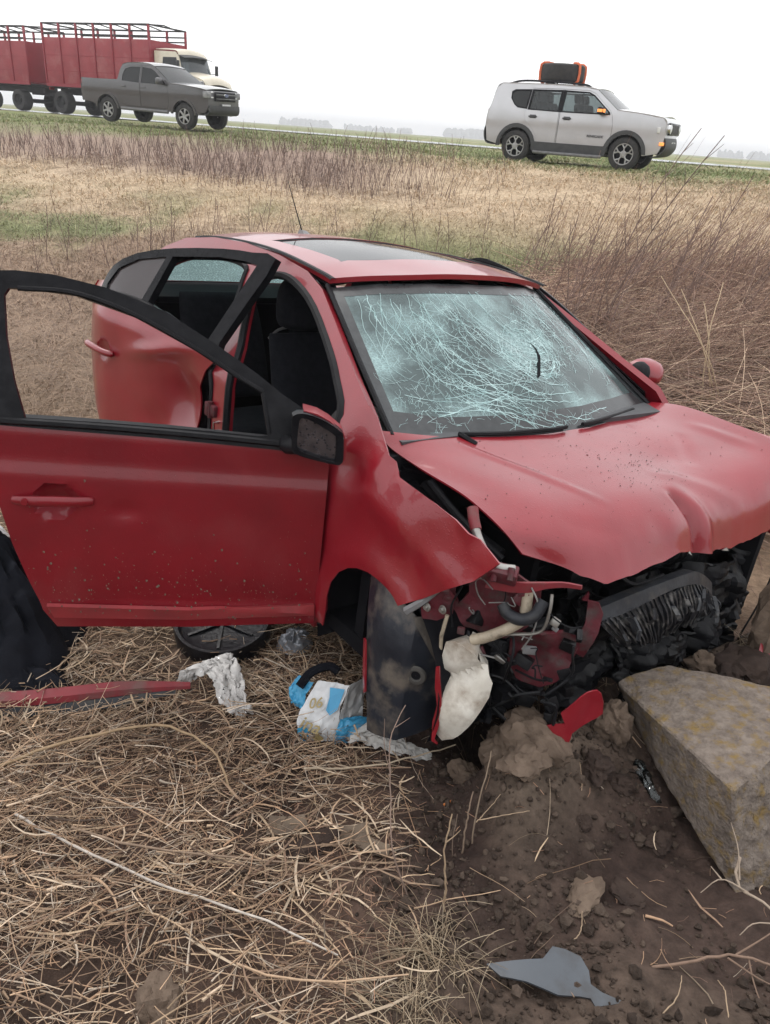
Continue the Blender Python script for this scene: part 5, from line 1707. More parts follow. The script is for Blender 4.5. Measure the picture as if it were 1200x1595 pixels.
def half_width(W, belt, tumb, xf, kf, xr, kr):
    def fn(x, z):
        x, z = np.asarray(x, float), np.asarray(z, float)
        y = W - tumb * np.maximum(0, z - belt) - .06 * np.clip((belt * .55 - z) / (belt * .5), 0, 1) ** 2
        y = y - kf * np.clip((x - xf) / .5, 0, 1.4) ** 2 - kr * np.clip((xr - x) / .5, 0, 1.4) ** 2
        y = y + .012 * np.exp(-((z - belt * .82) / .05) ** 2)
        return y
    return fn
def vside(hw, s, off=0.0):
    return lambda u, v: np.stack([u, s * (hw(u, v) + off), v])
def vpanel(name, o, holes, hw, s, m, parent, sp=.10, thick=.03, off=0.0, angle=32):
    return panel(name, o, holes, sp, vside(hw, s, off), m, parent, thick if s < 0 else -thick, angle)
def across(name, prof, hw, m, parent, crown=.02, inset=0.0, n=9, sub=3, thick=.02, bow=0.0, angle=40):
    """skin running across the car along a profile of (x, z)"""
    pr = crom(np.array(prof, float), (len(prof) - 1) * sub + 1) if sub > 1 else np.array(prof, float)
    P = np.zeros((len(pr), n, 3))
    for i, (x, z) in enumerate(pr):
        w = float(hw(x, z)) - inset
        for j, s in enumerate(np.linspace(-1, 1, n)):
            P[i, j] = (x + bow * (1 - s * s), w * s, z + crown * (1 - s * s))
    V, F = grid_vf(P, thick)
    return mesh(name, V, F, m, parent, True, angle)
def spoked_wheel(parent, x, y, r, w, rim_r, spokes, style, s):
    t = wheel_mb(r, w, rim_r, 32).build('wheel', TYRE, parent, mw=Matrix.Translation((x, y, r)))
    o = s * w * .5
    mb = MB().lathe([(rim_r, o * .8), (rim_r * .97, o * .98), (rim_r * .90, o * .95), (rim_r * .88, o * .3), (.02, o * .25)], 28, 'y')
    mb.build('wheel_well', DARK, t)
    mb = MB().lathe([(rim_r * 1.0, o * .95), (rim_r * .98, o * 1.02), (rim_r * .91, o * 1.0), (rim_r * .89, o * .8)], 32, 'y')
    mb.lathe([(.075, o * .85), (.07, o * .95), (.03, o * 1.0), (.001, o * 1.0)], 16, 'y')
    for k in range(spokes):
        a = 2 * math.pi * k / spokes + .3
        if style == 'y':
            for d in (-.17, .17):
                p0 = (.05 * math.cos(a), o * .9, .05 * math.sin(a))
                p1 = (rim_r * .55 * math.cos(a), o * .92, rim_r * .55 * math.sin(a))
                p2 = (rim_r * .93 * math.cos(a + d * 1.6), o * .92, rim_r * .93 * math.sin(a + d * 1.6))
                mb.tube([p0, p1, p2], [.022, .017, .018], 6)
        else:
            mb.box((rim_r * .5 * math.cos(a), o * .9, rim_r * .5 * math.sin(a)), (rim_r * .86, .03, rim_r * .26), ry=-a, bev=.008)
    mb.build('rim', RIM, t)
    return t
def flare(x, zc, r0, r1, hw, s, m, parent, a0=-8, a1=188, off=.022):
    o = arch(x, zc, r1, a0, a1, 16) + arch(x, zc, r0, a1, a0, 16)
    return vpanel('wheel_arch_trim', o, [], hw, s, m, parent, .09, .05, off)
def offs(poly, k):
    c = np.mean(np.array(poly), axis=0)
    return [tuple(c + (np.array(p) - c) * k) for p in poly]

def build_suv():
    root = empty('silver_suv', mw=vehicle_matrix(3.97, 20.59, 1.58, -26.2, .1, .8))
    tag(root, 'boxy silver SUV with a tyre on its roof rack parked on the verge', 'car')
    SIL = mat('silver_paint', (.47, .47, .485), (.43, .43, .44), 2.5, rough=.28, coat=.9, crough=.05, metal=.45)
    CLAD = mat('grey_black_cladding', (.040, .041, .044), (.055, .056, .058), 8, rough=.65)
    hw = half_width(.885, 1.08, .30, 1.55, .13, -1.75, .07)
    body = [(-2.02, .42), (-1.74, .36)] + arch(-1.285, .345, .40, 180, 0, 12) + [(-.85, .30), (.85, .30)] + arch(1.285, .345, .40, 180, 0, 12) + \
           [(1.72, .34), (2.00, .40), (2.08, .60), (2.08, .80), (2.07, 1.02), (2.00, 1.10), (1.5, 1.165), (1.00, 1.20), (.72, 1.40), (.46, 1.585), (.2, 1.625), (-.6, 1.645), (-1.4, 1.645), (-1.82, 1.635), (-1.92, 1.56), (-2.0, 1.15), (-2.05, 1.0), (-2.07, .70)]
    FW = [(.80, 1.125), (.79, 1.17), (.40, 1.47), (.28, 1.52), (-.26, 1.535), (-.27, 1.125)]
    RW = [(-.36, 1.125), (-.355, 1.535), (-1.02, 1.525), (-1.05, 1.14)]
    QW = [(-1.12, 1.15), (-1.09, 1.525), (-1.46, 1.51), (-1.53, 1.47), (-1.52, 1.34), (-1.42, 1.22), (-1.34, 1.17)]
    FDR = [(.93, .52), (.95, .85), (.90, 1.10), (.84, 1.19), (.43, 1.515), (.28, 1.570), (-.30, 1.580), (-.31, .46), (.80, .46)]
    RDR = [(-.325, .46), (-.315, 1.580), (-1.06, 1.568), (-1.09, 1.20), (-1.16, 1.06), (-1.10, .90), (-.92, .74), (-.80, .58), (-.78, .46)]
    for s in (-1, 1):
        b = vpanel('body_side', body, [FDR, RDR, QW], hw, s, SIL, root)
        lin = vpanel('door_jamb', [(.95, .42), (.98, .95), (.80, 1.06), (-1.1, 1.06), (-1.15, .42)], [], hw, s, DARK, root, .2, .02, -.05)
        for o, w, hx in ((FDR, FW, -.12), (RDR, RW, -.93)):
            o2 = offs(o, .985)
            d = vpanel('front_door' if o is FDR else 'rear_door', o2, [offs(w, 1.02)], hw, s, SIL, root, .1, .05, .002)
            vpanel('window', offs(w, 1.01), [], hw, s, GLASS_CLEAR, d, .2, .006, -.012)
            frm = vpanel('window_frame', offs(w, 1.10), [offs(w, .97)], hw, s, BLACK_GLOSS, d, .12, .02, .008)
            hy = s * (float(hw(hx, .98)) + .022)
            MB().box((hx, hy, .985), (.20, .035, .035), bev=.012).box((hx, s * (float(hw(hx, .98)) + .004), .985), (.15, .01, .075), bev=.004).build('door_handle', CLAD, d)
        vpanel('quarter_window', QW, [], hw, s, GLASS_DARK, root, .2, .01, -.01)
        vpanel('window_frame', offs(QW, 1.10), [offs(QW, .93)], hw, s, BLACK_GLOSS, root, .1, .02, .006)
        for x in (-1.285, 1.285):
            flare(x, .345, .40, .485, hw, s, CLAD, root, -6 if x < 0 else 2, 182)
            spoked_wheel(root, x, s * .77, .345, .215, .225, 5, 'y', s)
        vpanel('sill_cladding', [(-.86, .27), (.86, .27), (.90, .47), (-.90, .47)], [], hw, s, CLAD, root, .2, .05, .022)
        MB().tube([(-.80, s * .93, .255), (-.70, s * .96, .25), (.70, s * .96, .25), (.80, s * .93, .255)], .035, 8).build('side_step', GREYM, root)
        MB().tube(crom([(.28, s * .60, 1.62), (.10, s * .60, 1.685), (-.6, s * .60, 1.715), (-1.35, s * .60, 1.715), (-1.70, s * .60, 1.64)], 20), .022, 6).tube([(-.55, s * .60, 1.63), (-.55, s * .60, 1.71)], .02, 6).build('roof_rail', BLACK, root)
        # mirrors with lit indicator
        mrr = MB().box((.66, s * 1.0, 1.175), (.13, .22, .16), bev=.045).tube([(.68, s * .84, 1.13), (.67, s * .93, 1.15)], .03, 6).build('side_mirror', BLACK_GLOSS, root)
    AMB = bpy.data.materials.new('lit_indicator')
    AMB.use_nodes = True
    bs = AMB.node_tree.nodes['Principled BSDF']
    bs.inputs['Base Color'].default_value = (.8, .25, .04, 1)
    bs.inputs['Emission Color'].default_value = (1.0, .35, .10, 1)
    bs.inputs['Emission Strength'].default_value = 1.0
    MB().box((.735, -1.02, 1.18), (.02, .16, .07), bev=.008).build('mirror_indicator', AMB, root)
    MB().box((.66, -1.105, 1.18), (.11, .02, .06), bev=.008).build('mirror_indicator', AMB, root)
    across('roof', [(.46, 1.585), (.2, 1.625), (-.6, 1.645), (-1.4, 1.645), (-1.82, 1.635)], hw, SIL, root, .03)
    across('windscreen', [(1.00, 1.20), (.72, 1.40), (.46, 1.585)], hw, GLASS_CLEAR, root, .02, .03, bow=.04, thick=.006)
    across('bonnet', [(2.00, 1.10), (1.85, 1.125), (1.5, 1.165), (1.00, 1.20)], hw, SIL, root, .035, bow=.02)
    across('bumper_top', [(2.08, .72), (2.08, .90), (2.06, 1.04), (2.00, 1.10)], hw, SIL, root, 0, bow=.05)
    across('front_bumper', [(1.86, .33), (2.00, .37), (2.11, .50), (2.11, .64), (2.08, .72)], hw, CLAD, root, 0, bow=.05)
    across('tailgate', [(-1.82, 1.635), (-1.92, 1.56), (-1.985, 1.20), (-2.05, 1.0), (-2.07, .72)], hw, SIL, root, 0, bow=-.03)
    across('rear_window', [(-1.91, 1.54), (-1.98, 1.22)], hw, GLASS_DARK, root, 0, .10, bow=-.07, sub=2)
    across('rear_bumper', [(-2.07, .74), (-2.10, .60), (-2.04, .40), (-1.85, .36)], hw, CLAD, root, 0, bow=-.05)
    MB().box((0, 0, .42), (3.6, 1.2, .10)).box((1.285, 0, .6), (.8, 1.1, .5)).box((-1.285, 0, .6), (.8, 1.1, .5)).build('underbody', DARK, root)
    # nose: grille with slots, round lamps, fog lamps, plate
    g = MB().box((2.125, 0, .90), (.07, 1.24, .25), bev=.02).build('grille', BLACK_GLOSS, root)
    mb = MB()
    for k in range(8):
        mb.box((2.162, -.35 + .10 * k, .90), (.02, .022, .19), bev=.004)
    mb.build('grille_bar', GREYM, g)
    for s in (-1, 1):
        hl_ = MB().lathe([(.105, 0), (.105, .05), (.095, .06), (.085, .045), (.001, .055)], 22, 'x', (2.105, s * .57, .90)).build('headlamp', CHROME, root)
        MB().lathe([(.088, .06), (.05, .075), (.001, .08)], 18, 'x', (2.105, s * .57, .90)).build('lamp_glass', mat('lamp_lens', (.75, .77, .78), (.6, .62, .63), 12, rough=.1), hl_)
        MB().box((2.04, s * .745, .60), (.10, .13, .07), rz=-s * .5, bev=.015).build('indicator', AMB, root)
        MB().box((1.93, s * .80, .87), (.06, .10, .12), rz=-s * .9, bev=.015).build('side_marker', mat('pale_lens', (.7, .7, .68), rough=.2), root)
        MB().box((-2.0, s * .74, .98), (.14, .16, .26), rz=s * .5, bev=.02).build('tail_light', mat('suv_tail_light', (.16, .02, .03), rough=.2), root)
    MB().box((2.17, 0, .58), (.02, .42, .13), bev=.004).build('number_plate', mat('pale_plate', (.62, .62, .60), rough=.5), root)
    fc = bpy.data.curves.new('door_badge', 'FONT')
    fc.body = 'RENEGADE'
    fc.size = .075
    fc.extrude = .003
    bd = text_mesh('door_badge', fc, BLACK)
    bd.matrix_local = Matrix.Translation((.40, -.905, .635)) @ Matrix.Rotation(math.radians(90), 4, 'X')
    bd.parent = root
    # seats and wheel seen through the glass
    mb = MB()
    for x, ys__ in ((.05, (-.38, .38)), (-.85, (-.42, .42))):
        for y in ys__:
            mb.box((x, y, 1.0), (.16, .48, .62), ry=-.25, bev=.05).box((x - .13, y, 1.40), (.10, .28, .19), ry=-.2, bev=.04)
    mb.build('seat', DARK, root)
    MB().box((.78, 0, 1.06), (.42, 1.45, .10), bev=.03).build('dashboard', DARK, root)
    MB().box((.62, .0, 1.47), (.03, .24, .08), bev=.01).build('rear_view_mirror', BLACK, root)
    MB().tube([(1.0, -.5, 1.235), (.95, .15, 1.255)], .012, 6).build('wiper', BLACK, root)
    # roof rack bars, spare tyre lying flat and two orange straps
    MB().tube([(-.10, -.62, 1.70), (-.10, .62, 1.70)], .022, 6).tube([(-.85, -.62, 1.71), (-.85, .62, 1.71)], .022, 6).build('rack_bar', BLACK, root)
    ty = empty('spare_tyre', mw=root.matrix_world @ Matrix.Translation((-.62, -.05, 1.92)) @ Matrix.Rotation(math.radians(90), 4, 'X') )
    tag(ty, 'spare tyre lying flat on the roof rack of the silver SUV', 'tyre')
    wheel_mb(.50, .36, .26, 36).build('tyre', TYRE, ty)
    MB().lathe([(.24, -.08), (.20, -.06), (.05, -.04), (.001, -.04)], 26, 'y').build('rim', GREYM, ty)
    OR = mat('orange_strap', (.72, .17, .07), (.6, .13, .05), 20, rough=.7)
    for sx in (-1, 1):
        mb = MB()
        # over the tread and both walls at one end of the tyre, down to the rack
        for zs in (-1, 1):
            mb.tube([(sx * .36, -.215, zs * .20), (sx * .40, -.20, zs * .24), (sx * .455, -.16, zs * .255), (sx * .47, 0, zs * .25), (sx * .455, .16, zs * .255), (sx * .40, .195, zs * .24), (sx * .30, .20, zs * .20)], .030, 5)
        mb.tube([(sx * .30, .20, -.20), (sx * .30, .205, 0), (sx * .30, .20, .20)], .028, 5)
        so = mb.build('orange_strap', OR)
        so.matrix_world = ty.matrix_world
        so.name = 'orange_strap'
        tag(so, 'orange strap over the %s side of the roof tyre' % ('front' if sx > 0 else 'rear'), 'strap', 'orange straps on the roof tyre')
    return root
build_suv()

def build_pickup():
    root = empty('grey_pickup', mw=vehicle_matrix(-8.59, 29.53, 1.69, -24.7, .9, 1.6))
    tag(root, 'dark grey double-cab pickup parked on the verge in front of the red truck', 'pickup')
    GR = mat('dark_grey_paint', (.058, .055, .057), (.048, .046, .048), 2, rough=.30, coat=.9, crough=.05)
    CLAD = mat('pickup_black_plastic', (.030, .030, .032), (.04, .04, .042), 8, rough=.6)
    hw = half_width(.93, 1.22, .30, 2.05, .13, -2.5, .05)
    body = [(-2.72, .62), (-2.25, .55)] + arch(-1.635, .385, .455, 170, 10, 12) + [(-1.12, .48), (1.12, .48)] + arch(1.635, .385, .455, 170, 10, 12) + \
           [(2.20, .50), (2.46, .55), (2.54, .75), (2.54, 1.05), (2.48, 1.18), (2.2, 1.225), (1.6, 1.265), (1.12, 1.285), (.75, 1.52), (.38, 1.74), (.18, 1.80), (-.2, 1.825), (-.75, 1.80), (-.98, 1.74), (-1.06, 1.60), (-1.12, 1.34), (-1.14, 1.30), (-2.70, 1.27), (-2.74, 1.20), (-2.76, .80)]
    FW = [(.90, 1.25), (.88, 1.30), (.45, 1.60), (.28, 1.68), (-.10, 1.715), (-.10, 1.25)]
    RW = [(-.19, 1.25), (-.19, 1.712), (-.60, 1.70), (-.84, 1.62), (-.92, 1.45), (-.92, 1.28)]
    FDR = [(1.02, .62), (1.03, 1.0), (.96, 1.26), (.45, 1.655), (.28, 1.735), (-.135, 1.765), (-.145, .55), (.95, .55)]
    RDR = [(-.155, .55), (-.15, 1.765), (-.62, 1.75), (-.90, 1.66), (-.985, 1.45), (-1.0, 1.10), (-.98, .80), (-.90, .62), (-.80, .55)]
    for s in (-1, 1):
        vpanel('body_side', body, [FDR, RDR], hw, s, GR, root)
        vpanel('door_jamb', [(1.04, .52), (1.04, 1.16), (-1.02, 1.16), (-1.02, .52)], [], hw, s, DARK, root, .25, .02, -.05)
        for o, w, hx in ((FDR, FW, 0.0), (RDR, RW, -.86)):
            d = vpanel('front_door' if o is FDR else 'rear_door', offs(o, .985), [offs(w, 1.01)], hw, s, GR, root, .1, .05, .004)
            vpanel('window', w, [], hw, s, GLASS_DARK, d, .2, .006, -.01)
            MB().box((hx, s * (float(hw(hx, 1.12)) + .02), 1.12), (.19, .035, .035), bev=.01).build('door_handle', GR, d)
        for x in (-1.635, 1.635):
            flare(x, .385, .455, .525, hw, s, GR, root, 6, 174, .035)
            spoked_wheel(root, x, s * .80, .385, .25, .235, 6, 'b', s)
        MB().tube([(-1.0, s * .95, .46), (1.0, s * .95, .46)], .05, 8).build('side_step', GREYM, root)
        mm_ = MB().box((.78, s * 1.05, 1.34), (.16, .24, .20), bev=.05).tube([(.82, s * .90, 1.28), (.80, s * .98, 1.30)], .03, 6).build('side_mirror', GR, root)
        hlp = MB().box((2.44, s * .72, 1.06), (.26, .32, .20), rz=-s * .55, bev=.03).build('headlamp', mat('smoked_lamp', (.14, .14, .15), (.3, .3, .3), 12, rough=.15), root)
        MB().tube([(2.585, s * .60, .99), (2.50, s * .82, .99), (2.48, s * .82, 1.12), (2.57, s * .60, 1.14)], .022, 6).build('lamp_strip', mat('day_lamp', (.82, .82, .82), rough=.2), hlp)
        MB().box((2.44, s * .845, 1.13), (.10, .06, .05), rz=-s * .6).build('indicator', mat('red_amber_lens', (.55, .12, .08), rough=.2), hlp)
        MB().lathe([(.06, 0), (.06, .03), (.001, .035)], 16, 'x', (2.50, s * .70, .66)).build('fog_lamp', mat('fog_lens', (.4, .4, .4), rough=.2), root)
        MB().box((-2.68, s * .86, 1.06), (.16, .12, .36), bev=.03).build('tail_light', mat('pickup_tail_light', (.45, .02, .03), rough=.2), root)
    across('roof', [(.38, 1.74), (.18, 1.80), (-.2, 1.825), (-.75, 1.80), (-.98, 1.74)], hw, GR, root, .035)
    across('windscreen', [(1.12, 1.27), (.75, 1.52), (.38, 1.74)], hw, glass_mat('pickup_glass', (.30, .33, .33), (.03, .034, .036), .35, .02), root, .02, .03, bow=.05, thick=.006)
    across('bonnet', [(2.48, 1.18), (2.2, 1.225), (1.6, 1.265), (1.12, 1.285)], hw, GR, root, .05, bow=.03)
    MB().box((1.8, -.52, 1.275), (1.1, .10, .04), ry=.06, bev=.015).box((1.8, .52, 1.275), (1.1, .10, .04), ry=.06, bev=.015).build('bonnet_ridge', GR, root)
    across('rear_window', [(-1.0, 1.70), (-1.10, 1.34)], hw, GLASS_DARK, root, 0, .08)
    across('load_cover', [(-1.14, 1.285), (-2.70, 1.255)], hw, CLAD, root, .01, .02, sub=2)
    across('tailgate', [(-2.70, 1.27), (-2.75, 1.20), (-2.77, .80), (-2.74, .60)], hw, GR, root, 0)
    across('front_face', [(2.48, 1.18), (2.54, 1.05), (2.54, .80), (2.54, .72)], hw, GR, root, 0, bow=.05)
    across('front_bumper', [(2.20, .47), (2.46, .50), (2.56, .60), (2.56, .76)], hw, CLAD, root, 0, bow=.08)
    g = MB().box((2.60, 0, 1.02), (.06, 1.06, .27), bev=.02).build('grille', BLACK_GLOSS, root)
    MB().box((2.635, 0, 1.08), (.03, 1.02, .035), bev=.008).box((2.635, 0, .96), (.03, 1.0, .025), bev=.008).build('grille_bar', GREYM, g)
    MB().lathe([(.001, .02), (.085, .02), (.095, .0)], 24, 'x', (0, 0, 0)).build('badge_rim', CHROME, g, mw=Matrix.Translation((2.645, 0, 1.06)) @ Matrix.Diagonal((1, 1.25, .52, 1)))
    MB().lathe([(.001, .028), (.078, .026), (.080, .018)], 24, 'x', (0, 0, 0)).build('badge', mat('badge_blue', (.03, .07, .24), rough=.3), g, mw=Matrix.Translation((2.645, 0, 1.06)) @ Matrix.Diagonal((1, 1.25, .52, 1)))
    fc = bpy.data.curves.new('badge_script', 'FONT')
    fc.body = 'Ford'
    fc.size = .07
    fc.shear = .3
    fc.extrude = .002
    fc.align_x = 'CENTER'
    fc.align_y = 'CENTER'
    bt = text_mesh('badge_script', fc, CHROME)
    bt.matrix_local = Matrix.Translation((2.678, 0, 1.06)) @ Matrix(((0, 0, 1, 0), (1, 0, 0, 0), (0, 1, 0, 0), (0, 0, 0, 1)))
    bt.parent = g
    MB().box((2.64, 0, .74), (.02, .44, .14), bev=.004).build('number_plate', mat('pickup_plate', (.50, .50, .50), (.42, .42, .43), 14, rough=.5), root)
    MB().box((0, 0, .62), (4.6, 1.3, .14)).box((1.635, 0, .75), (.9, 1.2, .5)).box((-1.635, 0, .75), (.9, 1.2, .5)).build('underbody', DARK, root)
    mb = MB()
    for x, ys__ in ((.05, (-.40, .40)), (-.72, (-.42, .42))):
        for y in ys__:
            mb.box((x, y, 1.15), (.16, .5, .62), ry=-.25, bev=.05).box((x - .13, y, 1.53), (.10, .28, .18), ry=-.2, bev=.04)
    mb.build('seat', DARK, root)
    MB().box((.90, 0, 1.17), (.42, 1.5, .10), bev=.03).build('dashboard', DARK, root)
    MB().tube([(1.10, -.55, 1.31), (1.04, .2, 1.335)], .012, 6).build('wiper', BLACK, root)
    return root
build_pickup()

# lorry and its drawbar trailer on the road
TRED = mat('faded_red_boards', (.30, .035, .045), (.24, .028, .036), 1.5, rough=.6, c3=(.33, .10, .10), s3=.9)
TRED2 = mat('red_box_front', (.26, .015, .028), (.22, .012, .022), 1.5, rough=.5)
CREAM = mat('cream_cab_paint', (.66, .60, .48), (.58, .52, .41), 2, rough=.4, coat=.3)
CHAS = mat('chassis_black', (.018, .018, .020), (.03, .03, .03), 4, rough=.7)
def cattle_box(root, x0, x1, w, z0, z1, ztop, npan):
    """boarded red side panels between posts, open black rails above"""
    L = x1 - x0
    for s in (-1, 1):
        for k in range(npan):
            a, b = x0 + L * k / npan, x0 + L * (k + 1) / npan
            p = MB().box(((a + b) / 2, s * w, (z0 + z1) / 2), (b - a - .10, .04, z1 - z0), bev=.008).build('side_panel', TRED, root)
            for zz in (.28, .62):
                MB().box(((a + b) / 2, s * (w + .024), z0 + (z1 - z0) * zz), (b - a - .12, .014, .03)).build('board_joint', TRED2, p)
        for k in range(npan + 1):
            a = x0 + L * k / npan
            MB().box((a, s * (w + .01), (z0 + ztop) / 2), (.09, .10, ztop - z0), bev=.01).build('side_post', TRED2, root)
        for zz in (z1 + .14, z1 + .34, ztop):
            MB().box(((x0 + x1) / 2, s * w, zz), (L + .1, .05, .06)).build('top_rail', CHAS, root)
        MB().box(((x0 + x1) / 2, s * (w + .02), z0 - .06), (L + .05, .08, .14)).build('side_rail', TRED2, root)
        for a in np.arange(x0 + .3, x1, 1.25):
            MB().box((a, s * (w + .03), z0 - .30), (.20, .03, .10)).build('side_reflector', mat('pale_lamp', (.75, .72, .68), rough=.4) if 'pale_lamp' not in bpy.data.materials else bpy.data.materials['pale_lamp'], root) if int(a * 7) % 3 == 0 else None
    for x in (x0, x1):
        MB().box((x, 0, (z0 + z1) / 2), (.05, 2 * w, z1 - z0)).build('end_panel', TRED2, root)
        MB().box((x, 0, ztop), (.06, 2 * w, .06)).build('top_rail', CHAS, root)
    mb = MB()
    for a in np.linspace(x0 + .4, x1 - .4, 7):
        mb.tube([(a, -w, ztop), (a + .2, 0, ztop + .10), (a, w, ztop)], .03, 6)
    mb.build('roof_hoop', CHAS, root)
    MB().box(((x0 + x1) / 2, 0, z0 - .12), (L, 2 * w - .1, .10)).box(((x0 + x1) / 2, -.42, z0 - .32), (L, .12, .26)).box(((x0 + x1) / 2, .42, z0 - .32), (L, .12, .26)).build('chassis', CHAS, root)
def big_wheels(root, x, r, w, dual=False):
    for s in (-1, 1):
        t = wheel_mb(r, .55 if dual else .30, r * .55, 28).build('wheel', TYRE, root, mw=Matrix.Translation((x, s * (w - .25), r)))
        MB().lathe([(r * .55, s * .16), (r * .45, s * .08), (r * .2, s * .05), (r * .18, s * .16), (.001, s * .17)], 22, 'y').build('rim', CHAS if dual else GREYM, t)
    MB().tube([(x, -w + .2, r), (x, w - .2, r)], .10, 8).build('axle', CHAS, root)
def build_truck():
    y_off = nrm * 32.6
    base = np.array([-18.8, 44.0])
    base = base + nrm * (32.75 - base @ nrm)
    root = empty('red_truck', mw=vehicle_matrix(base[0], base[1], 1.742, -25.87))
    tag(root, 'cream-cabbed cattle truck with a red boarded body passing on the road', 'truck')
    cattle_box(root, .1, 7.0, 1.25, 1.35, 3.35, 3.95, 6)
    big_wheels(root, .9, .52, 1.25, True)
    big_wheels(root, 8.9, .52, 1.22)
    hw = half_width(1.10, 1.95, .12, 9.6, .22, 6.0, 0)
    cab = [(7.12, 1.0), (8.35, 1.0)] + arch(8.9, .55, .62, 140, 40, 8) + [(9.75, .85), (9.95, 1.05), (9.95, 1.60), (9.80, 1.84), (9.3, 1.96), (8.72, 2.02), (8.50, 2.75), (8.30, 2.93), (7.12, 2.95)]
    WN = [(8.55, 2.08), (8.36, 2.70), (7.55, 2.70), (7.50, 2.06)]
    for s in (-1, 1):
        b = vpanel('cab_side', cab, [WN], hw, s, CREAM, root, .16, .05)
        vpanel('side_window', WN, [], hw, s, GLASS_DARK, b, .3, .01, -.01)
        MB().box((8.75, s * 1.38, 2.35), (.08, .18, .42), bev=.02).tube([(8.62, s * 1.05, 2.2), (8.75, s * 1.36, 2.2)], .015, 6).build('side_mirror', CHAS, root)
        MB().lathe([(.12, 0), (.12, .05), (.10, .07), (.001, .09)], 18, 'x', (9.92, s * .72, 1.42)).build('headlamp', CHROME, root)
        fl = arch(8.9, .55, .78, 20, 160, 10)
        V = [(x, s * yy, z) for yy in (.98, 1.22) for x, z in fl]
        k = len(fl)
        MB().add(V, [(i, i + 1, k + i + 1, k + i) for i in range(k - 1)]).build('mudguard', CREAM, root)
    across('cab_roof', [(8.50, 2.75), (8.42, 2.90), (8.20, 2.98), (7.12, 3.0)], hw, CREAM, root, .10, bow=.10)
    across('sun_visor', [(8.50, 2.80), (8.85, 2.70)], hw, CHAS, root, .06, -.02, sub=2, bow=.16)
    across('windscreen', [(8.72, 2.02), (8.60, 2.40), (8.50, 2.75)], hw, glass_mat('truck_glass', (.45, .52, .55), (.12, .14, .15), .4, .03), root, 0, .05, bow=.18)
    across('bonnet', [(9.95, 1.56), (9.90, 1.72), (9.75, 1.85), (9.3, 1.96), (8.72, 2.03)], hw, CREAM, root, .14, .06, bow=.06)
    across('truck_grille', [(9.95, 1.05), (9.97, 1.30), (9.95, 1.56)], hw, CHAS, root, 0, .25, bow=.10)
    MB().box((10.02, 0, .85), (.14, 2.2, .26), bev=.04).build('front_bumper', CREAM, root)
    MB().box((7.10, 0, 2.0), (.05, 2.1, 1.9)).build('cab_back', CREAM, root)
    MB().box((8.6, -.42, .85), (3.4, .12, .26)).box((8.6, .42, .85), (3.4, .12, .26)).box((9.2, 0, 1.15), (1.4, .9, .7)).build('front_chassis', CHAS, root)
    MB().box((3.9, -1.0, .85), (1.3, .45, .45), bev=.05).build('fuel_tank', CHAS, root)
    for s in (-1, 1):
        MB().box((.05, s * 1.0, 1.12), (.06, .30, .14), bev=.02).build('tail_light', mat('truck_tail', (.4, .05, .05), rough=.3), root)
    base2 = base - ddir * 8.1
    tr_ = empty('cattle_trailer', mw=vehicle_matrix(base2[0], base2[1], 1.742, -25.87))
    tag(tr_, 'red boarded cattle trailer with open top rails behind the truck', 'trailer')
    cattle_box(tr_, .1, 6.9, 1.25, 1.35, 3.15, 3.80, 6)
    big_wheels(tr_, 5.9, .50, 1.25, True)
    big_wheels(tr_, 1.1, .50, 1.25, True)
    MB().tube([(6.0, -.4, .85), (7.9, 0, .85)], .06, 6).tube([(6.0, .4, .85), (7.9, 0, .85)], .06, 6).build('drawbar', CHAS, tr_)
build_truck()
# ------------------------------------------------------------------ straw, weeds and grass
def unit(v):
    return v / np.maximum(np.linalg.norm(v, axis=-1, keepdims=True), 1e-9)
def stem_mesh(name, P, R, col, m, sides=3, parent=None):
    """P (N,K,3) paths, R (N,K) radii"""
    N, K = P.shape[:2]
    T = unit(np.gradient(P, axis=1))
    ref = np.where(np.abs(T[:, :1, 2:3]) > .8, np.array([1., 0, 0]), np.array([0, 0, 1.]))
    A = unit(np.cross(T, np.broadcast_to(ref, T.shape)))
    B = np.cross(T, A)
    if sides == 2:
        V = np.stack([P - A * R[..., None], P + A * R[..., None]], 2)
    else:
        th = 2 * np.pi * np.arange(sides) / sides
        V = P[:, :, None] + R[..., None, None] * (np.cos(th)[:, None] * A[:, :, None] + np.sin(th)[:, None] * B[:, :, None])
    idx = np.arange(N * K * sides).reshape(N, K, sides)
    if sides == 2:
        Q = np.stack([idx[:, :-1, 0], idx[:, :-1, 1], idx[:, 1:, 1], idx[:, 1:, 0]], -1).reshape(-1, 4)
    else:
        nx_ = np.roll(idx, -1, 2)
        Q = np.stack([idx[:, :-1], nx_[:, :-1], nx_[:, 1:], idx[:, 1:]], -1).reshape(-1, 4)
    c = np.repeat(col, K * sides, 0)
    return fast_mesh(name, V.reshape(-1, 3), Q, m, c, sides > 2, parent)
def pal(r, cols, n, jit=.15):
    cols = np.array(cols)
    c = cols[r.integers(0, len(cols), n)]
    return c * (1 + jit * r.standard_normal((n, 1))).clip(.4, 1.7)

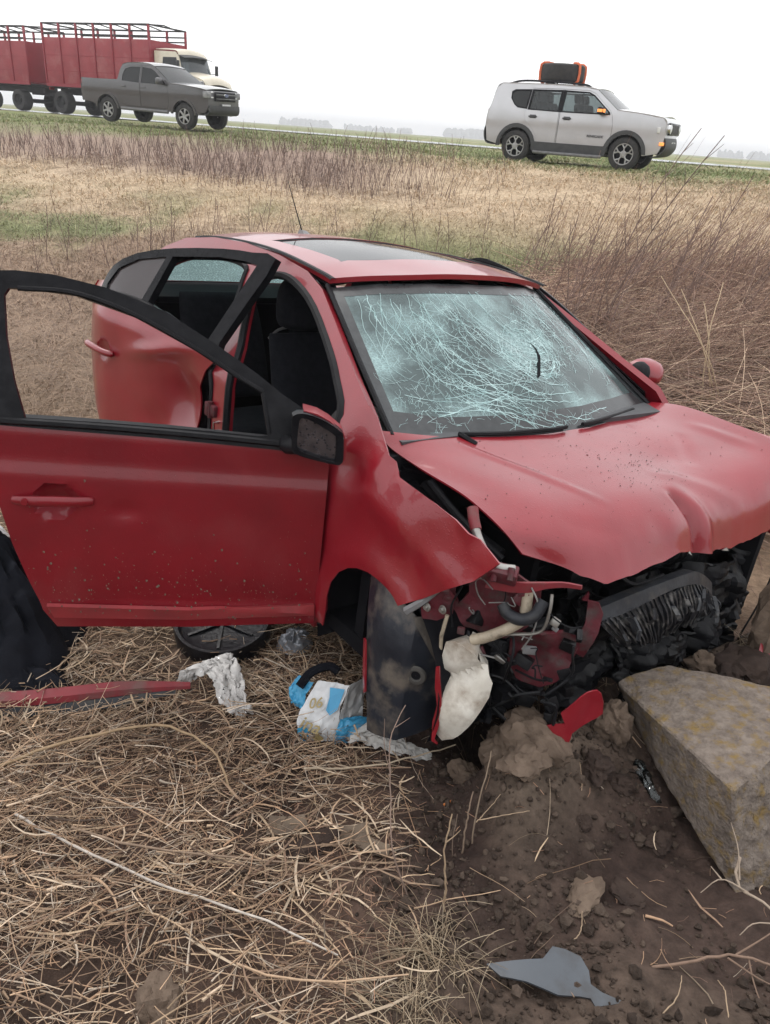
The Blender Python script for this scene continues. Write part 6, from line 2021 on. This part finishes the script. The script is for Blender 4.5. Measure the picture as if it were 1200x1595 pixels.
# lying straw in the foreground
r = np.random.default_rng(101)
N = 66000
x = r.uniform(-2.3, 1.3, N)
y = r.uniform(.55, 4.6, N)
sm_ = soil_mask(x, y)
dens = (1 - .988 * sm_) * np.clip(.62 + 1.1 * fbm(x * 1.6, y * 1.6, 3, 201), .12, 1) * np.where(y > 3.0, .7, 1)
ok = r.random(N) < dens
x, y = x[ok], y[ok]
n = len(x)
L_ = np.where(r.random(n) < .6, r.uniform(.02, .09, n), r.gamma(2.6, .050, n).clip(.04, .42))
flow = 2.2 * fbm(x * .9, y * .9, 2, 205) + .5
ang = flow + r.normal(0, 1.0, n)
K = 6
t = np.linspace(-.5, .5, K)
cur = r.normal(0, .20, n)
a = ang[:, None] + cur[:, None] * t[None] * 2
st = np.stack([np.cos(a), np.sin(a)], -1) * (L_ / (K - 1))[:, None, None]
P = np.cumsum(st, 1)
P = P - P[:, K // 2][:, None]
px, py = x[:, None] + P[..., 0], y[:, None] + P[..., 1]
tz_ = terrain(px.ravel(), py.ravel()).reshape(px.shape)
lay = r.gamma(1.3, .015, n) * (1 - .75 * soil_mask(x, y))
tilt = r.normal(0, .22, n) * (1 - .5 * soil_mask(x, y))
pz = tz_ + lay[:, None] + np.abs(tilt[:, None] * (t[None] + .5 * np.sign(tilt[:, None])) * L_[:, None]) * .7 + .003
pz = np.maximum(pz, tz_ + .0015)
R = ((.0008 + .0016 * r.random(n) ** 1.5) * np.where(r.random(n) < .12, 2.0, 1))[:, None] * np.linspace(1, .55, K)[None]
cols = pal(r, [(.44, .315, .205), (.33, .228, .150), (.56, .43, .31), (.23, .155, .105), (.12, .080, .057), (.40, .27, .175), (.45, .37, .29), (.34, .215, .135)], n, .25)
o = stem_mesh('straw', np.stack([px, py, pz], -1), R, cols, STRAW)
tag(o, 'matted dry straw covering the foreground soil', 'straw', kind='stuff')
# short reddish broken bits between the stalks
N = 34000
x, y = r.uniform(-2.2, 1.2, N), r.uniform(.6, 4.2, N)
ok = r.random(N) < (1 - .93 * soil_mask(x, y)) * np.clip(.5 + 1.3 * fbm(x * 2.3, y * 2.3, 3, 231), .05, 1)
x, y = x[ok], y[ok]
n = len(x)
a = r.uniform(0, 6.28, n)
l = r.uniform(.008, .05, n)
dd = np.stack([np.cos(a), np.sin(a), r.normal(0, .35, n)], -1)
z0 = terrain(x, y) + r.gamma(1.2, .009, n) + .002
P = np.stack([x, y, z0], -1)[:, None] + dd[:, None] * (l[:, None] * np.array([-.5, 0, .5])[None])[..., None]
P[:, 1] += r.normal(0, .002, (n, 3))
o = stem_mesh('straw_litter', P, (r.uniform(.0005, .0012, n))[:, None] * np.ones((1, 3)), pal(r, [(.30, .175, .115), (.22, .125, .085), (.36, .23, .15), (.14, .085, .062)], n, .25), STRAW)
tag(o, 'short reddish-brown broken bits of dead plants among the straw', 'litter', kind='stuff')
# flat dead blades lying over the stalks
N = 7000
x, y = r.uniform(-2.2, 1.0, N), r.uniform(.6, 4.2, N)
ok = r.random(N) < (1 - .99 * soil_mask(x, y)) * np.clip(.5 + 1.5 * fbm(x * 1.8, y * 1.8, 3, 241), .05, 1)
x, y = x[ok], y[ok]
n = len(x)
K = 6
t = np.linspace(-.5, .5, K)
a = r.uniform(0, 6.28, n)[:, None] + r.normal(0, .8, n)[:, None] * t[None]
l = r.uniform(.04, .20, n)
st = np.stack([np.cos(a), np.sin(a)], -1) * (l / (K - 1))[:, None, None]
P = np.cumsum(st, 1)
P -= P[:, K // 2][:, None].copy()
px, py = x[:, None] + P[..., 0], y[:, None] + P[..., 1]
pz = terrain(px.ravel(), py.ravel()).reshape(px.shape) + (r.gamma(1.4, .014, n) + .006)[:, None] + .25 * l[:, None] * (t[None] ** 2) * r.normal(0, 1, n)[:, None]
pz = np.maximum(pz, terrain(px.ravel(), py.ravel()).reshape(px.shape) + .003)
o = stem_mesh('dry_blades', np.stack([px, py, pz], -1), r.uniform(.0016, .0034, n)[:, None] * np.array([.5, .9, 1, 1, .8, .2])[None], pal(r, [(.38, .28, .185), (.30, .205, .135), (.24, .155, .105), (.44, .345, .25)], n, .2), STRAW, 2)
tag(o, 'flat dead grass blades lying over the foreground straw', 'straw', kind='stuff')
# thin dark twiggy litter and standing stubble
N = 5200
x, y = r.uniform(-2.2, 1.6, N), r.uniform(.6, 4.2, N)
ok = r.random(N) < (1 - .985 * soil_mask(x, y))
x, y = x[ok], y[ok]
n = len(x)
K = 5
t = np.linspace(0, 1, K)
h = r.gamma(2.5, .030, n).clip(.02, .22)
d = np.stack([r.normal(0, .8, n), r.normal(0, .8, n), np.ones(n) * .7], -1)
d = unit(d)
P = np.stack([x, y, terrain(x, y)], -1)[:, None] + d[:, None] * (h[:, None] * t[None])[..., None]
P += np.stack([r.normal(0, .5, n), r.normal(0, .5, n), -.4 * np.ones(n)], -1)[:, None] * ((h[:, None] * t[None] ** 2) * .6)[..., None]
o = stem_mesh('stubble', P, (r.uniform(.0005, .0012, n))[:, None] * np.linspace(1, .5, K)[None], pal(r, [(.30, .21, .13), (.17, .11, .08), (.40, .30, .20)], n, .2), STRAW)
tag(o, 'short dry stubble sticking up through the straw', 'stubble', kind='stuff')
# tuft at the edge of the soil
def tuft(name, cx, cy, n, h, spread, cols, seed, label, lean=(0, 0)):
    r = np.random.default_rng(seed)
    K = 7
    t = np.linspace(0, 1, K)
    x, y = cx + r.normal(0, spread, n), cy + r.normal(0, spread, n)
    az = r.uniform(0, 6.28, n)
    out = r.uniform(.25, 1.1, n)
    L_ = h * r.uniform(.5, 1.25, n)
    d = np.stack([np.cos(az) * out * .6 + lean[0], np.sin(az) * out * .6 + lean[1], np.ones(n) * .85], -1)
    d = unit(d)
    drop = np.stack([np.cos(az) * out * .6, np.sin(az) * out * .6, -r.uniform(.5, 1.3, n)], -1)
    P = np.stack([x, y, terrain(x, y) - .005], -1)[:, None] + d[:, None] * (L_[:, None] * t[None])[..., None] + drop[:, None] * (L_[:, None] * t[None] ** 2 * .75)[..., None]
    gz_ = terrain(P[..., 0].ravel(), P[..., 1].ravel()).reshape(P.shape[:2])
    P[..., 2] = np.maximum(P[..., 2], gz_ + .004)
    o = stem_mesh(name, P, r.uniform(.0007, .0015, n)[:, None] * np.linspace(1, .45, K)[None], pal(r, cols, n, .2), STRAW)
    return tag(o, label, 'grass tuft')
PALE = [(.36, .28, .19), (.30, .225, .15), (.25, .18, .12), (.42, .34, .24)]
tuft('grass_tuft', .20, 1.20, 210, .15, .05, PALE, 301, 'dry pale grass tuft at the soil edge left of the grey shard', (-.25, -.1))
tuft('grass_tuft', .13, 1.02, 170, .13, .07, PALE, 302, 'dry grass tuft at the bottom middle of the picture', (-.2, 0))
tuft('grass_tuft', -.55, 2.42, 130, .13, .03, PALE, 303, 'pale shredded tuft of straw below the black tub', (.1, -.2))
tuft('grass_tuft', .93, 2.36, 26, .17, .012, PALE, 304, 'few straw blades poking out above the slab far edge', (.5, .1))
tuft('grass_tuft', 1.46, 2.48, 40, .12, .03, PALE, 305, 'thin straw wisps on the mound by the right edge', (-.2, -.2))
# single standing dry stems in front of the wreck
def stem_thing(name, pts, r0, col, label, cat, group=None, twigs=(), n=16, r1=.55):
    m = STRAW
    P = crom(np.array(pts, float), n)[None]
    rng_ = np.random.default_rng(int(abs(pts[0][0]) * 1000) + 3)
    P = P + rng_.normal(0, r0 * .35, P.shape)
    root = stem_mesh(name, P, (r0 * np.linspace(1, r1, n))[None], np.array([col]), m, 6)
    tag(root, label, cat, group)
    for k, tw in enumerate(twigs):
        Q = crom(np.array(tw, float), 8)[None]
        stem_mesh('twig', Q, (r0 * .6 * np.linspace(1, .4, 8))[None], np.array([col]) * .95, m, 5, root)
    return root
GST = 'dry stems standing before the wreck'
stem_thing('dry_stem', [(.227, 1.324, .20), (.222, 1.33, .32), (.208, 1.335, .43), (.215, 1.345, .545)], .0032, (.36, .26, .17), 'pale stem rising from the tuft, broken at its top', 'stem', GST, [[(.208, 1.335, .46), (.225, 1.34, .475), (.24, 1.34, .50)]])
stem_thing('dry_stem', [(.142, 1.361, .20), (.085, 1.40, .34), (.070, 1.50, .44), (.060, 1.58, .545), (.095, 1.66, .60)], .0026, (.20, .14, .11), 'brown crooked stem in front of the wheel arch liner', 'stem', GST, [[(.067, 1.53, .47), (.045, 1.57, .53), (.040, 1.60, .60)], [(.072, 1.62, .555), (.11, 1.64, .575)]])
stem_thing('dry_stem', [(.292, 1.537, .15), (.288, 1.54, .30), (.294, 1.545, .42)], .0030, (.26, .19, .14), 'straight brown stem in front of the washer bottle', 'stem', GST)
stem_thing('dry_stem', [(.318, 1.55, .16), (.315, 1.56, .30), (.335, 1.60, .45), (.340, 1.62, .50)], .0026, (.24, .18, .13), 'thin stem just right of the straight brown stem', 'stem', GST)
stem_thing('dry_stem', [(.268, 1.53, .15), (.258, 1.54, .23), (.262, 1.545, .33)], .0020, (.20, .145, .11), 'short thin stem just left of the straight brown stem', 'stem', GST)
stem_thing('long_stalk', [(-.985, 1.545, .205), (-.80, 1.45, .225), (-.479, 1.302, .27), (-.25, 1.22, .30), (-.035, 1.147, .285)], .0046, (.46, .41, .36), 'long pale straight stalk lying aslant over the straw', 'stalk')
stem_thing('long_stalk', [(-.80, 1.50, .22), (-.60, 1.44, .24), (-.30, 1.425, .24), (-.02, 1.44, .215), (.10, 1.45, .205)], .0040, (.24, .17, .12), 'grey-brown stalk lying level across the straw above the long pale one', 'stalk')
stem_thing('long_stalk', [(-1.18, 1.72, .16), (-.95, 1.86, .185), (-.68, 1.95, .195), (-.50, 1.88, .165), (-.40, 1.72, .15)], .0055, (.32, .225, .135), 'thick yellow-brown stalk bent in an arc on the straw below the red trim', 'stalk', None, (), 20, .7)
stem_thing('long_stalk', [(-1.08, 1.50, .17), (-1.10, 1.44, .23), (-1.04, 1.40, .25), (-.96, 1.42, .22)], .009, (.46, .36, .25), 'short thick pale root hooked over at the left edge', 'root', None, [[(-1.085, 1.48, .19), (-1.02, 1.40, .19), (-.93, 1.30, .20)]])
stem_thing('long_stalk', [(-.20, 1.86, .14), (.0, 1.90, .13), (.16, 1.95, .14), (.30, 2.02, .14)], .0040, (.40, .32, .23), 'pale stalk lying below the white wipe', 'stalk')
stem_thing('branch', [(1.03, 1.50, .30), (1.01, 1.43, .27), (1.06, 1.37, .28), (1.12, 1.30, .27), (1.22, 1.22, .25)], .0045, (.30, .235, .18), 'forked bare branch on the soil below the slab', 'branch', None, [[(1.015, 1.44, .28), (1.02, 1.50, .33), (1.015, 1.56, .36)], [(1.03, 1.41, .27), (.96, 1.43, .29), (.90, 1.40, .27)], [(1.10, 1.32, .27), (1.02, 1.33, .26), (.97, 1.30, .25)], [(.96, 1.43, .29), (.94, 1.46, .30)]])
stem_thing('root', [(.70, 1.20, .24), (.82, 1.21, .265), (.92, 1.22, .285), (1.02, 1.20, .28), (1.15, 1.23, .26)], .0045, (.19, .125, .09), 'brown forked root lying on the soil at the bottom right', 'root', None, [[(.92, 1.22, .285), (1.0, 1.26, .30), (1.10, 1.33, .28)], [(.90, 1.215, .28), (.97, 1.17, .27), (1.03, 1.15, .27)], [(.95, 1.22, .285), (.95, 1.16, .26), (.955, 1.08, .25)]])
GT = 'twigs lying on the bare soil'
tw_ = np.random.default_rng(55)
for k, (x, y, a, l, lab) in enumerate(((.56, 1.30, 1.1, .10, 'straight twig on the soil above the shard'), (.40, 1.58, .1, .14, 'thin twig lying level near the middle of the soil'), (.36, 1.62, .7, .09, 'short forked twig beside the standing stems'), (.74, 1.12, .9, .12, 'twig pointing up from the shard tip'), (.86, 1.12, 1.4, .11, 'bent twig at the bottom right corner'), (.10, 1.70, .25, .12, 'twig on the soil left of the cigarette butt'))):
    dx, dy_ = math.cos(a) * l, math.sin(a) * l
    z0 = gz(x, y)
    stem_thing('soil_twig', [(x - dx / 2, y - dy_ / 2, z0 + .006), (x + tw_.normal(0, .006), y + tw_.normal(0, .006), z0 + .014), (x + dx / 2, y + dy_ / 2, gz(x + dx / 2, y + dy_ / 2) + .016)], .0018, (.33, .24, .16), lab, 'twig', GT)

# dead weeds and grass behind: fields of blades
def field(name, n, xr, yr, keep, h, hr, rad, cols, seed, label, lean=(0, 0), bend=.6, K=4, sides=2, drop=.6, wild=.5, cat='grass', tone=None):
    r = np.random.default_rng(seed)
    u = r.random(n)
    y = yr[0] * (yr[1] / yr[0]) ** u
    x = r.uniform(-1, 1, n) * (.60 * y + 1.2)
    ok = (x > xr[0]) & (x < xr[1])
    x, y = x[ok], y[ok]
    k = keep(x, y, r)
    ok = r.random(len(x)) < k
    x, y = x[ok], y[ok]
    m_ = len(x)
    t = np.linspace(0, 1, K)
    L_ = h * (1 + hr * r.standard_normal(m_)).clip(.35, 2.0)
    az = r.uniform(0, 6.28, m_)
    cl_ = 1.4 * fbm(x * .8, y * .8, 2, seed)
    d = unit(np.stack([wild * np.cos(az) + lean[0] + cl_ * bend, wild * np.sin(az) + lean[1], np.ones(m_)], -1))
    dr = np.stack([np.cos(az) * wild + lean[0] + cl_ * bend, np.sin(az) * wild + lean[1], -drop * np.ones(m_)], -1)
    P = np.stack([x, y, terrain(x, y) - .01], -1)[:, None] + d[:, None] * (L_[:, None] * t[None])[..., None] + dr[:, None] * (L_[:, None] * t[None] ** 2 * .55)[..., None]
    dist = np.hypot(x, y)
    R = (rad * (dist / 8).clip(.6, 3.2))[:, None] * np.linspace(1, .35, K)[None]
    c = pal(r, cols, m_, .18) if tone is None else tone(x, y, r)
    o = stem_mesh(name, P, R, c, STRAW, sides)
    return tag(o, label, cat, kind='stuff')
def qv(x, y):
    return .436 * x + .9 * y
def bank_tone(x, y, r):
    c, gp = zone_col(x, y, r.random(len(x)) - .5)
    return (c * (1.12 + .26 * r.standard_normal((len(x), 1))).clip(.5, 1.9)).clip(0, .8)
not_car = lambda x, y: ~((np.abs((x - .03) * .610 - (y - 3.41) * .792) < 2.35) & (np.abs((x - .03) * .792 + (y - 3.41) * .610) < .98))
field('matted_grass', 150000, (-30, 30), (4.6, 19), lambda x, y, r: not_car(x, y) * (qv(x, y) < 18) * (.5 + .5 * sst(4, 8, qv(x, y))) * (1 - .5 * sst(13, 14.5, qv(x, y)) * sst(1, -2, x)), .19, .35, .0030, None, 401, 'matted tan dry grass with green patches covering the bank', (-.25, 0), .9, 4, 2, 1.0, .8, 'dry grass', bank_tone)
field('green_verge', 95000, (-40, 30), (13.5, 36), lambda x, y, r: sst(15.5, 18, qv(x, y)) * (qv(x, y) < 29.0), .085, .4, .0030, None, 402, 'short green grass on the verge where the vehicles stand', (0, 0), .4, 3, 2, .5, .6, 'grass', lambda x, y, r: pal(r, [(.115, .155, .045), (.15, .185, .06), (.20, .19, .085), (.09, .125, .04), (.26, .22, .12)], len(x), .2))
MAUVE = [(.165, .112, .098), (.210, .142, .118), (.130, .090, .080), (.260, .185, .145)]
field('dead_weeds', 9000, (-16, 3.5), (11.5, 21), lambda x, y, r: sst(11.8, 13.2, qv(x, y)) * sst(18.5, 16.5, qv(x, y) + .12 * x) * sst(2.5, -1.5, x + 1.5 * fbm(x, y, 2, 5)), .36, .35, .0030, MAUVE, 403, 'purple-brown dead weeds standing along the top of the bank', (0, 0), .12, 4, 3, .1, .22, 'weeds')
field('dead_weeds', 3600, (-9, 12), (5.2, 12), lambda x, y, r: not_car(x, y) * sst(4.6, 6, qv(x, y)) * sst(11.5, 8.5, qv(x, y)) * np.clip(.35 + 2.0 * fbm(x * .7, y * .7, 3, 55), 0, 1), .50, .45, .0017, MAUVE + [(.10, .07, .06)], 404, 'thin brown dead weeds standing behind the wreck', (.05, 0), .12, 5, 3, .05, .20, 'weeds')
field('low_weeds', 26000, (-9, 2), (4.2, 9), lambda x, y, r: not_car(x, y) * sst(3.2, 4.5, qv(x, y)) * sst(8.5, 6.5, qv(x, y)), .20, .45, .0019, [(.20, .132, .100), (.28, .20, .14), (.34, .25, .17), (.14, .098, .078)], 405, 'tangled low dead weeds left of the wreck', (-.1, 0), .8, 5, 2, .8, .9, 'weeds')
# thicket of fallen stems on the right
r = np.random.default_rng(501)
N = 21000
x, y = r.uniform(.9, 4.6, N), 3.9 * (9.2 / 3.9) ** r.random(N)
dcar = (x - .03) * .792 + (y - 3.41) * .610
e_ = sst(.9, 1.4, dcar) * sst(9.2, 7.8, y) * sst(-1.0, .3, (x - 1.5) - .05 * (y - 4))
ok = r.random(N) < e_
x, y = x[ok], y[ok]
n = len(x)
K = 7
t = np.linspace(0, 1, K)
fl = 1.3 * fbm(x * .6, y * .6, 2, 511)
L_ = r.uniform(.45, 1.25, n)
h0 = r.uniform(0, .60, n) * sst(.9, 1.8, (x - .03) * .792 + (y - 3.41) * .610)
az = -.25 + fl * .9 + r.normal(0, .55, n) + np.where(r.random(n) < .25, 2.2, 0)
up = r.normal(.42, .28, n)
d = unit(np.stack([np.cos(az), np.sin(az), up], -1))
dr = np.stack([np.cos(az + .6) * .25, np.sin(az + .6) * .25, -r.uniform(.15, .6, n)], -1)
P = np.stack([x, y, terrain(x, y) + h0], -1)[:, None] + d[:, None] * (L_[:, None] * (t[None] - .35))[..., None] + dr[:, None] * (L_[:, None] * (t[None] - .35) ** 2)[..., None]
tzz = terrain(P[..., 0].ravel(), P[..., 1].ravel()).reshape(P.shape[:2])
P[..., 2] = np.maximum(P[..., 2], tzz + .01)
# nothing pokes through the car
lx = (P[..., 0] - .03) * .610 - (P[..., 1] - 3.41) * .792
ly = (P[..., 0] - .03) * .792 + (P[..., 1] - 3.41) * .610
bad = ((np.abs(lx) < 2.4) & (np.abs(ly) < 1.0)).any(1)
P = P[~bad]
n = len(P)
tn = np.clip(.5 + 1.4 * fbm(P[:, 0, 0] * .8, P[:, 0, 1] * .8, 2, 515), 0, 1)[:, None]
cb = pal(r, [(.38, .245, .180), (.46, .315, .230), (.29, .185, .140), (.56, .415, .295), (.34, .23, .18), (.19, .120, .095)], n, .18) * (.8 + .5 * tn)
o = stem_mesh('thicket', P, r.uniform(.0016, .0038, n)[:, None] * np.linspace(1, .5, K)[None], cb, STRAW)
tag(o, 'dense brown thicket of flattened dead stems on the right of the wreck', 'thicket', kind='stuff')
# tall weeds with side twigs leaning over the thicket, one by one
WG = 'tall dead weeds above the thicket'
wr = np.random.default_rng(521)
def tall_weed(name, x, y, h, lean, label, group, col, ntw=7, r0=.0034):
    z = gz(x, y)
    a = wr.uniform(-.15, .15)
    n = 12
    t = np.linspace(0, 1, n)
    P = np.stack([x + lean * h * t ** 1.4 + .02 * h * np.sin(t * 5 + x * 9), y + a * h * t, z + h * t * (1 - .08 * abs(lean) * t)], -1)
    root = stem_mesh(name, P[None], (r0 * np.linspace(1, .55, n))[None], np.array([col]), STRAW, 5)
    V = []
    for k in range(ntw):
        s = .35 + .62 * (k + wr.random() * .6) / ntw
        i = min(n - 1, int(s * (n - 1)))
        sd = 1 if k % 2 else -1
        l = h * .22 * (1.15 - s) * wr.uniform(.7, 1.5)
        q = P[i][None] + np.linspace(0, 1, 5)[:, None] * np.array([[sd * l * .55 + lean * l, wr.uniform(-.3, .3) * l, l * .95]])
        V.append(q)
    sd_ = stem_mesh('side_twig', np.array(V), np.full((ntw, 5), r0 * .55) * np.linspace(1, .5, 5)[None], np.tile(np.array([col]) * 1.05, (ntw, 1)), STRAW, 3, root)
    sd_['kind'] = 'stuff'
    tag(root, label, 'weed', group)
tall = [(1.45, 6.5, 2.0, .36, 'tallest dead weed leaning right past the nose of the silver SUV'), (1.56, 6.4, 1.95, .33, 'second tall dead weed close beside the tallest one'), (2.35, 6.7, 1.55, .20, 'tall dead weed standing against the sky at the far right'), (2.05, 6.6, 1.45, .22, 'tall dead weed between the tallest one and the far right one')]
for k in range(95):
    tall.append((wr.uniform(1.0, 2.9), wr.uniform(5.7, 8.0), wr.uniform(.6, 1.35), wr.normal(.26, .12), 'thin brown weed with side twigs leaning in the thicket behind the wreck'))
for k, (x, y, h, ln, lab) in enumerate(tall):
    c = np.array([.175, .120, .100]) * wr.uniform(.75, 1.5)
    tall_weed('tall_weed', x, y, h, ln, lab, WG if k > 3 else None, tuple(c), 12 if k < 4 else 9, .0062 if k < 4 else .0050)
for k in range(34):
    x, y = wr.uniform(-4.5, 1.4), wr.uniform(6.6, 10.5)
    tall_weed('field_weed', x, y, wr.uniform(.45, 1.0), wr.normal(.02, .12), 'thin dark dead weed standing on the bank behind the car roof', 'dead weeds on the bank behind the roof', tuple(np.array([.150, .100, .082]) * wr.uniform(.75, 1.4)), 7, .0048)
# the standing part of the thicket: nobody could count it
field('thicket_stems', 34000, (.9, 4.2), (4.9, 8.6), lambda x, y, r: sst(.95, 1.5, (x - .03) * .792 + (y - 3.41) * .610) * sst(.7, 1.9, x + .5 * fbm(x * 1.2, y * 1.2, 2, 9)) * sst(8.6, 7.4, y) * np.clip(.55 + 1.2 * fbm(x * 1.1, y * 1.1, 2, 15), .1, 1), 1.0, .32, .0030, [(.26, .160, .122), (.33, .215, .160), (.19, .118, .095), (.38, .26, .19)], 406, 'standing brown dead stems of the thicket right of the wreck', (.30, -.05), .10, 6, 3, .10, .22, 'thicket')
# pale canes in front of the thicket
CANES = [[(2.05, 4.6, .55), (1.879, 4.55, .867), (1.753, 4.6, 1.056), (1.571, 4.9, 1.326)], [(2.0, 4.6, .60), (1.809, 4.6, .984), (1.694, 4.85, 1.267)], [(1.95, 4.6, .60), (1.854, 4.65, 1.014), (1.829, 4.8, 1.21)], [(1.89, 4.6, .60), (1.868, 4.7, 1.042), (1.958, 4.9, 1.316)]]
for k, pts in enumerate(CANES):
    stem_thing('pale_cane', pts, .0042, (.45, .34, .22), ('pale cane leaning furthest left over the brown thicket', 'pale cane next to the one leaning furthest left in the thicket', 'short pale cane in the middle of the brown thicket', 'pale cane leaning right in the brown thicket')[k], 'cane', 'pale canes in the thicket')

# ------------------------------------------------------------------ drizzle haze
hz = bpy.data.materials.new('drizzle_haze')
hz.use_nodes = True
nn = hz.node_tree.nodes
nn.clear()
out = nn.new('ShaderNodeOutputMaterial')
pv = nn.new('ShaderNodeVolumePrincipled')
pv.inputs['Color'].default_value = (.97, .98, 1.0, 1)
pv.inputs['Density'].default_value = .0011
pv.inputs['Anisotropy'].default_value = .2
hz.node_tree.links.new(pv.outputs[0], out.inputs['Volume'])
hb = MB().box((300, 800, 7.0), (2400, 1700, 20.0)).build('haze', hz, None, False)
hb['kind'] = 'stuff'
